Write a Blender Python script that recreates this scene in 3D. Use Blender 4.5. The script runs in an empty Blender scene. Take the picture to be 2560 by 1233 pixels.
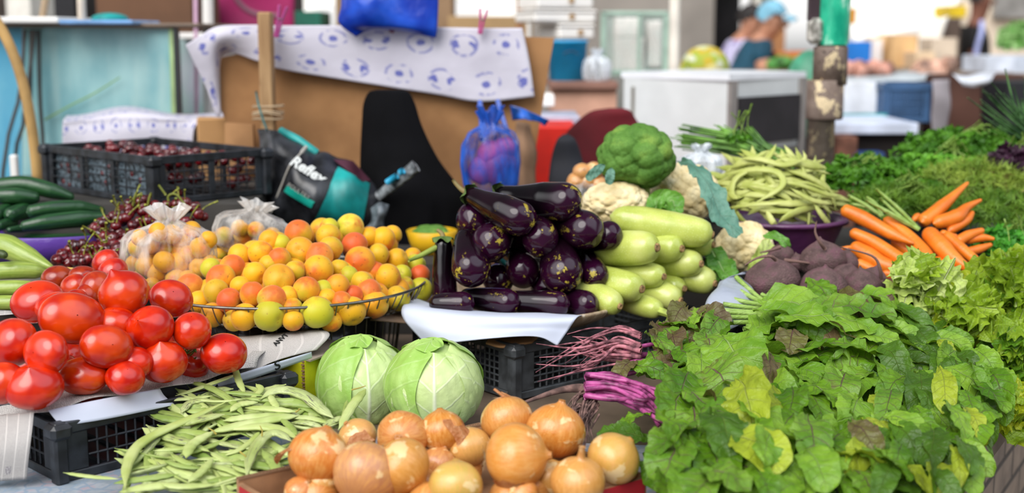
import bpy, math, random
import numpy as np
from mathutils import Vector, Matrix, Euler
SC = bpy.context.scene
COL = SC.collection
PI = math.pi
K = 3200.0                       # focal length in pixels of the 2560 px wide frame
PITCH = math.radians(9.33)
CZ = 1.4
cp, sp = math.cos(PITCH), math.sin(PITCH)
def ray(px, py):
 u = (px - 1280) / K
 v = (py - 616.5) / K
 return np.array((u, cp - v * sp, -sp - v * cp))
def at(px, py, Y):
 d = ray(px, py)
 return Vector(d * (Y / d[1])) + Vector((0, 0, CZ))
def atz(px, py, Z):
 d = ray(px, py)
 return Vector(d * ((Z - CZ) / d[2])) + Vector((0, 0, CZ))
def mpp(p):
 "metres per picture pixel at a world point"
 return (p[1] * cp + (CZ - p[2]) * sp) / K
cam = bpy.data.objects.new('camera', bpy.data.cameras.new('camera'))
COL.objects.link(cam)
cam.location = (0, 0, CZ)
cam.rotation_euler = (PI / 2 - PITCH, 0, 0)
cam.data.sensor_width = 36
cam.data.lens = 36 * K / 2560
cam.data.clip_start = 0.05
cam.data.clip_end = 200
cam.data.dof.use_dof = True
cam.data.dof.focus_distance = 2.12
cam.data.dof.aperture_fstop = 2.5
SC.camera = cam
def C(h, a=1.0):
 h = h.lstrip('#')
 r = [int(h[i:i + 2], 16) / 255 for i in (0, 2, 4)]
 return tuple((c / 12.92 if c <= 0.04045 else ((c + 0.055) / 1.055) ** 2.4) for c in r) + (a,)
class NT:
 def __init__(s, name):
  s.m = bpy.data.materials.new(name)
  s.m.use_nodes = True
  s.t = s.m.node_tree
  s.t.nodes.clear()
  s.out = s.t.nodes.new('ShaderNodeOutputMaterial')
 def n(s, typ, ins=None, **kw):
  nd = s.t.nodes.new(typ)
  for k, v in kw.items():
   setattr(nd, k, v)
  for k, v in (ins or {}).items():
   s.put(nd, k, v)
  return nd
 def put(s, nd, k, v):
  sock = nd.inputs[k]
  if isinstance(v, bpy.types.NodeSocket):
   s.t.links.new(v, sock)
  elif isinstance(v, str):
   sock.default_value = C(v)
  else:
   sock.default_value = v
 def math(s, op, a, b=0.0, c=0.0, clamp=False):
  nd = s.n('ShaderNodeMath', {0: a, 1: b, 2: c}, operation=op)
  nd.use_clamp = clamp
  return nd.outputs[0]
 def vmath(s, op, a, b=(0, 0, 0)):
  nd = s.n('ShaderNodeVectorMath', {0: a, 1: b}, operation=op)
  return nd.outputs[0]
 def coord(s, kind='Object', scale=None):
  o = s.n('ShaderNodeTexCoord').outputs[kind]
  if scale is not None:
   o = s.vmath('MULTIPLY', o, scale if hasattr(scale, '__len__') else (scale,) * 3)
  return o
 def rnd(s):
  return s.n('ShaderNodeObjectInfo').outputs['Random']
 def offs(s, v, k=37.0):
  "shift a coordinate by a per-object amount"
  r = s.n('ShaderNodeObjectInfo').outputs['Random']
  return s.n('ShaderNodeVectorMath', {0: v, 1: s.n('ShaderNodeCombineXYZ', {0: s.math('MULTIPLY', r, k), 1: s.math('MULTIPLY', r, k * 1.7), 2: r}).outputs[0]}, operation='ADD').outputs[0]
 def noise(s, v, scale, detail=2.0, rough=0.5, out=0):
  return s.n('ShaderNodeTexNoise', {'Vector': v, 'Scale': scale, 'Detail': detail, 'Roughness': rough}).outputs[out]
 def voro(s, v, scale, feature='F1', out='Distance', rnd=1.0):
  return s.n('ShaderNodeTexVoronoi', {'Vector': v, 'Scale': scale, 'Randomness': rnd}, feature=feature).outputs[out]
 def ramp(s, f, stops, interp='LINEAR'):
  nd = s.n('ShaderNodeValToRGB', {'Fac': f})
  nd.color_ramp.interpolation = interp
  el = nd.color_ramp.elements
  while len(el) < len(stops):
   el.new(0.5)
  for e, (p, c) in zip(el, stops):
   e.position = p
   e.color = C(c) if isinstance(c, str) else (c, c, c, 1)
  return nd.outputs[0]
 def sstep(s, f, lo, hi):
  return s.n('ShaderNodeMapRange', {0: f, 1: lo, 2: hi, 3: 0.0, 4: 1.0}, interpolation_type='SMOOTHSTEP').outputs[0]
 def mix(s, f, a, b, blend='MIX'):
  nd = s.n('ShaderNodeMix', data_type='RGBA', blend_type=blend)
  s.put(nd, 0, f)
  s.put(nd, 6, a)
  s.put(nd, 7, b)
  return nd.outputs[2]
 def bump(s, h, strength=0.3, dist=0.01):
  return s.n('ShaderNodeBump', {'Height': h, 'Strength': strength, 'Distance': dist}).outputs[0]
 def pbr(s, color, rough=0.5, normal=None, coat=0.0, metal=0.0, spec=0.5, alpha=None, trans=0.0, sss=0.0, sss_col=None, coat_rough=0.05, sheen=0.0):
  p = s.n('ShaderNodeBsdfPrincipled', {'Base Color': color, 'Roughness': rough, 'Metallic': metal, 'Specular IOR Level': spec,
           'Coat Weight': coat, 'Coat Roughness': coat_rough, 'Transmission Weight': trans, 'Sheen Weight': sheen})
  if normal is not None:
   s.put(p, 'Normal', normal)
  if alpha is not None:
   s.put(p, 'Alpha', alpha)
  return p.outputs[0]
 def mixsh(s, f, a, b):
  return s.n('ShaderNodeMixShader', {0: f, 1: a, 2: b}).outputs[0]
 def done(s, sh):
  s.t.links.new(sh, s.out.inputs[0])
  return s.m
_mats = {}
def plain(color, rough=0.6, metal=0.0, var=0.12, scale=8.0, bump=0.0, spec=0.5, coat=0.0, hi=None):
 "a plain surface with a little mottling"
 key = (color, rough, metal, var, scale, bump, spec, coat, hi)
 if key in _mats:
  return _mats[key]
 t = NT('surface_' + color.strip('#'))
 co = t.coord('Object')
 nz = t.noise(co, scale, 4)
 c2 = tuple(max(0, min(1, x * (1 - var * 2.2))) for x in C(color)[:3]) + (1,)
 c1 = C(hi) if hi else tuple(min(1, x * (1 + var)) for x in C(color)[:3]) + (1,)
 col = t.mix(t.sstep(nz, 0.3, 0.7), c2, c1)
 nrm = t.bump(t.noise(co, scale * 6, 4), bump, 0.005) if bump else None
 m = t.done(t.pbr(col, rough, nrm, metal=metal, spec=spec, coat=coat))
 _mats[key] = m
 return m
class MB:
 def __init__(s):
  s.v = []
  s.f = []
  s.uv = []          # per-vertex uv
  s.nv = 0
 def add(s, verts, faces, uv=None):
  verts = np.asarray(verts, dtype=np.float64).reshape(-1, 3)
  b = s.nv
  s.v.append(verts)
  s.nv += len(verts)
  s.f.extend([tuple(int(i) + b for i in f) for f in faces])
  s.uv.append(np.zeros((len(verts), 2)) if uv is None else np.asarray(uv, dtype=np.float64).reshape(-1, 2))
  return s
 def grid(s, P, closed_u=False, closed_v=False, uv=None, M=None):
  P = np.asarray(P, dtype=np.float64)
  nu, nv = P.shape[:2]
  if uv is None:
   U, V = np.meshgrid(np.linspace(0, 1, nu), np.linspace(0, 1, nv), indexing='ij')
   uv = np.stack([U, V], -1)
  fs = []
  for i in range(nu if closed_u else nu - 1):
   i2 = (i + 1) % nu
   for j in range(nv if closed_v else nv - 1):
    j2 = (j + 1) % nv
    fs.append((i * nv + j, i2 * nv + j, i2 * nv + j2, i * nv + j2))
  V3 = P.reshape(-1, 3)
  if M is not None:
   V3 = xf(M, V3)
  return s.add(V3, fs, uv)
 def box(s, c, size, R=None, bevel=0.0):
  hx, hy, hz = [x / 2 for x in size]
  if bevel > 0:
   b = min(bevel, hx * .9, hy * .9, hz * .9)
   vs = []
   idx = {}
   for sx in (-1, 1):
    for sy in (-1, 1):
     for sz in (-1, 1):
      for ax in range(3):
       p = [sx * (hx - b), sy * (hy - b), sz * (hz - b)]
       p[ax] = (sx * hx, sy * hy, sz * hz)[ax]
       idx[(sx, sy, sz, ax)] = len(vs)
       vs.append(p)
   fs = []
   S = (-1, 1)
   q = lambda ks: fs.append(tuple(idx[k] for k in ks))
   for sx in S:
    q([(sx, -1, -1, 0), (sx, 1, -1, 0), (sx, 1, 1, 0), (sx, -1, 1, 0)][::sx])
   for sy in S:
    q([(-1, sy, -1, 1), (-1, sy, 1, 1), (1, sy, 1, 1), (1, sy, -1, 1)][::sy])
   for sz in S:
    q([(-1, -1, sz, 2), (1, -1, sz, 2), (1, 1, sz, 2), (-1, 1, sz, 2)][::sz])
   for sy in S:
    for sz in S:
     q([(-1, sy, sz, 1), (-1, sy, sz, 2), (1, sy, sz, 2), (1, sy, sz, 1)])
   for sx in S:
    for sz in S:
     q([(sx, -1, sz, 0), (sx, -1, sz, 2), (sx, 1, sz, 2), (sx, 1, sz, 0)])
   for sx in S:
    for sy in S:
     q([(sx, sy, -1, 0), (sx, sy, -1, 1), (sx, sy, 1, 1), (sx, sy, 1, 0)])
     for sz in S:
      q([(sx, sy, sz, 0), (sx, sy, sz, 1), (sx, sy, sz, 2)])
   vs = np.array(vs)
  else:
   vs = np.array([(x, y, z) for x in (-hx, hx) for y in (-hy, hy) for z in (-hz, hz)])
   fs = [(0, 1, 3, 2), (4, 6, 7, 5), (0, 4, 5, 1), (2, 3, 7, 6), (0, 2, 6, 4), (1, 5, 7, 3)]
  if R is not None:
   vs = vs @ np.array(R.to_3x3()).T
  return s.add(vs + np.array(c), fs)
 def bar(s, a, b, w, h=None, up=(0, 0, 1), bevel=0.0):
  a, b = Vector(a), Vector(b)
  d = b - a
  X = d.normalized()
  Z = Vector(up)
  Yv = Z.cross(X)
  if Yv.length < 1e-5:
   Yv = Vector((0, 1, 0)).cross(X)
   if Yv.length < 1e-5:
    Yv = Vector((1, 0, 0))
  Yv.normalize()
  Z = X.cross(Yv)
  R = Matrix((X, Yv, Z)).transposed()
  return s.box((a + b) / 2, (d.length, w, h or w), R, bevel)
 def tube(s, pts, r, n=8, caps=True, flat=None, squash=1.0):
  """swept tube through pts, r a number or per-point radii"""
  P = np.asarray([tuple(p) for p in pts], dtype=np.float64)
  m = len(P)
  rr = np.full(m, r) if np.isscalar(r) else np.asarray(r, dtype=np.float64)
  T = np.gradient(P, axis=0)
  T /= np.linalg.norm(T, axis=1)[:, None] + 1e-12
  ref = np.array(flat if flat is not None else ((0, 0, 1.0) if abs(T[0][2]) < .9 else (1.0, 0, 0)), dtype=np.float64)
  out = []
  A = ref - T[0] * ref.dot(T[0])
  A /= np.linalg.norm(A) + 1e-12
  for i in range(m):
   A = A - T[i] * A.dot(T[i])
   A /= np.linalg.norm(A) + 1e-12
   B = np.cross(T[i], A)
   a = np.arange(n) * 2 * PI / n
   out.append(P[i] + rr[i] * (np.cos(a)[:, None] * A * squash + np.sin(a)[:, None] * B))
  G = np.array(out)
  b = s.nv
  s.grid(G, closed_v=True)
  if caps:
   s.f.append(tuple(b + k for k in range(n))[::-1])
   s.f.append(tuple(b + (m - 1) * n + k for k in range(n)))
  return s
 def lathe(s, prof, n=24, M=None, rfun=None):
  """prof: list of (r, z) ; optional rfun(phi, t, r)"""
  prof = np.asarray(prof, dtype=np.float64)
  m = len(prof)
  ph = np.arange(n) * 2 * PI / n
  R = np.repeat(prof[:, 0][:, None], n, 1)
  if rfun is not None:
   R = rfun(ph[None, :], np.linspace(0, 1, m)[:, None], R)
  G = np.stack([R * np.cos(ph), R * np.sin(ph), np.repeat(prof[:, 1][:, None], n, 1)], -1)
  return s.grid(G, closed_v=True, M=M)
 def sphere(s, c, r, n=10):
  t = np.linspace(0.02, PI - 0.02, max(5, n // 2 + 1))
  rr = np.array(r if hasattr(r, '__len__') else (r, r, r))
  ph = np.arange(n) * 2 * PI / n
  G = np.stack([np.sin(t)[:, None] * np.cos(ph) * rr[0], np.sin(t)[:, None] * np.sin(ph) * rr[1], -np.cos(t)[:, None] * rr[2] * np.ones(n)], -1)
  b = s.nv
  s.grid(G + np.array(c), closed_v=True)
  return s
 def mesh(s, name, mats, smooth=True, merge=False):
  me = bpy.data.meshes.new(name)
  V = np.concatenate(s.v) if s.v else np.zeros((0, 3))
  me.from_pydata(V.tolist(), [], s.f)
  UV = np.concatenate(s.uv)
  lay = me.uv_layers.new(name='UVMap')
  li = np.empty(len(me.loops), dtype=np.int32)
  me.loops.foreach_get('vertex_index', li)
  lay.data.foreach_set('uv', UV[li].ravel())
  for m in (mats if isinstance(mats, (list, tuple)) else [mats]):
   me.materials.append(m)
  if smooth:
   me.polygons.foreach_set('use_smooth', [True] * len(me.polygons))
  me.update()
  return me
 def build(s, name, mat, parent=None, smooth=False, M=None):
  o = bpy.data.objects.new(name, s.mesh(name, mat, smooth))
  COL.objects.link(o)
  if parent is not None:
   o.parent = parent
  if M is not None:
   o.matrix_world = M
  return o
def xf(M, V):
 A = np.array(M)
 return np.asarray(V) @ A[:3, :3].T + A[:3, 3]
def tag(o, label=None, cat=None, group=None, kind=None):
 if label: o['label'] = label
 if cat: o['category'] = cat
 if group: o['group'] = group
 if kind: o['kind'] = kind
 return o
def empty(name, label, cat, loc=(0, 0, 0), rot=0.0, group=None):
 o = bpy.data.objects.new(name, None)
 COL.objects.link(o)
 o.empty_display_size = 0.03
 if isinstance(rot, Matrix):
  o.matrix_world = Matrix.Translation(loc) @ rot.to_4x4()
 else:
  o.location = loc
  o.rotation_euler = (0, 0, rot)
 return tag(o, label, cat, group)
def place(name, me, M, label, cat, group=None, parts=(), color=None):
 "a thing from a ready mesh; parts = [(name, mesh)] become its children"
 o = bpy.data.objects.new(name, me)
 COL.objects.link(o)
 o.matrix_world = M
 if color: o.color = color
 tag(o, label, cat, group)
 for nm, pm in parts:
  c = bpy.data.objects.new(nm, pm)
  COL.objects.link(c)
  c.parent = o
  if color: c.color = color
 return o
def TRS(loc, R=None, s=1.0):
 M = Matrix.Translation(loc)
 if R is not None:
  M = M @ (R.to_4x4() if not isinstance(R, Euler) else R.to_matrix().to_4x4())
 sv = s if hasattr(s, '__len__') else (s, s, s)
 return M @ Matrix.Diagonal((sv[0], sv[1], sv[2], 1))
def frame(x, z=None):
 "rotation whose local X is x and local Z close to z"
 X = Vector(x).normalized()
 Z = Vector(z if z is not None else (0, 0, 1))
 Yv = Z.cross(X)
 if Yv.length < 1e-4:
  Yv = Vector((0, 1, 0)).cross(X)
 Yv.normalize()
 Z = X.cross(Yv)
 return Matrix((X, Yv, Z)).transposed()
def zframe(z, x=None):
 "rotation whose local Z is z"
 Z = Vector(z).normalized()
 X = Vector(x if x is not None else (1, 0, 0.01))
 Yv = Z.cross(X)
 if Yv.length < 1e-4:
  Yv = Z.cross(Vector((0, 1, 0)))
 Yv.normalize()
 X = Yv.cross(Z)
 return Matrix((X, Yv, Z)).transposed()
def rrot(rng):
 return Euler((rng.uniform(0, 2 * PI), rng.uniform(0, PI), rng.uniform(0, 2 * PI))).to_matrix()
ORD = ['first', 'second', 'third', 'fourth', 'fifth', 'sixth', 'seventh', 'eighth', 'ninth', 'tenth', 'eleventh', 'twelfth',
  'thirteenth', 'fourteenth', 'fifteenth', 'sixteenth', 'seventeenth', 'eighteenth', 'nineteenth', 'twentieth']
def sphere_pts(n):
 i = np.arange(n) + .5
 th = np.arccos(1 - 2 * i / n)
 ph = PI * (1 + 5 ** .5) * i
 return np.stack([np.sin(th) * np.cos(ph), np.sin(th) * np.sin(ph), np.cos(th)], -1)
def ico(sub):
 import bmesh
 bm = bmesh.new()
 bmesh.ops.create_icosphere(bm, subdivisions=sub, radius=1)
 bm.verts.ensure_lookup_table()
 V = np.array([v.co[:] for v in bm.verts])
 F = [tuple(v.index for v in f.verts) for f in bm.faces]
 bm.free()
 return V, F
def surf(Yf, px, py, e=4.0):
 "point and tangents of a heap whose depth is Yf(px,py)"
 p = at(px, py, Yf(px, py))
 tx = (at(px + e, py, Yf(px + e, py)) - p).normalized()
 ty = (at(px, py + e, Yf(px, py + e)) - p).normalized()
 n = ty.cross(tx).normalized()
 if n.dot(Vector((0, 0, CZ)) - p) < 0:
  n = -n
 return p, tx, ty, n
w = bpy.data.worlds.new('market_sky')
SC.world = w
w.use_nodes = True
nt = w.node_tree
nt.nodes.clear()
wo = nt.nodes.new('ShaderNodeOutputWorld')
bg = nt.nodes.new('ShaderNodeBackground')
tc = nt.nodes.new('ShaderNodeTexCoord')
def wn(typ, op, *ins):
 nd = nt.nodes.new(typ); nd.operation = op
 for k, v in enumerate(ins):
  if isinstance(v, bpy.types.NodeSocket): nt.links.new(v, nd.inputs[k])
  else: nd.inputs[k].default_value = v
 return nd.outputs['Value'] if op == 'DOT_PRODUCT' else nd.outputs[0]
def wstep(v, lo, hi):
 nd = nt.nodes.new('ShaderNodeMapRange'); nd.interpolation_type = 'SMOOTHSTEP'
 nt.links.new(v, nd.inputs[0]); nd.inputs[1].default_value = lo; nd.inputs[2].default_value = hi
 return nd.outputs[0]
D = tc.outputs['Generated']
dot = lambda v: wn('ShaderNodeVectorMath', 'DOT_PRODUCT', D, tuple(Vector(v).normalized()))
z_ = dot((0, 0, 1))
acc = None
for f, c in ((1.0, (.17, .18, .19)), (wstep(dot((-.50, -.62, .60)), .76, .92), (3.1, 3.1, 3.15)), (wstep(dot((.55, -.35, .76)), .80, .93), (1.6, 1.7, 1.9)),
    (wn('ShaderNodeMath', 'MULTIPLY', wn('ShaderNodeMath', 'MULTIPLY', wstep(z_, -.03, .02), wstep(z_, .42, .16)), wstep(dot((0, 1, 0)), -.35, .35)), (.95, .93, .90))):
 nd = nt.nodes.new('ShaderNodeVectorMath'); nd.operation = 'SCALE'
 nd.inputs[0].default_value = c
 if isinstance(f, float): nd.inputs[3].default_value = f
 else: nt.links.new(f, nd.inputs[3])
 acc = nd.outputs[0] if acc is None else wn('ShaderNodeVectorMath', 'ADD', acc, nd.outputs[0])
nt.links.new(acc, bg.inputs[0])
bg.inputs[1].default_value = 1.0
nt.links.new(bg.outputs[0], wo.inputs[0])
sun = bpy.data.objects.new('sun', bpy.data.lights.new('sun', 'SUN'))
COL.objects.link(sun)
sun.data.energy = 1.9
sun.data.angle = math.radians(38)
sun.data.color = (1.0, 0.965, 0.91)
sun.rotation_euler = (math.radians(40), math.radians(-22), 0)
SC.view_settings.view_transform = 'Standard'
SC.view_settings.look = 'None'
SC.view_settings.gamma = 1.0
SC.view_settings.use_curve_mapping = False
SC.view_settings.exposure = 0.0
SC.cycles.max_bounces = 6
SC.cycles.diffuse_bounces = 3
SC.cycles.glossy_bounces = 3
SC.cycles.transmission_bounces = 4
SC.cycles.transparent_max_bounces = 8
SC.cycles.caustics_reflective = False
SC.cycles.caustics_refractive = False
# SETTING OF THE STALL
def prism(name, poly, z0, z1, mat, kind='structure'):
 b = MB()
 n = len(poly)
 V = [(x, y, z0) for x, y in poly] + [(x, y, z1) for x, y in poly]
 F = [tuple(range(n))[::-1], tuple(range(n, 2 * n))] + [(i, (i + 1) % n, n + (i + 1) % n, n + i) for i in range(n)]
 b.add(V, F)
 o = b.build(name, mat)
 o['kind'] = kind
 return o
def m_brick():
 t = NT('brick_wall')
 co = t.coord('UV')
 br = t.n('ShaderNodeTexBrick', {'Vector': co, 'Color1': '#8d7a69', 'Color2': '#6f6259', 'Mortar': '#3d3733', 'Scale': 1.0, 'Mortar Size': 0.008, 'Mortar Smooth': 0.4, 'Brick Width': 0.20, 'Row Height': 0.075})
 nz = t.noise(t.coord('Object'), 14, 6)
 col = t.mix(0.55, br.outputs[0], t.ramp(nz, [(0.3, '#5c5149'), (0.7, '#a08f7d')]), 'MIX')
 col = t.mix(br.outputs[1], col, '#453e39')
 return t.done(t.pbr(col, 0.9, t.bump(t.math('ADD', nz, t.math('MULTIPLY', br.outputs[1], -1.5)), 0.5, 0.01)))
M_wood_dark = plain('#4a3d33', 0.8, var=.2)
top_poly = [(-1.7, 1.3), (0.34, 1.3), (1.50, 3.2), (1.50, 3.4), (-1.7, 3.4)]
prism('table_top', top_poly, 0.70, 0.74, plain('#6a5a4b', 0.7, var=.2), 'thing')
tag(bpy.data.objects['table_top'], 'broad wooden stall table under all the produce crates', 'table')
bpy.data.objects['table_top'].name = 'stall_table'
b = MB()
base = [(-1.66, 1.38), (0.30, 1.38), (1.44, 3.24)]
for i in range(2):
 (x0, y0), (x1, y1) = base[i], base[i + 1]
 L = math.hypot(x1 - x0, y1 - y0)
 nx, ny = -(y1 - y0) / L * .1, (x1 - x0) / L * .1
 V = [(x0, y0, 0), (x1, y1, 0), (x1, y1, .70), (x0, y0, .70), (x0 + nx, y0 + ny, 0), (x1 + nx, y1 + ny, 0), (x1 + nx, y1 + ny, .70), (x0 + nx, y0 + ny, .70)]
 b.add(V, [(0, 1, 2, 3), (5, 4, 7, 6), (3, 2, 6, 7)], [(0, 0), (L, 0), (L, .7), (0, .7), (0, 0), (L, 0), (L, .7), (0, .7)])
o = b.build('wall_right', m_brick())
o['kind'] = 'structure'
M_riser = plain('#3a3733', 0.85, var=.2)
for nm, poly, z1 in (('riser_left', [(-1.65, 2.22), (-1.04, 2.22), (-.74, 2.50), (-.74, 2.78), (-.56, 2.82), (-.56, 3.36), (-1.65, 3.36)], .90),
      ('riser_back', [(-.55, 2.80), (.66, 2.80), (.86, 2.60), (.90, 2.5), (1.02, 2.5), (1.38, 3.06), (1.38, 3.36), (-.55, 3.36)], .90)):
 o = prism('display_shelf', poly, .741, z1, M_riser, 'thing')
 tag(o, {'riser_left': 'dark raised display shelf below the cucumbers and cherries', 'riser_back': 'dark raised display shelf below the cauliflowers and herbs'}[nm], 'shelf')
o = MB().box((-.90, 3.09, .965), (.62, .5, .128), None).build('display_block', M_riser)
tag(o, 'dark block raising the crate of cherries at the back', 'block')
def m_floral():
 t = NT('floral_cloth')
 co = t.coord('Object')
 w = t.vmath('ADD', co, t.n('ShaderNodeVectorMath', {0: t.noise(co, 18, 2, out=1), 3: 0.05}, operation='SCALE').outputs[0])
 d = t.voro(w, 42, 'DISTANCE_TO_EDGE')
 line = t.sstep(d, 0.05, 0.10)
 nz = t.noise(co, 26, 3)
 base = t.ramp(nz, [(.3, '#74848f'), (.5, '#9ca3ac'), (.66, '#a3929b'), (.75, '#74869b')])
 return t.done(t.pbr(t.mix(line, '#8494a4', base), 0.75))
o = prism('x', [(-1.69, 1.31), (.33, 1.31), (.72, 1.95), (-.2, 2.05), (-1.69, 2.2)], .7405, .7425, m_floral(), 'thing')
o.name = 'tablecloth'
tag(o, 'grey blue floral tablecloth under the tomato crate', 'tablecloth')
# CRATES
M_black = plain('#1d2024', 0.42, var=.25, scale=30, bump=.05, hi='#2c3036')
M_grey_plastic = plain('#3a3d40', 0.45, var=.2, scale=30, hi='#4a4e52')
def lattice(b, L, H, o, ex, rim=.018, foot=.014, solid=.045, nx=14, nz=2, bw=.0035, t=.006, style=0):
 """lattice panel starting at o, running along ex for L and up for H"""
 ex = Vector(ex); o = Vector(o)
 up = Vector((0, 0, 1))
 nrm = ex.cross(up)
 R = Matrix((ex, -nrm, up)).transposed()
 P = lambda x, z: o + ex * x + up * z
 bx = lambda x0, x1, z0, z1, th=t: b.box(P((x0 + x1) / 2, (z0 + z1) / 2), (x1 - x0, th, z1 - z0), R, .0015)
 bx(0, L, H - rim, H, t * 1.8)
 bx(0, L, 0, foot, t * 1.4)
 bx(0, solid, foot, H - rim)
 bx(L - solid, L, foot, H - rim)
 n_mid = max(1, int(round(L / .17)))
 w = (L - 2 * solid) / n_mid
 for k in range(1, n_mid):
  xm = solid + w * k
  bx(xm - .008, xm + .008, foot, H - rim, t * 1.2)
 for i in range(1, nx):
  x = solid + (L - 2 * solid) * i / nx
  bx(x - bw / 2, x + bw / 2, foot, H - rim, t * .7)
 for j in range(1, nz + 1):
  z = foot + (H - rim - foot) * j / (nz + 1)
  bx(solid, L - solid, z - bw / 2, z + bw / 2, t * .8)
def crate(label, corner, ang, L, W, H, z, mat=None, nx=14, nz=2, nxw=None, group=None, cat='crate', solid=.045, name='plastic_crate'):
 "near corner at `corner`; length runs along ang, width along ang+90 degrees"
 mat = mat or M_black
 r = empty(name, label, cat, (corner[0], corner[1], z), ang, group)
 def part(nm, bb, m=mat):
  o = bb.build(nm, m, r)
  return o
 X, Yv = Vector((1, 0, 0)), Vector((0, 1, 0))
 for o, ex, ln, k in (((0, 0, 0), X, L, nx), ((0, W, 0), X, L, nx), ((0, 0, 0), Yv, W, nxw or nx), ((L, 0, 0), Yv, W, nxw or nx)):
  bb = MB()
  lattice(bb, ln, H, o, ex, nx=k, nz=nz, solid=solid)
  part('side_panel', bb)
 for x in (0, L):
  for y in (0, W):
   bb = MB()
   bb.box((x, y, H / 2), (.022, .022, H + .004), None, .004)
   bb.box((x, y, H - .012), (.034, .034, .024), None, .006)
   part('corner_post', bb)
 bb = MB()
 bb.box((L / 2, W / 2, .006), (L - .005, W - .005, .004))
 for i in range(8):
  bb.box((L * (i + .5) / 8, W / 2, .01), (.006, W - .02, .008))
 part('base', bb)
 return r
A45 = math.radians(45.5)
crate('low black lattice crate holding the front tomatoes', (-.672, 1.825), A45, .41, .43, .092, .743, nx=20, nz=2)
A40 = math.radians(39.5)
crate('black mesh crate under the aubergine tray', (0.005, 2.262), A40, .50, .30, .104, .743, mat=M_grey_plastic, nx=26, nz=5, nxw=15)
crate('black mesh crate under the beetroot bowl', (.52, 2.262), math.radians(42), .42, .30, .075, .743, nx=22, nz=4, nxw=15)
def m_carton():
 t = NT('yellow_carton')
 co = t.coord('Object')
 nz = t.noise(co, 30, 4)
 return t.done(t.pbr(t.mix(t.sstep(nz, .3, .7), '#b3b414', '#cfd01f'), .55))
car = empty('carton', 'small yellow printed carton between tomato crate and cabbages', 'box', at(766, 1038, 2.165), 0)
car.location.z = .743
ca = math.radians(52)
car.rotation_euler = (0, 0, ca)
b = MB()
b.box((.055, .045, .052), (.11, .09, .10))
b.build('body', m_carton(), car)
b = MB()
for k in range(18):
 b.box((-.001 + .0012 * (k % 2), .004, .004 + k * .0055), (.004, .006, .0028))
b.build('torn_edge', plain('#8a6a4a', .9), car)
b = MB()
b.box((.055, .045, .105), (.115, .10, .003), Euler((.05, -.04, .1)).to_matrix())
b.build('lid_flap', plain('#9a8c80', .8), car)
def text_mesh(txt, size, depth=.0006, bold=0.0, shear=0.0):
 cu = bpy.data.curves.new('lettering', 'FONT')
 cu.body = txt
 cu.size = size
 cu.extrude = depth
 cu.offset = bold
 cu.shear = shear
 cu.resolution_u = 3
 cu.align_x = 'CENTER'
 cu.align_y = 'CENTER'
 o = bpy.data.objects.new('tmp', cu)
 COL.objects.link(o)
 dg = bpy.context.evaluated_depsgraph_get()
 me = bpy.data.meshes.new_from_object(o.evaluated_get(dg))
 bpy.data.objects.remove(o)
 bpy.data.curves.remove(cu)
 return me
def lettering(txt, size, mat, parent, M, name='printed_text', **kw):
 me = text_mesh(txt, size, **kw)
 me.materials.clear()
 me.materials.append(mat)
 o = bpy.data.objects.new(name, me)
 COL.objects.link(o)
 o.parent = parent
 o.matrix_local = M
 return o
M_ink = plain('#15171a', .6, var=0)
Rf = Matrix(((0, 0, -1), (-1, 0, 0), (0, 1, 0)))
lettering('wirsan', .018, M_ink, car, Matrix.Translation((-.0008, .082, .068)) @ Rf.to_4x4(), bold=.0006)
for yy, rr in ((.085, .012), (.058, .017)):
 b = MB()
 b.lathe([(rr * .55, 0), (rr, 0), (rr, .0008), (rr * .55, .0008)], 20, M=Matrix.Translation((-.0012, yy, .016)) @ Rf.to_4x4())
 b.build('printed_ring', plain('#1a2030', .6, var=0), car)
 b = MB()
 b.lathe([(rr, 0), (rr * 1.22, 0), (rr * 1.22, .0006), (rr, .0006)], 20, M=Matrix.Translation((-.0010, yy, .016)) @ Rf.to_4x4())
 b.build('printed_ring', plain('#e8ead8', .6, var=0), car)
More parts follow.
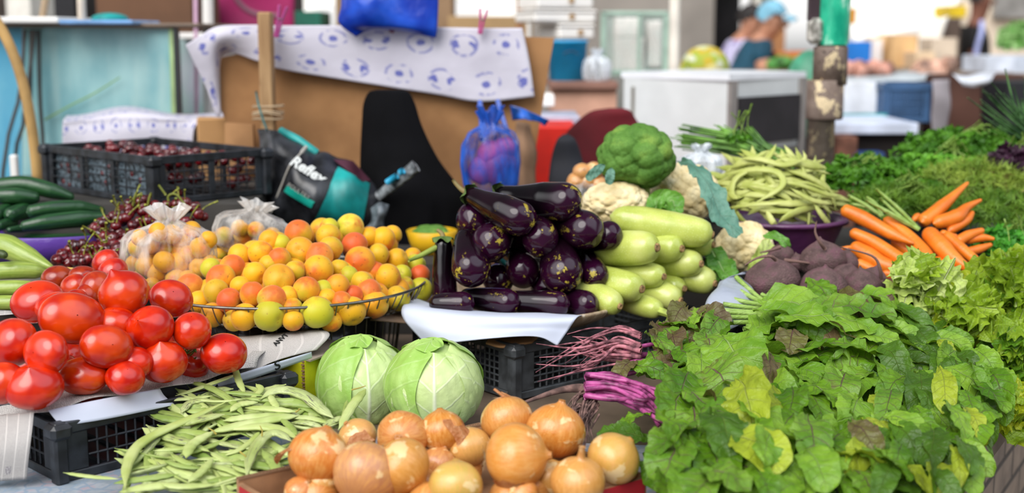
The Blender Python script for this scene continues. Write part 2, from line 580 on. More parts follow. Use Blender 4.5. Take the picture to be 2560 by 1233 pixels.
# SHEETS (paper, cloth)
def cr(P, m):
 "Catmull-Rom resample of control rows"
 P = np.asarray(P, float)
 n = len(P)
 if n == 2:
  t = np.linspace(0, 1, m)
  return P[0][None] + (P[1] - P[0])[None] * t.reshape((-1,) + (1,) * (P.ndim - 1))
 Q = np.concatenate([2 * P[:1] - P[1:2], P, 2 * P[-1:] - P[-2:-1]])
 out = []
 for t in np.linspace(0, n - 1, m):
  i = min(int(t), n - 2)
  f = t - i
  p0, p1, p2, p3 = Q[i], Q[i + 1], Q[i + 2], Q[i + 3]
  out.append(.5 * (2 * p1 + (p2 - p0) * f + (2 * p0 - 5 * p1 + 4 * p2 - p3) * f * f + (3 * p1 - p0 - 3 * p2 + p3) * f ** 3))
 return np.array(out)
def sheet(name, rows, mat, label, cat, nu=20, nv=30, thick=.0008, wob=0.0, seed=0, group=None, parent=None, smooth=True, wf=30):
 """rows: rows of (px,py,Y) or Vector control points"""
 P = np.array([[tuple(at(*c)) if not isinstance(c, Vector) else tuple(c) for c in r] for r in rows])
 P = cr(P, nu)
 P = np.swapaxes(cr(np.swapaxes(P, 0, 1), nv), 0, 1)
 rg = np.random.RandomState(seed)
 du = np.gradient(P, axis=0); dv = np.gradient(P, axis=1)
 N = np.cross(du, dv); N /= np.linalg.norm(N, axis=2)[..., None] + 1e-9
 if wob:
  acc = 0
  for k in range(7):
   d = rg.normal(size=3) * wf
   acc = acc + np.sin(P @ d + rg.uniform(0, 6)) / 3
  P = P + N * (acc * wob)[..., None]
 b = MB()
 cl = lambda A: np.concatenate([[0], np.cumsum(np.linalg.norm(np.diff(A, axis=0), axis=1))])
 vv = cl(P[nu // 2]); uu = cl(P[:, nv // 2])
 UV = np.stack(np.meshgrid(uu / uu[-1], vv / vv[-1], indexing='ij'), -1)
 b.grid(P, uv=UV)
 b.grid((P - N * thick)[:, ::-1], uv=UV[:, ::-1])
 n0 = nu * nv
 def edge(ix):
  for a, c in zip(ix[:-1], ix[1:]):
   (i, j), (k, l) = a, c
   b.f.append((i * nv + j, k * nv + l, n0 + k * nv + (nv - 1 - l), n0 + i * nv + (nv - 1 - j)))
 edge([(0, j) for j in range(nv)]); edge([(nu - 1, j) for j in range(nv)][::-1])
 edge([(i, 0) for i in range(nu)][::-1]); edge([(i, nv - 1) for i in range(nu)])
 o = b.build(name, mat, parent, smooth=smooth)
 if label: tag(o, label, cat, group)
 return o
def m_paper(col='#bcc3d4', col2='#ced4e4'):
 t = NT('white_paper')
 nz = t.noise(t.coord('Object'), 9, 3)
 return t.done(t.pbr(t.mix(nz, col, col2), .55, t.bump(t.noise(t.coord('Object'), 14, 3), .15, .01)))
M_paper = m_paper()
def m_news(lines=46.0, dark=0.55, uv_rot=False, tone='#b4afaa'):
 "newsprint: columns of grey text lines, a headline and a picture block"
 t = NT('newsprint')
 uv = t.coord('UV')
 s = t.n('ShaderNodeSeparateXYZ', {0: uv})
 u, v = (s.outputs[0], s.outputs[1]) if not uv_rot else (s.outputs[1], s.outputs[0])
 row = t.math('FRACT', t.math('MULTIPLY', u, lines))
 ln = t.math('MULTIPLY', t.math('GREATER_THAN', row, .30), t.math('LESS_THAN', row, .78))
 colm = t.math('FRACT', t.math('MULTIPLY', v, 4.3))
 gut = t.math('MULTIPLY', t.math('GREATER_THAN', colm, .06), t.math('LESS_THAN', colm, .94))
 cb = t.n('ShaderNodeCombineXYZ', {0: t.math('MULTIPLY', v, 210.0), 1: t.math('FLOOR', t.math('MULTIPLY', u, lines)), 2: 0.0})
 words = t.math('GREATER_THAN', t.noise(cb.outputs[0], 1.0, 1), .46)
 ink = t.math('MULTIPLY', t.math('MULTIPLY', ln, gut), t.math('MULTIPLY', words, dark))
 bk = t.n('ShaderNodeTexVoronoi', {'Vector': uv, 'Scale': 4.0, 'Randomness': .5}, distance='CHEBYCHEV')
 pic = t.math('LESS_THAN', bk.outputs['Distance'], .24)
 pk = t.math('MULTIPLY', t.math('GREATER_THAN', t.n('ShaderNodeSeparateXYZ', {0: bk.outputs['Color']}).outputs[0], .62), pic)
 pc = t.ramp(t.noise(uv, 40, 4), [(.35, '#56535a'), (.65, '#b9b4b2')])
 base = t.mix(t.noise(t.coord('Object'), 12, 3), tone, '#c6c2be')
 col = t.mix(ink, base, '#2c2b30')
 col = t.mix(pk, col, pc)
 return t.done(t.pbr(col, .8, t.bump(t.noise(t.coord('Object'), 22, 3), .25, .008)))
M_news = m_news()
sheet('newspaper', [[(-60, 1062, 1.93), (110, 1034, 1.845), (230, 1000, 1.878), (360, 976, 1.945), (478, 956, 2.005), (560, 934, 2.06), (640, 920, 2.11)],
     [(-60, 1040, 1.97), (100, 1012, 1.88), (230, 982, 1.92), (360, 955, 1.99), (478, 934, 2.04), (560, 914, 2.09), (650, 890, 2.14)],
     [(-60, 960, 2.10), (100, 950, 2.02), (230, 930, 2.05), (360, 915, 2.10), (480, 900, 2.13), (570, 880, 2.17), (690, 856, 2.22)],
     [(-60, 890, 2.22), (100, 880, 2.17), (230, 870, 2.19), (360, 862, 2.22), (480, 856, 2.24), (580, 850, 2.25), (700, 842, 2.27)]],
  M_news, 'creased newspaper sheet lining the tomato crate', 'newspaper', 24, 48, wob=.0035, seed=3)
sheet('newspaper', [[(600, 938, 2.10), (680, 905, 2.14), (790, 876, 2.185)], [(596, 902, 2.14), (690, 880, 2.17), (822, 845, 2.205)],
     [(600, 868, 2.18), (690, 846, 2.2), (818, 830, 2.22)], [(590, 842, 2.22), (700, 832, 2.23), (790, 823, 2.245)]],
  M_news, 'folded newspaper end sticking out beside the yellow carton', 'newspaper', 20, 24, wob=.004, seed=5)
sheet('newspaper', [[(-40, 1040, 1.845), (84, 1030, 1.815)], [(-40, 1120, 1.80), (76, 1112, 1.80)], [(-50, 1205, 1.80), (66, 1200, 1.80)]],
  m_news(60, .75), 'printed newspaper page hanging over left end of tomato crate', 'newspaper', 20, 14, wob=.002, seed=8)
sheet('paper_strip', [[(480, 990, 2.035), (620, 950, 2.065), (780, 895, 2.15)], [(480, 972, 2.03), (620, 928, 2.06), (778, 880, 2.145)]],
  M_paper, 'narrow white paper strip lettered in black beside the tomatoes', 'paper', 4, 12)
sheet('paper_sheet', [[(120, 1026, 1.838), (250, 999, 1.875), (400, 972, 1.955)], [(132, 1042, 1.833), (262, 1018, 1.872), (412, 990, 1.955)], [(152, 1066, 1.83), (275, 1046, 1.868), (438, 1012, 1.955)]],
  M_paper, 'white paper sheet folded over the front of the tomato crate', 'paper', 10, 24, wob=.001)
for txt, px, py, Y, rot, sz in (('S', 693, 914, 2.098, .4, .026), ('C', 530, 962, 2.032, .9, .024), ('ANVT', 702, 850, 2.168, 2.2, .013)):
 host = {'S': 'paper_strip', 'C': 'paper_strip', 'ANVT': 'newspaper.001'}[txt]
 ho = bpy.data.objects[host]
 d = Vector(ray(px, py)).normalized()
 hit = None
 dg = bpy.context.evaluated_depsgraph_get()
 ok, loc, nrm, idx = ho.ray_cast(Vector((0, 0, CZ)), d)
 if ok:
  if nrm.dot(d) > 0: nrm = -nrm
  Rm = zframe(nrm, (math.cos(rot * .5), 0.3, math.sin(rot * .5)))
  lettering(txt, sz, M_ink, ho, Matrix.Translation(loc + nrm * .0008) @ Rm.to_4x4(), depth=.0003, bold=.0004)
# WIRE BASKET OF APRICOTS
M_wire = plain('#8b8880', .35, metal=.85, var=.2, scale=40)
BC = (-.44, 2.465)
def wire_basket(label, c, z, R0, R1, H, n=76):
 r = empty('wire_basket', label, 'basket', (c[0], c[1], z))
 ring = lambda R, zz, rad: MB().tube([(R * math.cos(a), R * math.sin(a), zz) for a in np.linspace(0, 2 * PI, 73)], rad, 6, caps=False)
 ring(R1, H, .0028).build('rim', M_wire, r, True)
 ring(R0, 0.002, .0022).build('base_ring', M_wire, r, True)
 b = MB()
 for k in range(n):
  a = 2 * PI * k / n
  pts = []
  for s in np.linspace(0, 1, 6):
   R = R0 + (R1 - R0) * s ** .7
   pts.append((R * math.cos(a), R * math.sin(a), H * s ** 1.2))
  pts = [(R0 * .86 * math.cos(a), R0 * .86 * math.sin(a), 0)] + pts
  b.tube(pts, .0015, 4, caps=False)
 b.build('upright_wires', M_wire, r, True)
 b = MB()
 for k in range(-8, 9):
  y = k / 9 * R0
  x = math.sqrt(R0 * R0 - y * y)
  b.tube([(-x, y, 0), (x, y, 0)], .0013, 4)
  b.tube([(y, -x, 0.001), (y, x, 0.001)], .0013, 4)
 b.build('base_wires', M_wire, r, True)
 return r
wire_basket('round wire basket full of apricots', BC, .889, .243, .272, .040)
wire_basket('upturned round wire basket underneath the apricot basket', (-.43, 2.49), .752, .19, .21, .128, 52)
o = MB().lathe([(.001, 0), (.16, 0), (.175, .01), (.182, .115), (.001, .118)], 40).build('plastic_wrap', plain('#3b3c3e', .2, var=.3, scale=25), None, True)
o.location = (-.43, 2.49, .758)
tag(o, 'dark plastic wrapped bundle inside the lower wire basket', 'bundle')
M_card = plain('#a5794f', .85, var=.12, scale=6, hi='#b88a5d')
M_card2 = plain('#8f7763', .9, var=.12, scale=6)
sheet('cardboard_sheet', [[(925, 802, 2.33), (1090, 816, 2.36)], [(985, 788, 2.38), (1090, 790, 2.42)], [(1010, 765, 2.5), (1100, 770, 2.52)]], M_card2, 'brown cardboard flap between the apricot basket and aubergine tray', 'cardboard', 8, 8, thick=.003)
sheet('cardboard_sheet', [[(1215, 862, 2.285), (1262, 870, 2.262), (1330, 858, 2.275)], [(1230, 838, 2.34), (1280, 846, 2.33), (1350, 840, 2.335)]], M_card, 'torn brown cardboard piece under the aubergine tray paper', 'cardboard', 8, 14, thick=.003, wob=.002)
# TOMATOES
def m_tomato(c1, c2):
 t = NT('tomato_skin')
 co = t.offs(t.coord('Object'))
 nz = t.noise(co, 1.1, 2)
 col = t.mix(t.sstep(nz, .32, .68), c1, c2)
 hi = t.n('ShaderNodeObjectInfo').outputs['Color']
 col = t.mix(1.0, col, hi, 'MULTIPLY')
 spk = t.sstep(t.voro(co, 5), .022, .012)
 col = t.mix(t.math('MULTIPLY', spk, .25), col, '#ff9a50')
 return t.done(t.pbr(col, .24, None, coat=.3, spec=.5))
M_tom = m_tomato('#b21603', '#d83a08')
M_scar = plain('#6a5a34', .9)
def tomato_mesh(seed, nip, lobes=5):
 rg = np.random.RandomState(seed)
 t = np.linspace(0.015, PI - .015, 26)
 pr = []
 for a in t:
  r = math.sin(a) ** .92
  z = -math.cos(a) * .86
  z += .16 * math.exp(-(a / .3) ** 2)                       # stem hollow
  if nip:
   z += .17 * math.exp(-((PI - a) / .16) ** 2) + .05 * math.exp(-((PI - a) / .4) ** 2)
  pr.append((r, z))
 ph0 = rg.uniform(0, 6)
 am = rg.uniform(.02, .05)
 am2 = rg.uniform(.02, .05)
 def rf(ph, tt, R):
  w = np.exp(-(tt / .38) ** 2)
  return R * (1 + am * np.cos(lobes * ph + ph0) * w * 1.3 + am2 * np.cos(2 * ph + ph0 * 2))
 b = MB()
 b.lathe(pr, 36, rfun=rf)
 return b.mesh('tomato', M_tom)
def calyx_mesh():
 b = MB()
 b.lathe([(.001, -.66), (.16, -.69), (.2, -.71), (.001, -.72)], 10)
 return b.mesh('stem_scar', M_scar)
TOM = [tomato_mesh(i, i % 2 == 0, 4 + i % 3) for i in range(6)]
SCAR = calyx_mesh()
T = [
 (94, 754, 133, 102, .972, (-.1, -.5, .8), 1, (1, .9, .9), 'dark red tomato at top left corner of the big heap'),
 (180, 796, 164, 108, .965, (.5, -.7, .3), 3, (1, 1.35, 1), 'large wide oblong orange red tomato, widest of the heap'),
 (310, 735, 126, 122, .99, (-.35, -.2, .9), 0, (1, 1.3, 1), 'topmost tomato with a pointed tip at its upper left'),
 (428, 746, 112, 80, .965, (.3, -.6, .5), 5, (1, 1, 1), 'broad flat tomato at the upper right, nearest the apricots'),
 (376, 820, 117, 112, .945, (-.2, -.8, .45), 2, (1, .75, 1), 'round scarlet tomato with pale tip facing forward, below the topmost one'),
 (480, 827, 96, 98, .935, (.1, -.4, .8), 1, (1, .9, 1), 'round red tomato touching the wire basket side, above a curly green stalk'),
 (560, 884, 116, 100, .893, (.2, -.5, .7), 1, (1, .7, 1), 'red tomato alone at the right end of the heap on newspaper'),
 (409, 906, 114, 108, .893, (.0, -.35, .9), 4, (1, 1.1, 1), 'front tomato with upright pointed top, next to the paper sheet corner'),
 (266, 867, 133, 96, .932, (.4, -.5, .2), 3, (1, 1.3, 1), 'oval orange red tomato in the middle of the heap'),
 (115, 882, 131, 90, .935, (-.4, -.8, .2), 5, (1, .8, 1), 'dark red oval tomato above the front left tomato'),
 (30, 858, 142, 118, .94, (-.5, -.5, .3), 3, (1, .9, 1), 'large tomato cut by left picture edge, upper of two'),
 (8, 958, 112, 102, .895, (-.2, -.8, .3), 1, (1, 1.1, 1), 'tomato cut by left picture edge, lower of two'),
 (85, 968, 140, 114, .889, (.05, -.45, .85), 4, (1, .8, 1), 'large red front tomato at the left, over the hanging newspaper'),
 (209, 940, 126, 98, .887, (0, -.2, 1), 3, (1, 1.55, 1), 'most orange tomato in the front row, stem scar at its bottom'),
 (313, 945, 97, 84, .885, (.3, -.5, .6), 1, (1, .7, 1), 'small red front row tomato wedged between two bigger ones'),
 (335, 908, 95, 84, .90, (0, -.3, 1), 1, (1, .6, 1), 'shaded tomato behind the small front row one'),
 (288, 808, 104, 84, .95, (0, -.3, 1), 3, (1, 1.1, 1), 'tomato mostly hidden under the topmost pointed one'),
 (480, 912, 88, 80, .866, (.3, -.3, .8), 5, (1, .8, 1), 'small tomato peeking out right of the upright pointed one'),
 (512, 888, 92, 80, .872, (0, -.3, .8), 5, (1, .6, 1), 'shaded tomato hiding behind the alone right end one'),
 (146, 772, 112, 86, .968, (.1, -.3, .9), 1, (1, .8, 1), 'tomato showing only its rim behind the wide oblong one'),
 (243, 722, 84, 96, .965, (-.2, -.4, .8), 1, (.72, 1.2, 2.5), 'brownish pink tomato tucked left of the topmost pointed one'),
 (220, 742, 60, 74, .955, (-.2, -.4, .8), 5, (.72, 1.2, 2.5), 'brownish pink tomato second from the topmost pointed one'),
 (143, 695, 78, 64, .965, (0, -.3, .9), 1, (.5, .9, 1.5), 'dull dark red tomato next to the pale green pods'),
 (186, 715, 72, 58, .965, (-.3, -.6, .6), 3, (.85, 1.2, 1.5), 'medium red tomato behind the heap with a pale streak'),
 (190, 745, 56, 44, .962, (0, -.3, .9), 1, (.85, .8, 1), 'little tomato dome just above the wide oblong one'),
 (224, 702, 52, 44, .968, (0, -.3, .9), 5, (.85, 1.1, 1.5), 'small red tomato below the yellow stick'),
 (205, 686, 66, 42, .975, (0, -.3, .9), 1, (.5, .7, 1.5), 'dark tomato under the yellow stick beside the cherries'),
 (264, 655, 70, 62, .985, (-.4, -.4, .6), 1, (.9, .8, 4), 'pinkish red tomato leaning on the cherries, upper of a pair'),
 (282, 680, 76, 72, .978, (-.3, -.4, .6), 1, (.9, .8, 4), 'pinkish red tomato against the bag of yellow fruit, lower of a pair'),
]
TOMOB = []
rng = random.Random(4)
for px, py, w, h, z, ax, var, tint, lab in T:
 p = atz(px, py, z)
 k = mpp(p)
 R = zframe(ax, (1, 0, 0))
 view = Vector(ray(px, py)).normalized()
 Z = Vector(ax).normalized()
 sz = 1 / max(.88, abs(Z.z) * .88 + .1)
 rx, rz = w * k / 2, h * k / 2
 M = Matrix.Translation(p) @ R.to_4x4() @ Matrix.Diagonal((rx, (rx + rz) / 2, rz * 1.08, 1))
 o = place('tomato', TOM[var], M, lab, 'tomato', 'tomatoes on the newspaper', [('stem_scar', SCAR)] if 'scar' in lab else (), tuple(tint) + (1,))
 TOMOB.append(o)
for i in range(16):        # lower layer of the heap
 u, v = rng.uniform(.07, .34), rng.uniform(.10, .36)
 p = Vector((-.672 + u * math.cos(A45) - v * math.sin(A45), 1.825 + u * math.sin(A45) + v * math.cos(A45), rng.uniform(.84, .875)))
 place('tomato', TOM[i % 6], TRS(p, rrot(rng), (.036, .036, .033)), 'red tomato buried inside the heap below the visible ones', 'tomato', 'tomatoes buried in the heap', (), (1, .8, 1, 1))
b = MB()
for k in range(5):
 a = np.linspace(0, 5.5, 24)
 c0 = at(468 + k * 5, 872 + (k % 3) * 10, 2.03)
 b.tube([c0 + Vector((.009 * math.cos(x * (1 + .2 * k)) - .002 * k, .003 * x, .010 * math.sin(x + k))) for x in a], .0012, 5)
tag(b.build('tomato_stalk', plain('#5c7a2c', .6), None, True), 'curly green stalk stuck between tomatoes', 'stalk')
b = MB(); b.tube([at(141, 668, 2.42), at(195, 674, 2.41), at(236, 683, 2.40)], .0024, 6)
tag(b.build('wooden_stick', plain('#d9ae55', .6), None, True), 'thin yellow stick between the cherries and dark tomatoes', 'stick')
# APRICOTS
def m_apricot():
 t = NT('apricot_skin')
 oi = t.n('ShaderNodeObjectInfo')
 raw = t.coord('Object')
 co = t.offs(raw)
 s = t.n('ShaderNodeSeparateXYZ', {0: raw})
 nz = t.noise(co, 1.6, 3)
 side = t.math('ADD', t.math('MULTIPLY', s.outputs[2], .62), t.math('MULTIPLY', nz, .8))
 blush = t.sstep(t.math('ADD', side, t.math('MULTIPLY', oi.outputs['Alpha'], .9)), .74, 1.22)
 grn = t.sstep(t.math('ADD', t.math('MULTIPLY', s.outputs[0], .5), nz), .55, 1.1)
 col = t.mix(t.math('MULTIPLY', grn, .6), oi.outputs['Color'], '#aab52a')
 col = t.mix(t.math('MULTIPLY', blush, .78), col, '#d24a1c')
 spk = t.sstep(t.voro(co, 5.5), .12, .05)
 spk2 = t.math('MULTIPLY', spk, t.sstep(t.noise(co, 2.5, 1), .45, .6))
 col = t.mix(t.math('MULTIPLY', spk2, .75), col, '#6b3216')
 spots = t.math('MULTIPLY', t.sstep(t.noise(co, 3.5, 3), .64, .72), .6)
 col = t.mix(spots, col, '#8a4a1c')
 return t.done(t.pbr(col, .48, t.bump(t.noise(co, 60, 2), .03, .01), sheen=.15, spec=.35))
M_apr = m_apricot()
def apricot_mesh(seed):
 rg = np.random.RandomState(seed)
 t = np.linspace(.02, PI - .02, 18)
 pr = [(math.sin(a), -math.cos(a) * .96 + .14 * math.exp(-(a / .28) ** 2) + .05 * math.exp(-((PI - a) / .2) ** 2)) for a in t]
 e = rg.uniform(-.05, .05)
 def rf(ph, tt, R):
  d = np.abs((ph + PI) % (2 * PI) - PI)
  return R * (1 - .085 * np.exp(-(d / .16) ** 2) * np.sin(tt * PI) ** .5 + .03 * np.exp(-((d - .5) / .3) ** 2) + e * np.cos(2 * ph))
 b = MB(); b.lathe(pr, 30, rfun=rf)
 return b.mesh('apricot', M_apr)
APR = [apricot_mesh(i) for i in range(4)]
APC = {'yellow': ('#e0a614', .08), 'orange': ('#e29a18', .22), 'red blushed': ('#e2a01c', .34), 'red': ('#e08030', .58), 'green tinged': ('#bdb424', -.02), 'olive yellow': ('#cfa41c', .04), 'pale yellow': ('#dcc038', -.3), 'pink orange': ('#e4a034', .27)}
def apr_Y(px, py):
 ys = [540, 565, 590, 640, 700, 745, 790, 830]
 vs = [2.47, 2.45, 2.42, 2.35, 2.27, 2.225, 2.205, 2.2]
 return float(np.interp(py, ys, vs)) + .17 * ((px - 690) / 330) ** 2
A = [ # px, py, width, colour word
 (475,717,70,'pink orange'),(527,671,54,'green tinged'),(581,668,65,'red blushed'),(552,698,76,'red blushed'),(541,730,66,'olive yellow'),(572,751,62,'red'),
 (498,756,60,'yellow'),(532,788,63,'orange'),(611,793,70,'yellow'),(583,802,50,'olive yellow'),(598,640,60,'yellow'),(651,633,66,'yellow'),(674,603,58,'orange'),
 (702,611,46,'green tinged'),(746,584,72,'red blushed'),(751,627,70,'orange'),(698,648,60,'red blushed'),(672,663,42,'olive yellow'),(637,685,62,'yellow'),(697,700,84,'orange'),
 (737,678,52,'olive yellow'),(601,716,46,'yellow'),(631,736,66,'red blushed'),(680,748,74,'pink orange'),(720,741,42,'yellow'),(674,789,82,'green tinged'),(733,801,54,'yellow'),(729,771,42,'olive yellow'),
 (766,724,68,'orange'),(876,568,69,'pale yellow'),(820,590,62,'olive yellow'),(823,570,46,'green tinged'),(826,622,63,'olive yellow'),(886,613,66,'red'),(921,593,42,'yellow'),(957,598,64,'yellow'),(981,587,42,'yellow'),
 (946,636,55,'olive yellow'),(993,648,56,'yellow'),(1032,643,48,'yellow'),(1039,660,52,'green tinged'),(900,653,76,'orange'),(798,641,74,'pink orange'),(796,675,76,'yellow'),(848,673,46,'olive yellow'),(871,690,34,'green tinged'),
 (937,678,48,'red blushed'),(969,693,68,'yellow'),(1005,686,44,'green tinged'),(1050,688,54,'red'),(1052,724,62,'green tinged'),(905,706,58,'olive yellow'),(844,716,63,'orange'),(808,726,40,'green tinged'),(921,729,68,'pink orange'),
 (936,761,73,'orange'),(994,746,66,'olive yellow'),(1011,714,44,'green tinged'),(853,756,58,'red blushed'),(878,778,76,'yellow'),(793,781,84,'green tinged'),(817,748,42,'yellow'),(828,804,36,'yellow'),(881,738,34,'red')]
rows = [('in the top tier', 480, 607), ('in the second tier', 607, 655), ('in the third tier', 655, 705), ('in the fourth tier', 705, 745), ('in bottom tier by the wires', 745, 900)]
def apr_label(px, py, c):
 for nm, lo, hi in rows:
  if lo <= py < hi:
   mem = sorted([a for a in A if lo <= a[1] < hi and a[3] == c])
   k = [a[:2] for a in mem].index((px, py))
   if len(mem) == 1: return f'only {c} apricot {nm} of the basket'
   if k == len(mem) - 1: return f'{c} apricot {nm}, last of its colour toward the aubergines'
   return f'{c} apricot {nm}, {ORD[k]} of its colour from the tomatoes'
rng = random.Random(11)
for i, (px, py, wd, c) in enumerate(A):
 p = at(px, py, apr_Y(px, py) + (.012 if wd < 50 else 0))
 r = wd * mpp(p) / 2
 r = max(r, .0195)
 base, bl = APC[c]
 bc = C(base)
 j = 1 + rng.uniform(-.08, .08)
 R = rrot(rng)
 if c in ('red', 'red blushed', 'pink orange') :
  R = zframe((rng.uniform(-.6, .6), -.5, .7), (1, 0, 0)) @ Euler((0, 0, rng.uniform(0, 6))).to_matrix()
 place('apricot', APR[i % 4], TRS(p, R, (r, r * rng.uniform(.94, 1.04), r)), apr_label(px, py, c), 'apricot', 'apricots in the wire basket', (), (bc[0] * j, bc[1] * j, bc[2], bl))
for i in range(60):      # the layers below
 a = A[i % len(A)]
 px, py = a[0] + rng.uniform(-22, 22), a[1] + rng.uniform(-6, 22)
 py = min(py, 792)
 p = at(px, py, apr_Y(px, py) + .052)
 if p.z < .918: p.z = .918
 if (p.x - BC[0]) ** 2 + (p.y - BC[1]) ** 2 > .235 ** 2: continue
 base, bl = APC[rng.choice(['yellow', 'orange', 'olive yellow'])]
 place('apricot', APR[i % 4], TRS(p, rrot(rng), .0255), 'yellow apricot half hidden beneath the others in the wire basket', 'apricot', 'apricots buried in the wire basket', (), C(base)[:3] + (bl,))
# BAGS OF YELLOW FRUIT
def m_film(tint='#f4f2ee', amount=.34, cloud=.5, name='clear_film'):
 t = NT(name)
 co = t.coord('Object')
 nz = t.noise(t.vmath('MULTIPLY', co, (1, 1, .35)), 30, 4, .6)
 bump = t.bump(t.noise(t.vmath('MULTIPLY', co, (1, 1, .3)), 24, 3), .55, .012)
 fr = t.n('ShaderNodeLayerWeight', {'Blend': .35, 'Normal': bump}).outputs['Facing']
 uvz = t.n('ShaderNodeSeparateXYZ', {0: t.coord('UV')}).outputs[0]
 a = t.math('ADD', t.math('MULTIPLY', fr, amount * 1.4), t.math('MULTIPLY', t.sstep(nz, .38, .75), cloud), clamp=True)
 a = t.math('ADD', a, t.math('MULTIPLY', t.sstep(uvz, .72, .95), .45), clamp=True)
 pb = t.pbr(tint, .18, bump, spec=.7)
 pb2 = t.mixsh(.25, pb, t.n('ShaderNodeBsdfTranslucent', {'Color': tint}).outputs[0])
 tr = t.n('ShaderNodeBsdfTransparent', {'Color': (1, 1, 1, 1)}).outputs[0]
 gl = t.n('ShaderNodeBsdfGlossy', {'Roughness': .12, 'Normal': bump}).outputs[0]
 base = t.mixsh(a, tr, pb2)
 return t.done(t.mixsh(t.math('MULTIPLY', t.sstep(fr, .1, .9), .22), base, gl))
M_film = m_film()
def bag_mesh(w, h, d, seed, mat, ears=True, top=.62, fold=10):
 """sack with pleats gathering to a knot"""
 rg = np.random.RandomState(seed)
 nt_, n = 40, 72
 t = np.linspace(0, 1, nt_)
 prof = np.interp(t, [0, .04, .16, .4, .62, .74, .82, .87, .93, 1], [.02, .6, .93, 1, .93, .74, .36, .17, .30, .42])
 zz = np.interp(t, [0, .05, .3, .62, .82, .87, 1], [0, .0, .32, .74, .96, 1.03, 1.24])
 ph = np.arange(n) * 2 * PI / n
 k1, k2 = rg.uniform(0, 6), rg.uniform(0, 6)
 pl = np.interp(t, [0, .3, .6, .8, 1], [.01, .015, .05, .13, .2])
 R = prof[:, None] * (1 + pl[:, None] * np.sin(fold * ph + k1 + 2 * t[:, None]) + .6 * pl[:, None] * np.sin((fold * 1.7 // 1) * ph + k2) + .05 * np.sin(2 * ph + k1) + .04 * np.sin(3 * ph + k2 + 3 * t[:, None]))
 se = 1 / (np.abs(np.cos(ph)) ** 2.6 + np.abs(np.sin(ph)) ** 2.6) ** (1 / 2.6)
 R = R * se
 G = np.stack([R * np.cos(ph) * w / 2, R * np.sin(ph) * d / 2, (zz[:, None] + pl[:, None] * .25 * np.sin(5 * ph + k2)) * h], -1)
 b = MB()
 U = np.repeat(t[:, None], n, 1)
 b.grid(G, closed_v=True, uv=np.stack([U, np.repeat((ph / 6.283)[None], nt_, 0)], -1))
 return b.mesh('plastic_bag', mat)
def bag(label, px, py_bottom, w, h, Y, seed, zb, lean=0, d=None, mat=None, name='plastic_bag', group=None, fold=10):
 p = at(px, py_bottom, Y)
 p.z = zb
 k = mpp(p)
 o = place(name, bag_mesh(w * k, h * k, (d or w * .8) * k, seed, mat or M_film, fold=fold), TRS(p, Euler((0, lean, .3))), label, 'bag', group)
 return o, p, k
BG1 = bag('clear knotted plastic bag of yellow fruit nearest the tomatoes', 428, 720, 222, 160, 2.40, 1, .930)
BG2 = bag('clear knotted plastic bag of yellow fruit behind the apricots', 622, 655, 190, 108, 2.60, 2, .957, lean=.2)
def yellow_in(px, py, w, Y, lab, grp, R=None):
 p = at(px, py, Y)
 r = w * mpp(p) / 2
 place('yellow_apricot', APR[rng.randrange(4)], TRS(p, rrot(rng), (r, r, r)), lab, 'apricot', grp, (), C('#dda01e')[:3] + (-.2,))
for px, py, w in ((345,620,50),(335,660,44),(365,665,54),(410,655,56),(430,585,50),(480,575,46),(520,600,46),(530,690,40),(455,630,58),(470,700,50),(420,720,46),(380,715,44),(455,600,56),(500,620,54),(415,625,54),(370,640,50),(350,595,44),(395,580,48),(445,660,60),(500,668,56),(395,680,58),(350,690,46),(440,700,54),(490,700,50),(525,655,40),(375,610,50),(470,635,44)):
 yellow_in(px, py, w, 2.395 + .02 * ((px + py) % 3 - 1), 'yellow fruit packed inside the clear bag beside the tomatoes', 'yellow fruit in the bag beside the tomatoes')
for px, py, w in ((535,600,44),(600,570,44),(640,575,44),(690,610,44),(665,630,46),(605,640,48),(545,640,40),(560,590,48),(610,585,52),(655,600,50),(580,625,54),(630,622,50),(680,590,44),(555,620,40),(600,605,44)):
 yellow_in(px, py, w, 2.60 + .02 * ((px + py) % 3 - 1), 'yellow fruit packed inside the clear bag behind the apricots', 'yellow fruit in the bag behind the apricots')
# AUBERGINES
def m_aub():
 t = NT('aubergine_skin')
 raw = t.coord('Object')
 co = t.offs(raw, 9.0)
 s = t.n('ShaderNodeSeparateXYZ', {0: raw})
 base = t.mix(t.sstep(t.noise(co, 9, 2), .35, .7), '#060306', '#170711')
 near = t.sstep(s.outputs[2], .075, .0)                      # toward the blossom end
 red = t.mix(t.math('MULTIPLY', near, .6), base, '#34082a')
 patch = t.noise(t.vmath('MULTIPLY', co, (1.5, 1.5, .8)), 26, 7, .75)
 pm = t.sstep(t.math('ADD', patch, t.math('MULTIPLY', t.noise(co, 70, 3), .22)), .71, .745)
 zone = t.sstep(t.math('ADD', s.outputs[2], t.math('MULTIPLY', t.noise(co, 14, 2), .05)), .095, .035)
 col = t.mix(t.math('MULTIPLY', pm, zone), red, '#a8962e')
 rough = t.mix(t.math('MULTIPLY', pm, zone), (.09,) * 3 + (1,), (.5,) * 3 + (1,))
 return t.done(t.pbr(col, rough, t.bump(t.noise(co, 10, 2), .05, .01), spec=.42, coat=.0))
M_aub = m_aub()
M_calyx = plain('#5f7a38', .6, var=.25)
M_stemb = plain('#8a7a4a', .7)
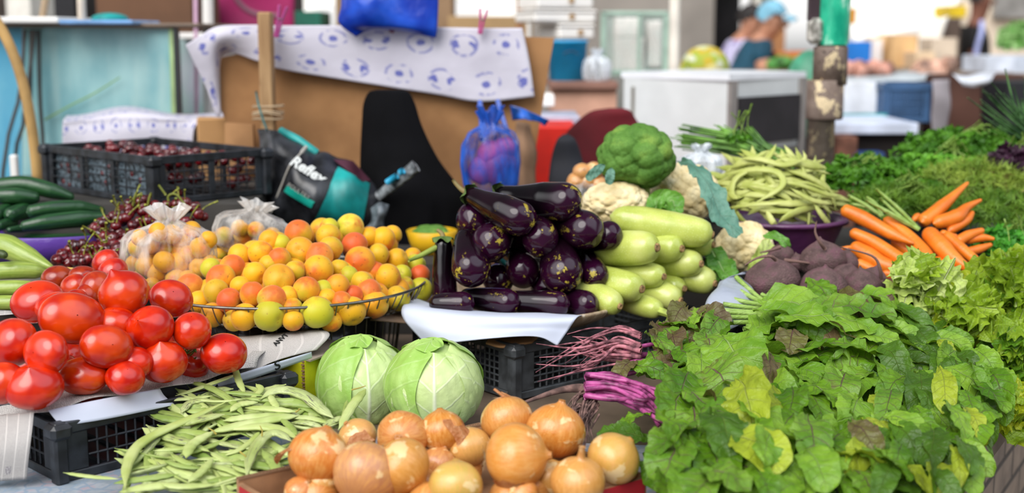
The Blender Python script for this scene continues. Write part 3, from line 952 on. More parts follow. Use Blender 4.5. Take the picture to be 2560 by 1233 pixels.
def aub_mesh(r, L, seed, waist=.72, bend=0.0):
 "blossom end at the origin, axis +Z"
 rg = np.random.RandomState(seed)
 s = np.linspace(0, 1, 30)
 endr = np.sqrt(np.clip(1 - (1 - np.clip(s / (r * 1.05 / L), 0, 1)) ** 2, 0, 1))
 body = np.interp(s, [0, .25, .45, .75, .92, 1], [1, 1, .95, waist, waist * .82, waist * .35])
 R = np.maximum(r * endr * body, .0008)
 P = [(0 + bend * math.sin(x * PI) * L, 0, x * L) for x in s]
 b = MB()
 ph = np.arange(30) * 2 * PI / 30
 k = rg.uniform(0, 6)
 RR = R[:, None] * (1 + .025 * np.sin(2 * ph + k) + .015 * np.sin(3 * ph + 2 * k))
 G = np.stack([RR * np.cos(ph) + np.array(P)[:, 0][:, None], RR * np.sin(ph), np.repeat((s * L)[:, None], 30, 1)], -1)
 b.grid(G, closed_v=True)
 return b.mesh('aubergine', M_aub)
def aub_calyx(r, L, waist=.72):
 b = MB()
 n = 30
 ph = np.arange(n) * 2 * PI / n
 rr = r * waist
 rows_ = []
 for f in (0, .4, .75, 1):
  drop = (.26 + .16 * np.cos(5 * ph)) * f
  R = rr * np.interp(f, [0, .4, .75, 1], [.25, .72, .93, 1.0]) * 1.05 + .001
  rows_.append(np.stack([R * np.cos(ph), R * np.sin(ph), L * (1.003 - .22 * drop)], -1))
 b.grid(np.array(rows_), closed_v=True)
 return b.mesh('calyx', M_calyx)
def aub_stem(r, L, waist, curl):
 b = MB()
 pts = [(0, 0, L * .98)] + [(curl[0] * t * t, curl[1] * t * t, L + (.035 if waist < .7 else .012) * t) for t in np.linspace(.2, 1, 6)]
 b.tube(pts, np.linspace(.0055, .0035, 7), 7)
 return b.mesh('stem', M_stemb)
E = [ # px,py of the blossom-end centre, radius px, axis toward the stem (x right, y away, z up), length m, Y, show calyx, label
 (1112, 738, 31, (-.03, .12, 1), .135, 2.44, 1, 'upright aubergine with a green stem standing at the left end of the pile'),
 (1160, 760, 32, (-1, .12, 0), .085, 2.335, 0, 'sideways lying aubergine at the lower left corner of the tray'),
 (1272, 757, 34, (-.85, .5, 0), .13, 2.34, 0, 'bottom row aubergine with a broad yellow scrape on its tip'),
 (1398, 760, 33, (-.95, .3, 0), .15, 2.335, 0, 'long sideways aubergine in the middle of the bottom row'),
 (1468, 762, 34, (-.7, .75, 0), .15, 2.35, 0, 'bottom row aubergine next to the courgettes, just above the tray rim'),
 (1178, 676, 50, (-.10, .80, .60), .13, 2.37, 0, 'tilted aubergine with a star shaped yellow scratch, left side second row'),
 (1308, 678, 45, (-.3, .95, .05), .18, 2.44, 0, 'shaded aubergine with small yellow spots in the pile centre'),
 (1406, 686, 54, (-.1, .90, .40), .16, 2.37, 0, 'broad round ended aubergine facing forward, centre right second row'),
 (1488, 690, 35, (-.15, .95, .2), .17, 2.40, 0, 'small dark aubergine touching the courgettes in the second row'),
 (1226, 608, 51, (.25, .95, .1), .17, 2.40, 0, 'round aubergine with fine yellow scratches above the tilted one'),
 (1352, 600, 48, (-.1, .95, .3), .17, 2.40, 0, 'aubergine with ragged yellow patches below the two topmost'),
 (1466, 578, 51, (-.55, .8, .1), .18, 2.41, 0, 'reddish aubergine with two yellow scars below the top right one'),
 (1524, 588, 37, (-.45, .8, -.25), .17, 2.44, 0, 'aubergine with a yellow tip at the far right of the pile'),
 (1182, 552, 46, (.2, .97, .0), .17, 2.46, 0, 'round aubergine at the upper left, beside the black cloth'),
 (1304, 548, 45, (-.78, .55, .30), .165, 2.38, 2, 'long shiny aubergine lying on top with a thin curled stem'),
 (1414, 503, 50, (-.85, .5, .02), .19, 2.42, 2, 'topmost aubergine pointing sideways, yellow scratches on its end'),
 (1245, 700, 40, (0, 1, 0), .15, 2.46, 0, 'shaded aubergine behind the tilted one in the second row'),
 (1365, 715, 40, (0, 1, 0), .15, 2.46, 0, 'shaded aubergine just above the middle of the bottom row'),
 (1290, 590, 38, (0, 1, 0), .15, 2.49, 0, 'aubergine in the gap beneath the long shiny one'),
 (1300, 640, 38, (0, 1, 0), .16, 2.50, 0, 'shaded aubergine hidden behind the pile centre'),
 (1430, 615, 38, (0, 1, 0), .16, 2.50, 0, 'dark aubergine hidden between the two yellow patched ones'),
]
AUB = []
rng = random.Random(3)
for i, (px, py, rp, ax, L, Y, cal, lab) in enumerate(E):
 p0 = at(px, py, Y)
 k = mpp(p0)
 r = rp * k
 axv = Vector(ax).normalized()
 p = p0 - axv * r * .85
 M = TRS(p, zframe(axv) @ Euler((0, 0, rng.uniform(0, 6))).to_matrix())
 wst = .62 if cal == 2 else .8
 parts = []
 if cal:
  parts = [('calyx', aub_calyx(r, L, wst)), ('stem', aub_stem(r, L, wst, (.008, .012)))]
 o = place('aubergine', aub_mesh(r, L, i, wst, .03 if cal == 2 else 0), M, lab, 'aubergine', 'aubergines piled on the tray', parts)
 AUB.append(o)
b = MB()
b.tube([at(1106, 610, 2.45), at(1085, 622, 2.44), at(1050, 640, 2.42), at(1022, 652, 2.40)], [.005, .006, .005, .003], 7)
tag(b.build('vegetable_stalk', plain('#8fa046', .6), None, True), 'pale green stalk pointing from the upright aubergine over the apricots', 'stalk')
def m_traywood():
 t = NT('wrapped_tray')
 co = t.coord('Object')
 s = t.n('ShaderNodeSeparateXYZ', {0: co})
 ang = t.math('ARCTAN2', s.outputs[1], s.outputs[0])
 cb = t.n('ShaderNodeCombineXYZ', {0: t.math('MULTIPLY', ang, 5.0), 1: t.math('MULTIPLY', s.outputs[2], 14.0), 2: 0.0}).outputs[0]
 nz = t.noise(cb, 3.0, 5, .65)
 col = t.ramp(nz, [(.3, '#7d6750'), (.5, '#a58f73'), (.62, '#b9a78d'), (.72, '#d8d0c2')])
 return t.done(t.pbr(col, .3, t.bump(nz, .4, .01), coat=.5))
TC = (.018, 2.475)
tray = empty('round_tray', 'round wooden tray wrapped in clear film below the aubergines', 'tray', (TC[0], TC[1], .853))
MB().lathe([(.001, .002), (.125, 0), (.16, .006), (.195, .024), (.207, .036), (.208, .041), (.203, .042), (.190, .033), (.155, .016), (.12, .010), (.001, .010)], 64).build('bowl', m_traywood(), tray, True)
sheet('paper_sheet', [[(1040, 742, 2.44), (1130, 770, 2.37), (1240, 780, 2.33), (1350, 785, 2.32), (1476, 788, 2.37)],
      [(1008, 764, 2.345), (1110, 784, 2.285), (1230, 792, 2.252), (1340, 797, 2.248), (1445, 793, 2.272)],
      [(1010, 800, 2.315), (1100, 822, 2.262), (1225, 826, 2.238), (1345, 822, 2.236), (1420, 826, 2.252)],
      [(1066, 862, 2.285), (1120, 858, 2.25), (1230, 846, 2.232), (1340, 842, 2.232), (1394, 864, 2.236)]],
  M_paper, 'large white paper sheet hanging over the front of the aubergine tray', 'paper', 30, 50, wob=.0018, seed=2, wf=18)
# COURGETTES
def m_courg():
 t = NT('courgette_skin')
 co = t.offs(t.coord('Object'), 5.0)
 s = t.n('ShaderNodeSeparateXYZ', {0: t.coord('Object')})
 nz = t.noise(co, 14, 3)
 col = t.ramp(nz, [(.3, '#a3b04a'), (.5, '#bcc660'), (.72, '#ccd07e')])
 fl = t.sstep(t.voro(co, 260), .35, .15)
 col = t.mix(t.math('MULTIPLY', fl, .35), col, '#d9e2a4')
 sp = t.sstep(t.noise(co, 55, 3, .7), .72, .78)
 col = t.mix(t.math('MULTIPLY', sp, .6), col, '#7c7a2a')
 tip = t.sstep(s.outputs[2], .03, .0)
 col = t.mix(t.math('MULTIPLY', tip, .35), col, '#9cae4a')
 return t.done(t.pbr(col, .28, t.bump(t.noise(co, 40, 2), .04, .01), coat=.25, spec=.5))
M_cou = m_courg()
M_cut = plain('#9a7a4e', .8, var=.35, scale=120, hi='#b9935f')
def cou_mesh(r, L, seed, bend=.04):
 rg = np.random.RandomState(seed)
 s = np.linspace(0, 1, 28)
 R = r * np.interp(s, [0, .012, .035, .09, .2, .4, .7, .88, .96, 1], [.26, .46, .66, .84, .95, 1, .97, .78, .5, .05])
 ph = np.arange(26) * 2 * PI / 26
 k = rg.uniform(0, 6)
 RR = R[:, None] * (1 + .02 * np.sin(2 * ph + k) + .012 * np.sin(5 * ph))
 bx = bend * L * np.sin(s * PI)
 G = np.stack([RR * np.cos(ph) + bx[:, None], RR * np.sin(ph), np.repeat((s * L)[:, None], 26, 1)], -1)
 b = MB(); b.grid(G, closed_v=True)
 return b.mesh('courgette', M_cou)
def cut_mesh(r):
 b = MB()
 rr = r * .24
 b.lathe([(.0004, -.0035), (rr * .4, -.0030), (rr * .55, -.0042), (rr * .95, -.0035), (rr * 1.02, 0), (rr * .9, .003)], 14)
 return b.mesh('stem_scar', M_cut)
G_ = [ # scar px,py, radius px, axis away from scar, length, Y, label
 (1780, 588, 43, (-.98, .12, .17), .205, 2.50, 'largest courgette lying across the top of the pale green pile'),
 (1642, 619, 45, (-.80, .6, -.10), .165, 2.42, 'thick courgette against the aubergines, second tier down'),
 (1704, 622, 38, (-.75, .65, -.02), .16, 2.47, 'courgette directly under the middle of the largest one'),
 (1752, 660, 39, (-.80, .58, -.05), .16, 2.485, 'courgette under the blossom of the largest one, brown cut stem outward'),
 (1786, 709, 38, (-.80, .58, .10), .16, 2.50, 'outermost courgette of the lower tiers, nearest the cauliflower leaves'),
 (1659, 692, 35, (-.75, .65, .03), .16, 2.435, 'courgette with green streaks in the pile centre'),
 (1604, 723, 43, (-.75, .62, .07), .16, 2.385, 'blunt fat courgette resting on the tray rim one'),
 (1549, 766, 35, (-.70, .70, .10), .15, 2.345, 'lowest courgette inside the tray rim beside the aubergines'),
 (1700, 751, 36, (-.78, .60, .12), .16, 2.435, 'courgette of the bottom tier above the black mesh crate'),
 (1652, 778, 30, (-.70, .70, .14), .15, 2.39, 'bottom courgette still wearing its ribbed green stem'),
 (1782, 612, 36, (-.85, .5, .05), .15, 2.545, 'courgette hidden behind the end of the largest one'),
 (1710, 722, 35, (-.75, .65, .02), .16, 2.49, 'courgette hidden behind the bottom tier'),
]
for i, (px, py, rp, ax, L, Y, lab) in enumerate(G_):
 p = at(px, py, Y)
 r = rp * mpp(p)
 axv = Vector(ax).normalized()
 parts = [('stem_scar', cut_mesh(r))]
 if 'ribbed' in lab:
  b = MB()
  n = 20; ph = np.arange(n) * 2 * PI / n
  prof = [(.46, .03), (.36, .008), (.28, -.012), (.30, -.03), (.001, -.032)]
  b.lathe([(q * r, z) for q, z in prof], n, rfun=lambda ph, tt, R: R * (1 + .16 * np.cos(5 * ph)))
  parts = [('ribbed_stem', b.mesh('ribbed_stem', plain('#9fae4c', .6, var=.2, scale=60)))]
 place('courgette', cou_mesh(r, L, i, rng.uniform(-.03, .04)), TRS(p, zframe(axv) @ Euler((0, 0, rng.uniform(0, 6))).to_matrix()), lab, 'courgette', 'courgettes stacked beside the aubergines', parts)
# ONIONS IN THEIR BOX
def m_onion():
 t = NT('onion_skin')
 oi = t.n('ShaderNodeObjectInfo')
 raw = t.coord('Object')
 co = t.offs(raw, 23.0)
 s = t.n('ShaderNodeSeparateXYZ', {0: raw})
 flat = t.n('ShaderNodeCombineXYZ', {0: s.outputs[0], 1: s.outputs[1], 2: 0.0}).outputs[0]
 dirn = t.vmath('NORMALIZE', flat)
 st = t.n('ShaderNodeVectorMath', {0: dirn, 1: t.n('ShaderNodeCombineXYZ', {0: t.math('MULTIPLY', oi.outputs['Random'], 31.0), 1: 0.0, 2: t.math('MULTIPLY', s.outputs[2], .35)}).outputs[0]}, operation='ADD').outputs[0]
 streak = t.noise(st, 9, 3, .6)
 fine = t.noise(st, 42, 2, .5)
 zone = t.noise(co, 1.1, 3, .55)
 col = t.mix(t.math('MULTIPLY', t.sstep(streak, .25, .8), .8), oi.outputs['Color'], '#dda45c')
 col = t.mix(t.math('MULTIPLY', t.sstep(fine, .5, .8), .22), col, '#a8541e')
 col = t.mix(t.math('MULTIPLY', t.sstep(zone, .58, .63), .7), col, '#ecd09a')
 dark = t.sstep(t.math('ADD', zone, t.math('MULTIPLY', t.noise(co, 6, 4, .65), .35)), .40, .33)
 col = t.mix(t.math('MULTIPLY', dark, t.math('MULTIPLY', oi.outputs['Alpha'], .8)), col, '#7a3f2a')
 tip = t.sstep(s.outputs[2], .92, 1.12)
 col = t.mix(t.math('MULTIPLY', tip, .6), col, '#a06a38')
 bm = t.bump(t.math('ADD', t.math('MULTIPLY', fine, .5), t.math('MULTIPLY', t.sstep(zone, .57, .60), .6)), .15, .03)
 return t.done(t.pbr(col, .26, bm, coat=.35, spec=.5))
M_on = m_onion()
def onion_mesh(seed, neck=.22):
 rg = np.random.RandomState(seed)
 prof = [(.001, -.90), (.10, -.915), (.2, -.90), (.45, -.82), (.72, -.64), (.92, -.36), (1.0, -.02), (.96, .28), (.82, .56), (.6, .78), (.38, .90), (.22, .97), (.13, 1.02 + neck * .3), (.10, 1.02 + neck), (.12, 1.04 + neck), (.001, 1.02 + neck)]
 P = cr(np.array(prof), 46)
 P[:, 0] = np.maximum(P[:, 0], .0005)
 k = rg.uniform(0, 6)
 b = MB()
 b.lathe(P, 40, rfun=lambda ph, tt, R: R * (1 + .018 * np.sin(3 * ph + k) + .012 * np.sin(7 * ph + 2 * k) + np.where(tt > .78, .10 * np.sin(9 * ph + k), 0)))
 return b.mesh('onion', M_on)
ONI = [onion_mesh(i, n) for i, n in enumerate((.03, .10, .06, .42))]
def tuft_mesh(seed):
 rg = random.Random(seed)
 b = MB()
 for k in range(16):
  a = rg.uniform(0, 6.28); r = rg.uniform(.02, .12)
  q = rg.uniform(.1, .3)
  b.tube([(r * math.cos(a), r * math.sin(a), -.89), (r * 1.6 * math.cos(a), r * 1.6 * math.sin(a), -.98), ((r + q) * math.cos(a + .4), (r + q) * math.sin(a + .4), -1.03 - rg.uniform(-.02, .08))], [.012, .010, .005], 4)
 return b.mesh('root_tuft', plain('#a08c66', .9))
TUFT = tuft_mesh(1)
def m_peel():
 t = NT('onion_peel')
 nz = t.noise(t.coord('Object'), 4, 4)
 col = t.ramp(nz, [(.3, '#b9703a'), (.6, '#cf9460'), (.8, '#d8b494')])
 pb = t.pbr(col, .4, t.bump(nz, .3, .05))
 return t.done(t.mixsh(.35, pb, t.n('ShaderNodeBsdfTranslucent', {'Color': col}).outputs[0]))
M_peel = m_peel()
def peel_mesh(a0, a1, z0, z1, lift, seed):
 rg = np.random.RandomState(seed)
 nu, nv = 12, 12
 rows_ = []
 for i in range(nu):
  u = i / (nu - 1)
  row = []
  for j in range(nv):
   v = j / (nv - 1)
   a = a0 + (a1 - a0) * v + .25 * math.sin(3 * u + seed)
   th = z0 + (z1 - z0) * u * (1 + .25 * math.sin(4 * v + seed * 2))
   R = 1.012 + lift * max(0, u - .35) ** 1.5 * (1 + .5 * math.sin(5 * v + seed))
   row.append((R * math.sin(th) * math.cos(a), R * math.sin(th) * math.sin(a), R * .93 * math.cos(th)))
  rows_.append(row)
 b = MB(); b.grid(np.array(rows_))
 return b.mesh('loose_peel', M_peel)
O_ = [ # px,py,w,h,neck axis,z,colour,dark amount,mesh,label,(peel)
 (797, 1142, 160, 146, (.25, .35, .85), .832, '#c8742a', 1.0, 0, 'rusty orange onion with dark blotches at the left end of the box', (2.9, 3.7, 1.4, 1.9, .8)),
 (914, 1186, 177, 156, (.3, .7, .55), .822, '#b97e58', .7, 0, 'large pinkish brown onion at the front of the box', None),
 (1003, 1167, 152, 138, (.75, -.25, -.5), .828, '#c98a3a', .0, 1, 'smooth golden onion behind the large pinkish one', None),
 (1007, 1092, 138, 120, (-.1, -.9, .25), .835, '#c07638', .35, 2, 'onion with its round dry neck facing forward', None),
 (894, 1094, 104, 92, (-.5, -.3, .8), .82, '#cf9a58', .2, 1, 'half peeled onion at the back beside the beans', (-1.5, -.4, .5, 1.4, .5)),
 (1105, 1080, 102, 128, (-.1, .3, .9), .838, '#c07420', .35, 0, 'deep amber onion in torn loose skin against the cabbage', (-1.2, .6, 1.0, 2.2, .9)),
 (1267, 1050, 138, 124, (.25, -.55, -.7), .845, '#c8843c', .1, 1, 'onion with a bare cream patch in front of crate corner', (1.3, 1.8, 2.3, 2.7, .5)),
 (1289, 1143, 180, 154, (.97, -.15, .10), .838, '#cf8636', .25, 1, 'biggest onion lying sideways in the centre, roots to one side', (-2.2, -.6, 1.2, 2.2, .15)),
 (1389, 1079, 144, 150, (.2, .1, .95), .838, '#c97c2c', .75, 1, 'upright onion with grey purple stains, nearest the purple roots', None),
 (1533, 1148, 139, 130, (.6, .1, .65), .826, '#cda04c', .1, 0, 'clean glossy pale onion at the right end under the leaves', None),
 (1445, 1206, 144, 126, (.1, -.1, .98), .815, '#c78a42', .2, 3, 'onion with a tall wrinkled neck at the front edge', None),
 (1372, 1196, 100, 104, (.6, .2, .6), .80, '#c79346', .1, 1, 'pale onion tucked behind the tall necked one', None),
 (1139, 1216, 144, 124, (0, .5, .8), .81, '#c4a850', .0, 0, 'greenish yellow onion at the lower middle edge', None),
 (1172, 1120, 108, 110, (-.3, .3, .8), .815, '#c99850', .2, 1, 'dusty pale onion between the amber and the biggest one', None),
 (806, 1206, 80, 90, (-.3, .2, .9), .80, '#cf9e58', .2, 1, 'cream onion squeezed between the rusty and the pinkish one', None),
 (753, 1232, 92, 80, (.4, -.3, .7), .79, '#c06a30', .6, 1, 'small onion sticking up at lower left corner of the box', None),
 (1304, 1236, 96, 74, (.3, .4, -.6), .795, '#c4742e', .5, 1, 'onion with root hairs up at the bottom, under the biggest one', None),
 (1096, 1162, 92, 90, (.3, .2, .8), .80, '#c07a48', .6, 1, 'flaky skinned onion low between golden and amber ones', None),
]
rng = random.Random(8)
for px, py, w_, h_, ax, z, col, dk, me, lab, peel in O_:
 p = atz(px, py, z)
 k = mpp(p)
 r = (w_ + h_) / 4 * k
 axv = Vector(ax).normalized()
 parts = [('root_tuft', TUFT)] if axv.z < .3 or rng.random() < .2 else []
 if peel: parts.append(('loose_peel', peel_mesh(*peel, len(lab))))
 R = zframe(axv)
 if not peel: R = R @ Euler((0, 0, rng.uniform(0, 6))).to_matrix()
 place('onion', ONI[me], TRS(p, R, (r * 1.02, r * 1.02, r * .97)), lab, 'onion', 'onions in the cardboard box', parts, C(col)[:3] + (dk,))
BXA = math.atan2(.61, .79)
bx = empty('cardboard_box', 'open cardboard box full of onions at the front edge', 'box', (-.376, 1.672, .743), BXA)
M_boxin = plain('#a67c58', .9, var=.15, scale=20)
for nm, c, sz in (('side_wall', (.232, -.003, .03), (.464, .006, .060)), ('side_wall', (.232, -.317, .026), (.464, .006, .052)), ('end_wall', (.003, -.16, .028), (.006, .31, .056)), ('end_wall', (.461, -.16, .028), (.006, .31, .056)), ('base', (.232, -.16, .003), (.455, .306, .004))):
 MB().box(c, sz).build(nm, M_boxin, bx)
b = MB()
for k in range(90):
 b.box((.232 + (k - 45) * .0051, -.003, .0605), (.0028, .005, .0018), Euler((0, .6 if k % 2 else -.6, 0)).to_matrix())
b.box((.232, -.0062, .0615), (.464, .0012, .003)); b.box((.232, .0002, .0615), (.464, .0012, .003))
b.build('corrugated_edge', plain('#8a6a4e', .95), bx)
b = MB(); b.box((.23, -.3205, .03), (.46, .0012, .044)); b.box((-.0007, -.16, .028), (.0012, .3, .05))
b.build('red_print', plain('#b3202a', .6), bx)
for i in range(14):
 u, v = rng.uniform(.05, .41), -rng.uniform(.05, .27)
 p = bx.matrix_basis @ Vector((u, v, .036))
 place('onion', ONI[i % 3], TRS(p, rrot(rng), .034), 'onion buried at the bottom of the cardboard box', 'onion', 'onions at the bottom of the box', (), C('#c07a38')[:3] + (.4,))
# LEAF SHAPES
def leaf_pts(b, path, nrm, wid, nu=16, nv=9, ruf=.0, rufn=5, cup=.15, seed=0, shape='oval', fold=0.0, M=None):
 """adds one leaf to b: path of centre points, surface normal(s), max half width"""
 rg = np.random.RandomState(seed)
 P = cr(np.array([tuple(p) for p in path]), nu)
 T = np.gradient(P, axis=0); T /= np.linalg.norm(T, axis=1)[:, None] + 1e-9
 N0 = np.array(nrm, float)
 N = N0 - T * (T @ N0)[:, None]; N /= np.linalg.norm(N, axis=1)[:, None] + 1e-9
 S = np.cross(N, T)
 u = np.linspace(0, 1, nu)
 if shape == 'oval': wf = np.interp(u, [0, .08, .25, .5, .75, .9, .965, 1], [.16, .42, .85, 1, .94, .74, .5, .12])
 elif shape == 'beet': wf = np.interp(u, [0, .06, .18, .4, .65, .82, .92, .97, 1], [.08, .30, .78, 1, .96, .84, .64, .42, .12])
 elif shape == 'tongue': wf = np.interp(u, [0, .12, .3, .6, .85, 1], [.12, .28, .6, 1, .9, .3])
 elif shape == 'frill': wf = np.interp(u, [0, .2, .5, .8, 1], [.35, .6, .95, 1.0, .7])
 elif shape == 'ellipse': wf = np.sqrt(np.clip(1 - (2 * u - 1) ** 2, .01, 1))
 else: wf = np.ones(nu)
 v = np.linspace(-1, 1, nv)
 k1, k2, k3 = rg.uniform(0, 6.3, 3)
 edge = np.abs(v)[None, :] ** (3.5 if shape == 'frill' else 1.7) + (.8 * u[:, None] ** 6 if shape == 'frill' else 0)
 wav = np.sin(u[:, None] * PI * rufn + k1 + 1.2 * v[None, :]) + (.0 if shape == 'frill' else .6) * np.sin(u[:, None] * PI * rufn * 2.3 + k2 - v[None, :] * 2)
 wj = 1 + (.05 if shape == 'frill' else .035) * np.sin(u * PI * rufn * 1.6 + k3) + .02 * np.sin(u * 40 + k1)
 W = (wid * wf * wj)[:, None] * v[None, :]
 H = ruf * wid * wav * edge + cup * wid * (edge - .3) * wf[:, None] + .07 * wid * np.sin(3 * v[None, :] + u[:, None] * 9 + k2) + .045 * wid * np.sin(7 * v[None, :] - u[:, None] * 17 + k1)
 G = P[:, None, :] + S[:, None, :] * W[..., None] + N[:, None, :] * H[..., None]
 U, V = np.meshgrid(u, (v + 1) / 2, indexing='ij')
 b.grid(G, uv=np.stack([U, V], -1), M=M)
 return b
def m_leaf(c1, c2, vein, nm='leaf', vamt=.7, rough=.42, trans=.22, nside=7.0, slope=1.1, mott=14, vw=.035, dark=None, wob=.9, bs=.8):
 t = NT(nm)
 uv = t.n('ShaderNodeSeparateXYZ', {0: t.coord('UV')})
 u = uv.outputs[0]
 av = t.math('ABSOLUTE', t.math('SUBTRACT', t.math('MULTIPLY', uv.outputs[1], 2.0), 1.0))
 mid = t.sstep(av, t.math('MULTIPLY', t.math('SUBTRACT', 1.25, u), vw * 1.6), 0.0)
 ph = t.math('FRACT', t.math('ADD', t.math('SUBTRACT', t.math('MULTIPLY', u, nside), t.math('MULTIPLY', av, slope)), t.math('MULTIPLY', t.noise(t.coord('Object'), 30, 2), wob)))
 tri = t.math('ABSOLUTE', t.math('SUBTRACT', ph, .5))
 side = t.math('MULTIPLY', t.sstep(tri, .075, .01), t.math('SUBTRACT', 1.0, t.math('MULTIPLY', av, .6)))
 vn = t.math('MAXIMUM', mid, t.math('MULTIPLY', side, .55))
 co = t.coord('Object')
 nz = t.noise(co, mott, 4, .6)
 col = t.mix(t.sstep(nz, .32, .68), c1, c2)
 if dark:
  n2 = t.noise(co, mott * .7, 5, .7)
  col = t.mix(t.math('MULTIPLY', t.sstep(n2, .60, .68), .7), col, dark)
 col = t.mix(t.math('MULTIPLY', vn, vamt), col, vein)
 bm = t.bump(t.math('ADD', t.math('MULTIPLY', vn, -.6), t.noise(co, 70, 3)), bs, .006)
 pb = t.pbr(col, rough, bm, spec=.4)
 return t.done(t.mixsh(trans, pb, t.n('ShaderNodeBsdfTranslucent', {'Color': t.mix(.4, col, '#90a820')}).outputs[0]))
M_lf_mid = m_leaf('#44700f', '#6e981e', '#8f6a70', 'beet_leaf_green', .55)
M_lf_light = m_leaf('#628e20', '#86ac34', '#b9cf8a', 'beet_leaf_light', .55)
M_lf_dark = m_leaf('#36560f', '#527a1e', '#8aa648', 'leaf_dark', .5)
M_lf_yel = m_leaf('#8a9c22', '#a8b834', '#d0d87a', 'leaf_yellow', .5)
M_lf_brown = m_leaf('#5c4a34', '#6a6a34', '#8a4a6a', 'leaf_brown', .6, mott=20)
M_lf_spot = m_leaf('#527e1c', '#769a30', '#8a3f70', 'beet_leaf_purple_veined', .8, dark='#6a5a34')
M_stem_pale = m_leaf('#8fb24a', '#b4d07a', '#d6e6ae', 'pale_stalks', .3)
M_stem_purple = plain('#8e2a66', .45, var=.35, scale=40, hi='#c05a98')
M_root_pink = plain('#9c5a66', .8, var=.35, scale=60, hi='#c07a84')
M_root_brown = plain('#7d6058', .9, var=.3, scale=50)
def g_Y(px, py):
 base = 1.62 + (1233 - py) / 463 * .70
 return base + .00012 * (px - 1900) * (1 if px > 1900 else .2)
def in_poly(x, y, poly):
 c = False
 n = len(poly)
 for i in range(n):
  x0, y0 = poly[i]; x1, y1 = poly[(i + 1) % n]
  if (y0 > y) != (y1 > y) and x < (x1 - x0) * (y - y0) / (y1 - y0) + x0: c = not c
 return c
def leaf_on(b, Yf, px, py, ang, Lp, Wp, rng, lift=.25, droop=.35, up=0.0, ruf=.12, cup=.12, shape='beet', nu=16, nv=9, rufn=5):
 """leaf whose middle shows at px,py; ang = picture direction of the tip (0 right, 90 down)"""
 a = math.radians(ang)
 bx_, by_ = px - math.cos(a) * Lp / 2, py - math.sin(a) * Lp / 2
 p, tx, ty, n = surf(Yf, px, py)
 k = mpp(p)
 p0, _, _, n0 = surf(Yf, bx_, by_)
 sn = max(0, math.sin(a))
 d = (tx * math.cos(a) + ty * math.sin(a) + Vector((0, -.06, -.34)) * sn).normalized()
 n = (n + Vector((0, -.22, 0)) * sn).normalized()
 L = Lp * k * 1.05
 c = p + n * (.012 + up)
 path = []
 for t in (0, .25, .5, .75, 1):
  s = t - .5
  path.append(c + d * (L * s) + n * (L * lift * (.25 - s * s)) - Vector((0, 0, 1)) * (L * droop * max(0, s) ** 1.6) - n * (L * .25 * max(0, -s) ** 1.4))
 leaf_pts(b, path, n + Vector((rng.uniform(-.75, .75), rng.uniform(-.35, .3), rng.uniform(-.3, .4))), Wp * k / 2, nu, nv, ruf, rufn, cup + rng.uniform(-.1, .15), rng.randrange(10 ** 6), shape)
def greens(label, polyg, Yf, n, ang, Lr, Wr, mats, seed, cat='greens', name='leafy_bunch', group='bunches of leafy greens', under=True, shape='beet', ruf=.13, angj=35, up=(0, .035), heroes=(), lift=.25, droop=.35):
 rng = random.Random(seed)
 xs = [p[0] for p in polyg]; ys = [p[1] for p in polyg]
 cx, cy = sum(xs) / len(xs), sum(ys) / len(ys)
 root = empty(name, label, cat, at(cx, cy, Yf(cx, cy)), 0, group)
 Mi = Matrix.Translation(-root.location)
 bs = {}
 tot = 0; tries = 0
 pts = []
 while tot < n and tries < n * 60:
  tries += 1
  px, py = rng.uniform(min(xs), max(xs)), rng.uniform(min(ys), max(ys))
  if not in_poly(px, py, polyg): continue
  if any((px - q[0]) ** 2 + (py - q[1]) ** 2 < (Lr[0] * .18) ** 2 for q in pts): continue
  pts.append((px, py)); tot += 1
 pts.sort(key=lambda q: q[1])
 for i, (px, py) in enumerate(pts):
  m = rng.choices(range(len(mats)), [w for _, w in mats])[0]
  b = bs.setdefault(m, MB())
  A_ = ang(px, py) if callable(ang) else ang
  low = rng.random() < .35
  leaf_on(b, Yf, px, py, A_ + rng.gauss(0, angj), rng.uniform(*Lr), rng.uniform(*Wr), rng, lift=rng.uniform(.1, .45) * lift / .25, droop=rng.uniform(.1, .6) * droop / .35,
    up=(-.03 if low else rng.uniform(*up)), ruf=rng.uniform(.5, 1.4) * ruf, shape=shape)
 for m, b in bs.items():
  for i, V in enumerate(b.v): b.v[i] = V - np.array(root.location)
  b.build('leaves', mats[m][0], root, True)
 for (px, py, a, L, W, up_, mt, sh, lf, dr) in heroes:
  b = MB()
  leaf_on(b, Yf, px, py, a, L, W, rng, lift=lf, droop=dr, up=up_, ruf=.10, cup=.10, shape=sh, nu=30, nv=17, rufn=7)
  for i, V in enumerate(b.v): b.v[i] = V - np.array(root.location)
  b.build('leaf', mt, root, True)
 return root
def tubes_on(root, name, mat, Yf, lines, n=6):
 b = MB()
 for pts, r0, r1, up in lines:
  Q = []
  for px, py in pts:
   p, tx, ty, nn = surf(Yf, px, py)
   Q.append(p + nn * up)
  Q = cr(np.array([tuple(q) for q in Q]), 14)
  k = mpp(Vector(Q[0]))
  b.tube(Q - np.array(root.location), np.linspace(r0 * k, r1 * k, 14), n)
 o = b.build(name, mat, root, True)
 return o
mixA = [(M_lf_mid, 4), (M_lf_light, 4), (M_lf_spot, 3), (M_lf_brown, .8), (M_lf_yel, .5)]
mixB = [(M_lf_mid, 4), (M_lf_light, 2), (M_lf_dark, 3), (M_lf_spot, 1.5), (M_lf_yel, .6)]
mixC = [(M_lf_dark, 4), (M_lf_mid, 4), (M_lf_light, 2), (M_lf_yel, .6)]
mixD = [(M_lf_brown, 3), (M_lf_spot, 3), (M_lf_mid, 2), (M_lf_dark, 1)]
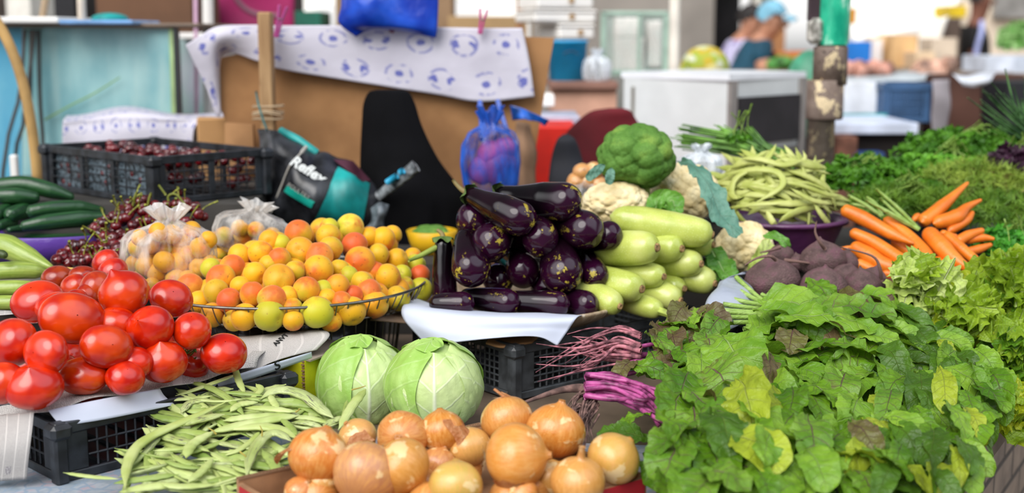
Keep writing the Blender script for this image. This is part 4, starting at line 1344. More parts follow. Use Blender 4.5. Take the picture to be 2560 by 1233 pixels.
r1 = greens('bunch of beet greens with thin pink roots lying toward the mesh crate', [(1640, 880), (1700, 815), (1770, 800), (1800, 880), (1760, 960), (1690, 985), (1625, 935)], g_Y, 46, 60, (70, 130), (50, 90), mixD, 1, angj=45,
   heroes=[(1740, 838, -75, 110, 40, .03, M_lf_light, 'oval', .1, .1), (1700, 870, 200, 110, 60, .03, M_lf_mid, 'oval', .3, .3), (1560, 960, 130, 90, 50, .02, M_lf_brown, 'oval', .3, .5), (1620, 965, 20, 110, 60, .02, M_lf_mid, 'oval', .2, .2), (1765, 920, 80, 100, 80, .04, M_lf_spot, 'beet', .2, .3)])
rngr = random.Random(77)
lines = []
for k in range(26):
 y0 = 880 + rngr.uniform(-10, 45)
 x1 = rngr.uniform(1325, 1480); y1 = 870 + rngr.uniform(-8, 110) * (1 - (x1 - 1320) / 700)
 lines.append(([(1600, y0), (1540, y0 + rngr.uniform(-22, 8)), ((x1 + 1540) / 2, (y0 + y1) / 2 + rngr.uniform(-26, 12)), (x1, y1)], rngr.uniform(4, 8), 1.1, rngr.uniform(0, .03)))
tubes_on(r1, 'roots', M_root_pink, g_Y, lines)
lines = []
for k in range(12):
 y0 = 885 + rngr.uniform(0, 50)
 lines.append(([(1560, y0 + 10), (1600, y0), (1660, y0 - 5 + rngr.uniform(-25, 20))], 6, 5, rngr.uniform(0, .02)))
tubes_on(r1, 'stalks', M_stem_purple, g_Y, lines)
r2 = greens('bunch of beet greens with thick magenta stalks behind the onions', [(1705, 1010), (1790, 950), (1900, 930), (1960, 1060), (1900, 1265), (1660, 1265), (1650, 1150)], g_Y, 90, lambda x, y: 70 + (1800 - x) * .1, (100, 180), (80, 140), mixA, 2, angj=28, up=(0, .05),
   heroes=[(1822, 985, 75, 200, 165, .06, M_lf_light, 'beet', .25, .3), (1852, 1105, 80, 230, 130, .06, M_lf_yel, 'oval', .35, .4), (1770, 1110, 55, 240, 110, .045, M_lf_spot, 'oval', .2, .4), (1700, 1060, 100, 200, 110, .05, M_lf_mid, 'oval', .25, .4),
     (1690, 1180, 70, 190, 130, .05, M_lf_mid, 'beet', .25, .4), (1560, 1095, 190, 130, 80, -.005, M_lf_dark, 'oval', .1, .2), (1800, 1180, 75, 200, 120, .055, M_lf_dark, 'beet', .3, .4), (1590, 1060, 150, 90, 60, .0, M_lf_mid, 'oval', .2, .2)])
lines = []
for k in range(26):
 y0 = 975 + rngr.uniform(-6, 44)
 lines.append(([(1462, y0), (1530, y0 + rngr.uniform(-18, 14)), (1600, y0 + 16 + rngr.uniform(-20, 18)), (1665 + rngr.uniform(-20, 20), y0 + 70 + rngr.uniform(-60, 20))], rngr.uniform(6, 9), rngr.uniform(4, 6), rngr.uniform(0, .03)))
tubes_on(r2, 'stalks', M_stem_purple, g_Y, lines)
lines = [([(1470, 990), (1440, 985), (1390, 993), (1325, 1016), (1290, 1030)], 15, 1.5, .01), ([(1462, 1010), (1440, 1040), (1425, 1075), (1422, 1120)], 6, 1.5, .0), ([(1480, 1030), (1470, 1070), (1460, 1120), (1455, 1150)], 5, 1.5, .0)]
for k in range(44):
 x0, y0 = rngr.uniform(1440, 1500), rngr.uniform(985, 1040)
 lines.append(([(x0, y0), (x0 - rngr.uniform(5, 40), y0 + rngr.uniform(10, 50)), (x0 - rngr.uniform(0, 60), y0 + rngr.uniform(50, 120))], 3, .8, rngr.uniform(0, .015)))
tubes_on(r2, 'roots', M_root_brown, g_Y, lines)
greens('bunch of wide beet leaves with purple midribs on top of the greens', [(1900, 850), (2000, 800), (2200, 790), (2230, 880), (2180, 980), (2000, 1010), (1900, 960)], g_Y, 56, 15, (110, 190), (70, 130), mixA, 3, angj=30, up=(0, .04),
  heroes=[(2110, 850, 8, 220, 110, .05, M_lf_spot, 'beet', .15, .1), (2050, 880, 12, 240, 110, .055, M_lf_light, 'beet', .15, .1), (2040, 785, 60, 120, 80, .04, M_lf_mid, 'oval', .2, .2), (2080, 945, 5, 220, 90, .045, M_lf_mid, 'oval', .2, .2), (1960, 920, 100, 90, 80, .05, M_lf_brown, 'beet', .2, .3), (2170, 905, 20, 150, 70, .04, M_lf_light, 'beet', .2, .2), (1905, 1010, 95, 130, 60, .06, M_lf_brown, 'oval', .3, .3)])
greens('bunch of mixed beet leaves hanging in the lower middle of the greens', [(1920, 1000), (2120, 970), (2190, 1060), (2180, 1265), (1880, 1265)], g_Y, 100, 75, (80, 150), (60, 105), mixA, 4, angj=35, up=(0, .04),
  heroes=[(1960, 1090, 95, 150, 90, .05, M_lf_mid, 'beet', .25, .3), (2010, 1180, 85, 200, 100, .05, M_lf_spot, 'oval', .2, .3), (1900, 1215, 100, 130, 90, .055, M_lf_light, 'beet', .25, .3), (2140, 1180, 60, 120, 70, .05, M_lf_brown, 'oval', .2, .3)])
greens('bunch of smooth dark spinach leaves facing the lettuces', [(2160, 790), (2280, 800), (2390, 880), (2420, 960), (2300, 980), (2200, 900)], g_Y, 70, 35, (80, 150), (45, 75), mixC, 5, shape='oval', angj=22, ruf=.08, up=(0, .03))
greens('bunch of drooping spinach leaves over the corner of the stall', [(2190, 960), (2400, 940), (2480, 1010), (2430, 1140), (2400, 1260), (2160, 1260)], g_Y, 165, lambda x, y: 78 - (x - 2200) * .08, (80, 150), (48, 85), mixB, 6, shape='oval', angj=26, ruf=.10, up=(0, .045), droop=.5,
  heroes=[(2330, 1050, 85, 160, 62, .06, M_lf_yel, 'tongue', .2, .4), (2370, 1130, 70, 150, 70, .05, M_lf_light, 'oval', .2, .4), (2420, 1020, 75, 140, 80, .05, M_lf_mid, 'oval', .2, .4), (2400, 1090, 80, 120, 60, .05, M_lf_mid, 'oval', .2, .4), (2340, 940, 60, 60, 36, .05, M_lf_yel, 'oval', .2, .3), (2440, 985, 60, 110, 60, .055, M_lf_light, 'oval', .2, .4)])
r7 = greens('bunch of radish greens with pale cut stalks pointing at the courgettes', [(1960, 800), (2030, 800), (2040, 840), (1960, 850)], g_Y, 12, 10, (60, 100), (40, 60), [(M_lf_mid, 1), (M_lf_dark, 1)], 9, shape='oval')
lines = []
for (x0, y0, x1, y1) in ((1838, 716, 1905, 775), (1850, 752, 1915, 785), (1818, 770, 1945, 792), (1805, 785, 1950, 800), (1798, 800, 1950, 806), (1800, 803, 1950, 812), (1822, 818, 1952, 815), (1830, 832, 1950, 824), (1856, 848, 1950, 836), (1862, 840, 1948, 842), (1900, 760, 1960, 792), (1880, 852, 1950, 848)):
 lines.append(([(x0, y0), ((x0 + x1) / 2, (y0 + y1) / 2 + 2), (x1, y1), (x1 + 40, y1 + 6)], 6.5, 5, .02))
tubes_on(r7, 'stalks', M_stem_pale, g_Y, lines)
# LETTUCES
M_let = m_leaf('#7a9c1c', '#a0bc34', '#d8e69a', 'lettuce_leaf', .5, trans=.35, mott=18)
M_let_pale = m_leaf('#b4cc5c', '#d4e290', '#f0f2d0', 'lettuce_pale', .7, trans=.3)
M_let_dark = m_leaf('#4e7e18', '#76a024', '#b4d86a', 'lettuce_dark', .5, trans=.3)
M_let_yel = m_leaf('#98aa18', '#b8c42a', '#dfe68a', 'lettuce_yellow', .5, trans=.3)
def l_Y(px, py):
 return 2.06 + (1100 - py) / 440 * .36 + .00010 * (px - 2300)
def lettuce(label, cx, cy, rx, ry, n, mats, seed, Lr=(80, 120), Wr=(90, 130), Yf=l_Y, ruf=.20):
 rng = random.Random(seed)
 root = empty('lettuce', label, 'lettuce', at(cx, cy, Yf(cx, cy)), 0, 'lettuces')
 bs = {}
 for i in range(n):
  a = rng.uniform(0, 2 * PI); q = math.sqrt(rng.uniform(.0, 1))
  px, py = cx + rx * q * math.cos(a), cy + ry * q * math.sin(a)
  m = rng.choices(range(len(mats)), [w for _, w in mats])[0]
  b = bs.setdefault(m, MB())
  p, tx, ty, n = surf(Yf, px, py)
  k = mpp(p)
  A_ = a + rng.gauss(0, .7)
  L = rng.uniform(*Lr) * k; W = rng.uniform(*Wr) * k * .62
  d = (tx * math.cos(A_) + ty * math.sin(A_)).normalized()
  n2 = (n * rng.uniform(.5, 1.2) + d * rng.uniform(-.9, .25) + Vector((rng.gauss(0, .2), 0, rng.gauss(0, .2)))).normalized()
  d = (d - n2 * d.dot(n2)).normalized()
  s_ = n2.cross(d)
  o_ = p - d * L * .55 + n * (.05 * (1 - q * q) + rng.uniform(-.01, .02))
  th = np.linspace(-1.75, 1.75, 76)[None, :]; r_ = np.linspace(.06, 1, 10)[:, None]
  k1, k2 = rng.uniform(0, 6), rng.uniform(0, 6)
  w_ = rng.uniform(8, 12)
  ro = (.62 + .38 * np.cos(th * .62)) * (1 + .05 * np.sin(th * 5 + k1))
  wv = np.sin(w_ * th + 1.3 * np.sin(3 * th + k1)) + .5 * np.sin(w_ * 1.9 * th + k2)
  H = ruf * L * .62 * r_ ** 3.5 * wv + L * rng.uniform(-.15, .25) * r_ ** 2 + .03 * L * np.sin(6 * r_ + 4 * th + k2)
  rr = r_ * ro * (1 + .05 * r_ ** 4 * np.cos(w_ * 2.1 * th + k1))
  G = np.array(o_)[None, None] + (rr * np.cos(th * .9))[..., None] * np.array(d) * L + (rr * np.sin(th * .9))[..., None] * np.array(s_) * W + (H * np.ones_like(th))[..., None] * np.array(n2)
  b.grid(G, uv=np.stack(np.broadcast_arrays(r_, (th + 1.75) / 3.5), -1))
 for m, b in bs.items():
  for i, V in enumerate(b.v): b.v[i] = V - np.array(root.location)
  b.build('leaves', mats[m][0], root, True)
 return root
lettuce('pale lettuce with a whitish heart beside the beetroots', 2270, 735, 50, 42, 20, [(M_let_pale, 3), (M_let, 1)], 1, (90, 130), (80, 110), ruf=.12)
lettuce('bright green lettuce in front of the carrots', 2390, 800, 70, 60, 30, [(M_let, 3), (M_let_yel, 1)], 2)
lettuce('curly lettuce at the right picture edge below the curly parsley', 2520, 740, 55, 62, 26, [(M_let, 3), (M_let_dark, 1)], 3)
lettuce('dense frilly lettuce at the right picture edge above the brick wall', 2520, 900, 75, 75, 44, [(M_let_dark, 3), (M_let, 2)], 4, (55, 90), (70, 110), ruf=.24)
lettuce('yellowish frilly lettuce lowest on the corner over the bricks', 2500, 1040, 75, 48, 34, [(M_let_yel, 3), (M_let, 2)], 5, (55, 90), (70, 110), ruf=.24)
lettuce('flat topped lettuce between the carrots and the spinach', 2330, 765, 55, 36, 18, [(M_let, 2), (M_let_pale, 1)], 6)
b = MB(); b.tube([at(2455, 822, 2.30), at(2473, 830, 2.27), at(2479, 838, 2.25)], [.012, .012, .011], 10)
tag(b.build('cut_stalk', plain('#9fb85a', .6), None, True), 'stubby pale cut stalk between two lettuces', 'stalk')
# CABBAGES
M_cab = m_leaf('#b4d078', '#cfe2a0', '#eef4da', 'cabbage_leaf', .75, rough=.34, trans=.12, nside=4.0, slope=1.7, mott=7, vw=.05, wob=.25, bs=.25)
M_cab_g = m_leaf('#98c258', '#b4d47a', '#d8e8b0', 'cabbage_outer', .45, rough=.36, trans=.15, nside=4.0, slope=1.6, mott=12, wob=.3, bs=.3)
def cab_shell(b, R, th0, th1, ph0, dph, off, seed, curl=.0, nu=40, nv=44, z=1.0):
 """leaf wrapped round a ball: midrib climbs at azimuth ph0 from polar th0 (base) to th1"""
 rg = np.random.RandomState(seed)
 u = np.linspace(0, 1, nu)[:, None]; v = np.linspace(-1, 1, nv)[None, :]
 k1, k2, k3 = rg.uniform(0, 6, 3)
 wf = np.sqrt(np.clip(1 - (2 * u * .86 + .14 - 1) ** 2, .02, 1))
 th = th0 + (th1 - th0) * u * (1 - .16 * v ** 2)
 ph = ph0 + dph * v * (.55 + .45 * wf) / np.maximum(.55, np.sin(np.clip(th, .3, 2.8)))
 e = np.maximum(np.abs(v) ** 6, u ** 9)
 bump_ = .010 * np.sin(9 * v + 5 * u + k1) + .008 * np.sin(14 * u - 6 * np.abs(v) + k2) + .006 * np.sin(23 * v + 17 * u + k3)
 vein = .016 * np.exp(-(v / .06) ** 2) * (1 - u) + .006 * np.cos(2 * PI * (u * 5 - np.abs(v) * 1.9)) * np.exp(-((np.abs(v) - .3) / .4) ** 2)
 rr = R * (1 + off + bump_ + vein + e * (curl + .02 * np.sin(17 * u + 11 * v + k1)))
 G = np.stack([rr * np.sin(th) * np.cos(ph), rr * np.sin(th) * np.sin(ph), rr * np.cos(th) * z], -1)
 U, V = np.meshgrid(np.linspace(0, 1, nu), np.linspace(0, 1, nv), indexing='ij')
 b.grid(G, uv=np.stack([U, V], -1))
 return b
def cabbage(label, px, py, wp, hp, Y, rot, seed, zb):
 p = at(px, py, Y)
 k = mpp(p)
 r = wp * k / 2
 z = hp / wp
 root = empty('cabbage', label, 'cabbage', p, rot, 'cabbages')
 b = MB(); b.sphere((0, 0, 0), (r * .97, r * .97, r * .97 * z), 40)
 b.build('head', M_cab, root, True)
 fr = -PI / 2
 L = [(2.75, .55, fr + .12, 1.05, .025, 0, M_cab), (2.7, .25, fr - 1.25, 1.0, .045, .02, M_cab_g), (2.7, .3, fr + 1.75, 1.0, .035, .0, M_cab), (2.7, .2, fr + 3.3, 1.15, .03, 0, M_cab_g), (2.2, -.55, fr + 2.9, 1.0, .055, .03, M_cab_g)]
 for i, (t0, t1, ph, dp, off, cu, mt) in enumerate(L):
  b = MB(); cab_shell(b, r, t0, t1, ph, dp, off, seed * 10 + i, cu, z=z)
  b.build('outer_leaf', mt, root, True)
 return root
cabbage('left cabbage, the one behind, beside the yellow carton', 905, 962, 222, 238, 2.18, .15, 1, 0)
cabbage('right cabbage, the one in front, beside the mesh crate corner', 1085, 965, 238, 226, 2.075, -.05, 2, 0)
# BEETROOTS
def m_beet():
 t = NT('beetroot_skin')
 co = t.offs(t.coord('Object'), 11.0)
 nz = t.noise(co, 2.2, 5, .6)
 col = t.ramp(nz, [(.3, '#4a3838'), (.5, '#5f4a49'), (.7, '#6f4a55')])
 dust = t.sstep(t.noise(co, 8, 5, .7), .55, .72)
 col = t.mix(t.math('MULTIPLY', dust, .5), col, '#86746a')
 fl = t.sstep(t.noise(co, 22, 2), .70, .76)
 col = t.mix(t.math('MULTIPLY', fl, .4), col, '#b39a80')
 return t.done(t.pbr(col, .7, t.bump(t.noise(co, 12, 5), .3, .03), spec=.3))
M_beet = m_beet()
def beet_mesh(seed, taper=.3):
 rg = np.random.RandomState(seed)
 prof = [(.001, -.86), (.14, -.86), (.3, -.85), (.6, -.74), (.88, -.45), (1.0, -.05), (.95, .3), (.78, .6), (.5, .85), (.24, 1.0), (.1, 1.12), (.03, 1.2 + taper * .2)]
 P = cr(np.array(prof), 40); P[:, 0] = np.maximum(P[:, 0], .001)
 k = rg.uniform(0, 6)
 b = MB(); b.lathe(P, 36, rfun=lambda ph, tt, R: R * (1 + .035 * np.sin(2 * ph + k) + .02 * np.sin(3 * ph + 2 * k + 6 * tt) + .012 * np.sin(8 * tt * 6 + ph)))
 return b.mesh('beetroot', M_beet)
BEE = [beet_mesh(i) for i in range(4)]
BT = [(1930, 703, 140, 116, (-.15, .1, 1), 2.43, 'large beetroot at the left of the bowl, root curling left', [(1940, 650), (1925, 641), (1895, 645), (1862, 663)]),
  (2056, 652, 114, 100, (-.1, .2, 1), 2.50, 'beetroot at the top of the pile with root sticking up', [(2062, 622), (2050, 606), (2038, 580), (2042, 552)]),
  (2058, 722, 118, 112, (0, -.25, 1), 2.40, 'round beetroot in the middle with pointed top', []),
  (1970, 768, 94, 76, (.15, -.2, 1), 2.36, 'small beetroot at the front with a long root hooked over to the left', [(1990, 744), (1987, 724), (1955, 729), (1907, 762)]),
  (2156, 718, 92, 96, (-.2, -.2, 1), 2.42, 'beetroot right of the round middle one', []),
  (2142, 776, 108, 76, (0, -.3, 1), 2.37, 'front right beetroot half under the leaves, dark root arching right', [(2142, 744), (2172, 724), (2203, 726), (2240, 752)]),
  (2182, 700, 66, 66, (.3, .1, 1), 2.47, 'small beetroot behind, its root bending back over the carrots', [(2203, 702), (2200, 672), (2180, 640), (2100, 618)]),
  (1952, 640, 66, 60, (-.1, .3, 1), 2.54, 'beetroot peeking out below the curled cauliflower stalk', [(1950, 618), (1930, 625), (1900, 632)]),
  (2112, 658, 66, 66, (.3, .3, 1), 2.52, 'lighter brown beetroot against the carrots', []),
  (2118, 690, 80, 60, (.2, -.1, 1), 2.46, 'beetroot wedged between the top one and its right neighbour', []),
  (1995, 660, 50, 50, (-.2, .2, 1), 2.52, 'beetroot in the gap between the top and the large left one', [(1961, 651), (2000, 655), (2050, 662)]),
  (2180, 755, 60, 60, (.2, 0, 1), 2.42, 'shaded beetroot next to the pale lettuce', [])]
rng = random.Random(5)
for i, (px, py, w_, h_, ax, Y, lab, root_) in enumerate(BT):
 p = at(px, py, Y)
 k = mpp(p)
 o = place('beetroot', BEE[i % 4], TRS(p, zframe(ax), (w_ * k / 2, (w_ + h_) * k / 4, h_ * k / 2 * .97)), lab, 'beetroot', 'beetroots in the lined bowl')
 if root_:
  Q = cr(np.array([tuple(at(x, y, Y - .035 - .012 * (j > 0))) for j, (x, y) in enumerate(root_)]), 16)
  b = MB(); b.tube(Q, np.linspace(5.5, 1.6, 16) * k, 7)
  c = b.build('root', M_root_brown, None, True)
  c.data.transform(o.matrix_world.inverted())
  c.parent = o
bw = empty('bowl', 'dark bowl holding the beetroots', 'bowl', (.585, 2.47, .818), 0)
MB().lathe([(.001, 0), (.10, 0), (.16, .03), (.185, .075), (.178, .075), (.15, .035), (.09, .008), (.001, .008)], 48).build('basin', plain('#3c3f46', .5), bw, True)
def m_lining():
 t = NT('grey_plastic_lining')
 co = t.coord('Object')
 nz = t.noise(co, 16, 4)
 pb = t.pbr(t.mix(nz, '#9aa3b4', '#c2c8d4'), .3, t.bump(t.noise(co, 20, 3), .5, .012))
 return t.done(t.mixsh(.2, pb, t.n('ShaderNodeBsdfTranslucent', {'Color': C('#c8d0e0')}).outputs[0]))
sheet('plastic_lining', [[(1880, 684, 2.46), (1850, 690, 2.44), (1882, 720, 2.36), (1900, 770, 2.32)], [(1868, 680, 2.44), (1812, 700, 2.38), (1830, 745, 2.31), (1870, 800, 2.28)], [(1840, 690, 2.43), (1795, 712, 2.37), (1772, 765, 2.30), (1800, 830, 2.26)], [(1800, 706, 2.42), (1782, 730, 2.36), (1760, 780, 2.31), (1762, 812, 2.27)]],
  m_lining(), 'grey blue plastic lining folded over the beetroot bowl edge', 'plastic sheet', 24, 28, wob=.004, seed=4, wf=40)
# CARROTS
def m_carrot():
 t = NT('carrot_skin')
 uv = t.n('ShaderNodeSeparateXYZ', {0: t.coord('UV')})
 co = t.offs(t.coord('Object'), 5.0)
 ring = t.noise(t.n('ShaderNodeCombineXYZ', {0: t.math('MULTIPLY', uv.outputs[0], 60.0), 1: t.math('MULTIPLY', uv.outputs[1], 5.0), 2: t.rnd()}).outputs[0], 1.0, 3)
 col = t.ramp(t.noise(co, 12, 3), [(.3, '#d06410'), (.55, '#e27a1c'), (.75, '#ea8e34')])
 col = t.mix(t.math('MULTIPLY', t.sstep(ring, .62, .72), .35), col, '#b0540e')
 tip = t.sstep(uv.outputs[0], .94, 1.0)
 col = t.mix(t.math('MULTIPLY', tip, .5), col, '#a2622a')
 return t.done(t.pbr(col, .38, t.bump(ring, .25, .006), coat=.15))
M_car = m_carrot()
def tint_mat(): return M_car
def c_Y(px, py): return 2.53 + (720 - py) / 270 * .30
CAR = [ # path, widths, up, label, stems
 ([(2103,522),(2157,546),(2230,586),(2285,610)], (32,38,30,7), .055, 'carrot with a rounded thick end nearest the purple bowl', ()),
 ([(2125,579),(2186,607),(2259,654),(2317,686)], (27,32,33,20), .040, 'long blunt carrot second from the purple bowl', ()),
 ([(2209,546),(2262,584),(2312,636),(2335,683),(2358,718)], (24,32,38,26,10), .035, 'bent carrot with green stalks, tip pointing down', (((2204,541),(2160,510),(2120,488)), ((2204,541),(2168,518),(2128,510)), ((2206,541),(2190,510),(2165,492)))),
 ([(2314,575),(2355,619),(2390,651),(2446,686)], (42,46,34,8), .050, 'stout carrot in the middle with long green stalks', (((2297,573),(2245,520),(2190,472)), ((2297,573),(2230,535),(2165,500)), ((2297,574),(2240,545),(2180,508)), ((2298,574),(2250,540),(2200,495)))),
 ([(2361,584),(2405,624),(2463,671),(2498,700)], (28,30,20,6), .035, 'slender carrot reaching farthest toward the curly lettuce', ()),
 ([(2332,648),(2376,683),(2425,712)], (34,36,18), .018, 'carrot lying below the stout middle one', ()),
 ([(2128,612),(2171,639),(2215,665),(2288,683)], (32,44,40,28), .015, 'wrinkled carrot behind the beetroots', ()),
 ([(2303,557),(2355,516),(2422,455)], (36,34,8), .02, 'carrot pointing up to the right, highest tip', ()),
 ([(2332,560),(2390,543),(2417,519),(2455,499)], (34,40,22,8), .02, 'crooked carrot with a narrow raised tip, second highest', ()),
 ([(2370,580),(2415,552),(2432,530)], (24,24,12), .0, 'carrot under the crooked one', ()),
 ([(2390,607),(2420,589),(2460,575)], (28,26,14), .02, 'short carrot pointing right, upper of the three at the right side', ()),
 ([(2410,602),(2455,595),(2487,598)], (22,22,8), .0, 'short carrot pointing right, middle of the three at the right side', ()),
 ([(2415,632),(2450,622),(2480,611)], (24,22,10), .0, 'short carrot pointing right, lowest of the three at the right side', ()),
 ([(2350,580),(2375,590),(2394,592)], (18,20,12), .03, 'small carrot end poking out beside the stout one', ()),
 ([(2098,622),(2118,620),(2137,617)], (6,11,8), .02, 'thin pale carrot tip above the beetroots', ()),
 ([(2138,655),(2165,668),(2195,680)], (26,28,22), .0, 'carrot behind the lighter brown beetroot', ()),
 ([(2203,683),(2245,690),(2290,694)], (26,30,24), .0, 'carrot just above the pale lettuce heart', ()),
 ([(2315,728),(2350,737),(2385,738)], (24,28,18), .0, 'reddish carrot partly covered by lettuce leaves', ()),
 ([(2360,706),(2390,722),(2412,732)], (24,26,16), .0, 'carrot under the blunt lower tips', ()),
 ([(2283,552),(2293,543),(2300,538)], (16,20,14), .0, 'orange carrot end behind the green stalks', ()),
 ([(2230,600),(2275,630),(2320,665)], (30,34,28), .0, 'carrot hidden under the bent and the blunt ones', ()),
]
def path_mesh(name, pts, widths, mat, n=16, m=26, k=None, squash=1.0, round_ends=True):
 Q = cr(np.array([tuple(p) for p in pts]), m)
 c = Q.mean(0)
 W = np.interp(np.linspace(0, 1, m), np.linspace(0, 1, len(widths)), widths) / 2
 if round_ends:
  s = np.linspace(0, 1, m)
  L = np.linalg.norm(np.diff(Q, axis=0), axis=1).sum() / (k or 1)
  e0 = np.clip(s * L / (W[0] + 1e-6), 0, 1); e1 = np.clip((1 - s) * L / (W[-1] + 1e-6), 0, 1)
  W = W * np.maximum(.08, np.sqrt(1 - (1 - e0) ** 2)) * np.maximum(.08, np.sqrt(1 - (1 - e1) ** 2))
  ext0 = Q[0] - Q[1]; ext1 = Q[-1] - Q[-2]
 b = MB()
 b.tube(Q - c, W * (k or 1), n, squash=squash)
 return b.mesh(name, mat), Vector(c)
for pts, wd, up, lab, stems in CAR:
 Q = []
 for px, py in pts:
  p, tx, ty, nn = surf(c_Y, px, py)
  Q.append(at(px, py, c_Y(px, py) - up * .9))
 k = mpp(Q[0])
 me, c = path_mesh('carrot', Q, wd, M_car, 16, 40, k)
 o = place('carrot', me, Matrix.Translation(c), lab, 'carrot', 'carrots in the pile')
 if stems:
  b = MB()
  for st in stems:
   R_ = cr(np.array([tuple(at(x, y, c_Y(*pts[0]) - up * .9 + .01 * i)) for i, (x, y) in enumerate(st)]), 10)
   b.tube(R_ - np.array(c), np.linspace(5.2, 3.8, 10) * k, 6)
  b.build('stalks', M_stem_pale, o, True)
tr_ = prism('x', [(.66, 2.52), (.98, 2.40), (1.12, 2.62), (.98, 2.86), (.68, 2.86)], .901, .915, plain('#4a2f24', .8), 'thing')
tr_.name = 'serving_board'
tag(tr_, 'dark board below the pile of carrots', 'board')
# CAULIFLOWERS AND BROCCOLI
def bumpy(levels, seed, sub=6, squash=(1, 1, 1)):
 V, F = ico(sub)
 rg = np.random.RandomState(seed)
 R = np.ones(len(V))
 for n, amp, sharp in levels:
  P = sphere_pts(n)
  P = P + rg.normal(size=P.shape) * .35 / math.sqrt(n) * 1.6
  P /= np.linalg.norm(P, axis=1)[:, None]
  d = np.full(len(V), -1.0)
  for i in range(0, n, 200):
   d = np.maximum(d, (V @ P[i:i + 200].T).max(1))
  ang = np.arccos(np.clip(d, -1, 1))
  a0 = 2.1 / math.sqrt(n) * sharp
  R += amp * np.sqrt(np.clip(1 - (ang / a0) ** 2, 0, 1))
 R /= R.mean()
 return V * R[:, None] * np.array(squash), F
def m_curd():
 t = NT('cauliflower_curd')
 co = t.coord('Object')
 nz = t.noise(co, 30, 4)
 col = t.ramp(nz, [(.3, '#d8c08a'), (.55, '#ead8aa'), (.75, '#f2e6c6')])
 col = t.mix(t.math('MULTIPLY', t.sstep(t.noise(co, 12, 2), .66, .74), .4), col, '#b98f4a')
 return t.done(t.pbr(col, .7, t.bump(t.noise(co, 220, 3), .35, .003), spec=.3))
M_curd = m_curd()
def m_broc():
 t = NT('broccoli_florets')
 co = t.coord('Object')
 nz = t.noise(co, 22, 4)
 col = t.ramp(nz, [(.3, '#4a7428'), (.55, '#648e3a'), (.75, '#88a444')])
 v = t.voro(co, 340)
 col = t.mix(t.math('MULTIPLY', t.sstep(v, .15, .6), .35), col, '#2f5420')
 return t.done(t.pbr(col, .75, t.bump(v, -.6, .003), spec=.3))
M_broc = m_broc()
def head(name, label, px, py, wp, hp, Y, levels, mat, seed, cat, grp, rot=None, dome=.85, sub=6):
 p = at(px, py, Y)
 k = mpp(p)
 V, F = bumpy(levels, seed, sub)
 b = MB(); b.add(V * np.array((wp / 2, (wp + hp) / 4, hp / 2)) * k * .98, F)
 o = b.build(name, mat, None, True)
 o.location = p
 tag(o, label, cat, grp)
 return o, p, k
cl = [(45, .16, 1.1), (240, .06, 1.1), (1300, .022, 1.1)]
ca1 = head('cauliflower', 'cauliflower under the broccoli on the side of the aubergines', 1540, 508, 172, 112, 2.68, cl, M_curd, 1, 'cauliflower', 'cauliflowers')
ca2 = head('cauliflower', 'tall cauliflower behind the largest courgette, leaf draped over it', 1712, 482, 172, 150, 2.80, cl, M_curd, 2, 'cauliflower', 'cauliflowers')
ca3 = head('cauliflower', 'cauliflower between the courgettes and the beetroots', 1860, 618, 146, 134, 2.66, cl, M_curd, 3, 'cauliflower', 'cauliflowers')
br1 = head('broccoli', 'big broccoli head on top of the cauliflowers', 1592, 392, 194, 164, 2.70, [(16, .20, 1.05), (70, .13, 1.1), (700, .025, 1.1)], M_broc, 4, 'broccoli', None, sub=6)
b = MB(); b.tube([(0, .02, -.02), (.01, .05, -.10), (.0, .06, -.13)], [.03, .026, .024], 12)
b.build('stem', plain('#8aa65a', .6), br1[0], True)
M_bluleaf = m_leaf('#4c7a6a', '#6a9684', '#9fc0a8', 'broccoli_leaf', .5, rough=.5, trans=.12, mott=20)
M_cabgreen = m_leaf('#3f7a2a', '#6aa03a', '#b8d890', 'cauliflower_leaf', .8, rough=.4, trans=.2, vw=.09)
def path_leaf(name, pts, wpx, mat, nrm, parent=None, label=None, cat='leaf', **kw):
 Q = [at(*p) for p in pts]
 k = mpp(Q[0])
 b = MB()
 leaf_pts(b, Q, nrm, wpx * k / 2, kw.pop('nu', 30), kw.pop('nv', 15), **kw)
 o = b.build(name, mat, None, True)
 if parent is not None:
  o.data.transform(parent.matrix_world.inverted() if parent.matrix_world != Matrix.Identity(4) else Matrix.Translation(-parent.location))
  o.parent = parent
 if label: tag(o, label, cat)
 return o
path_leaf('broccoli_leaf', [(1692, 402, 2.70), (1735, 418, 2.66), (1775, 470, 2.60), (1805, 540, 2.56), (1850, 588, 2.52)], 62, M_bluleaf, (.2, -.9, .4), label='long blue green leaf draped down over the cauliflowers', ruf=.28, rufn=9, shape='tongue', seed=3)
for pts, wd, par in (([(1512, 412, 2.62), (1490, 428, 2.62), (1466, 450, 2.62)], 26, br1[0]), ([(1530, 420, 2.61), (1525, 440, 2.60), (1522, 462, 2.60)], 24, br1[0])):
 path_leaf('leaf', pts, wd, M_bluleaf, (0, -.9, .3), parent=par, ruf=.15)
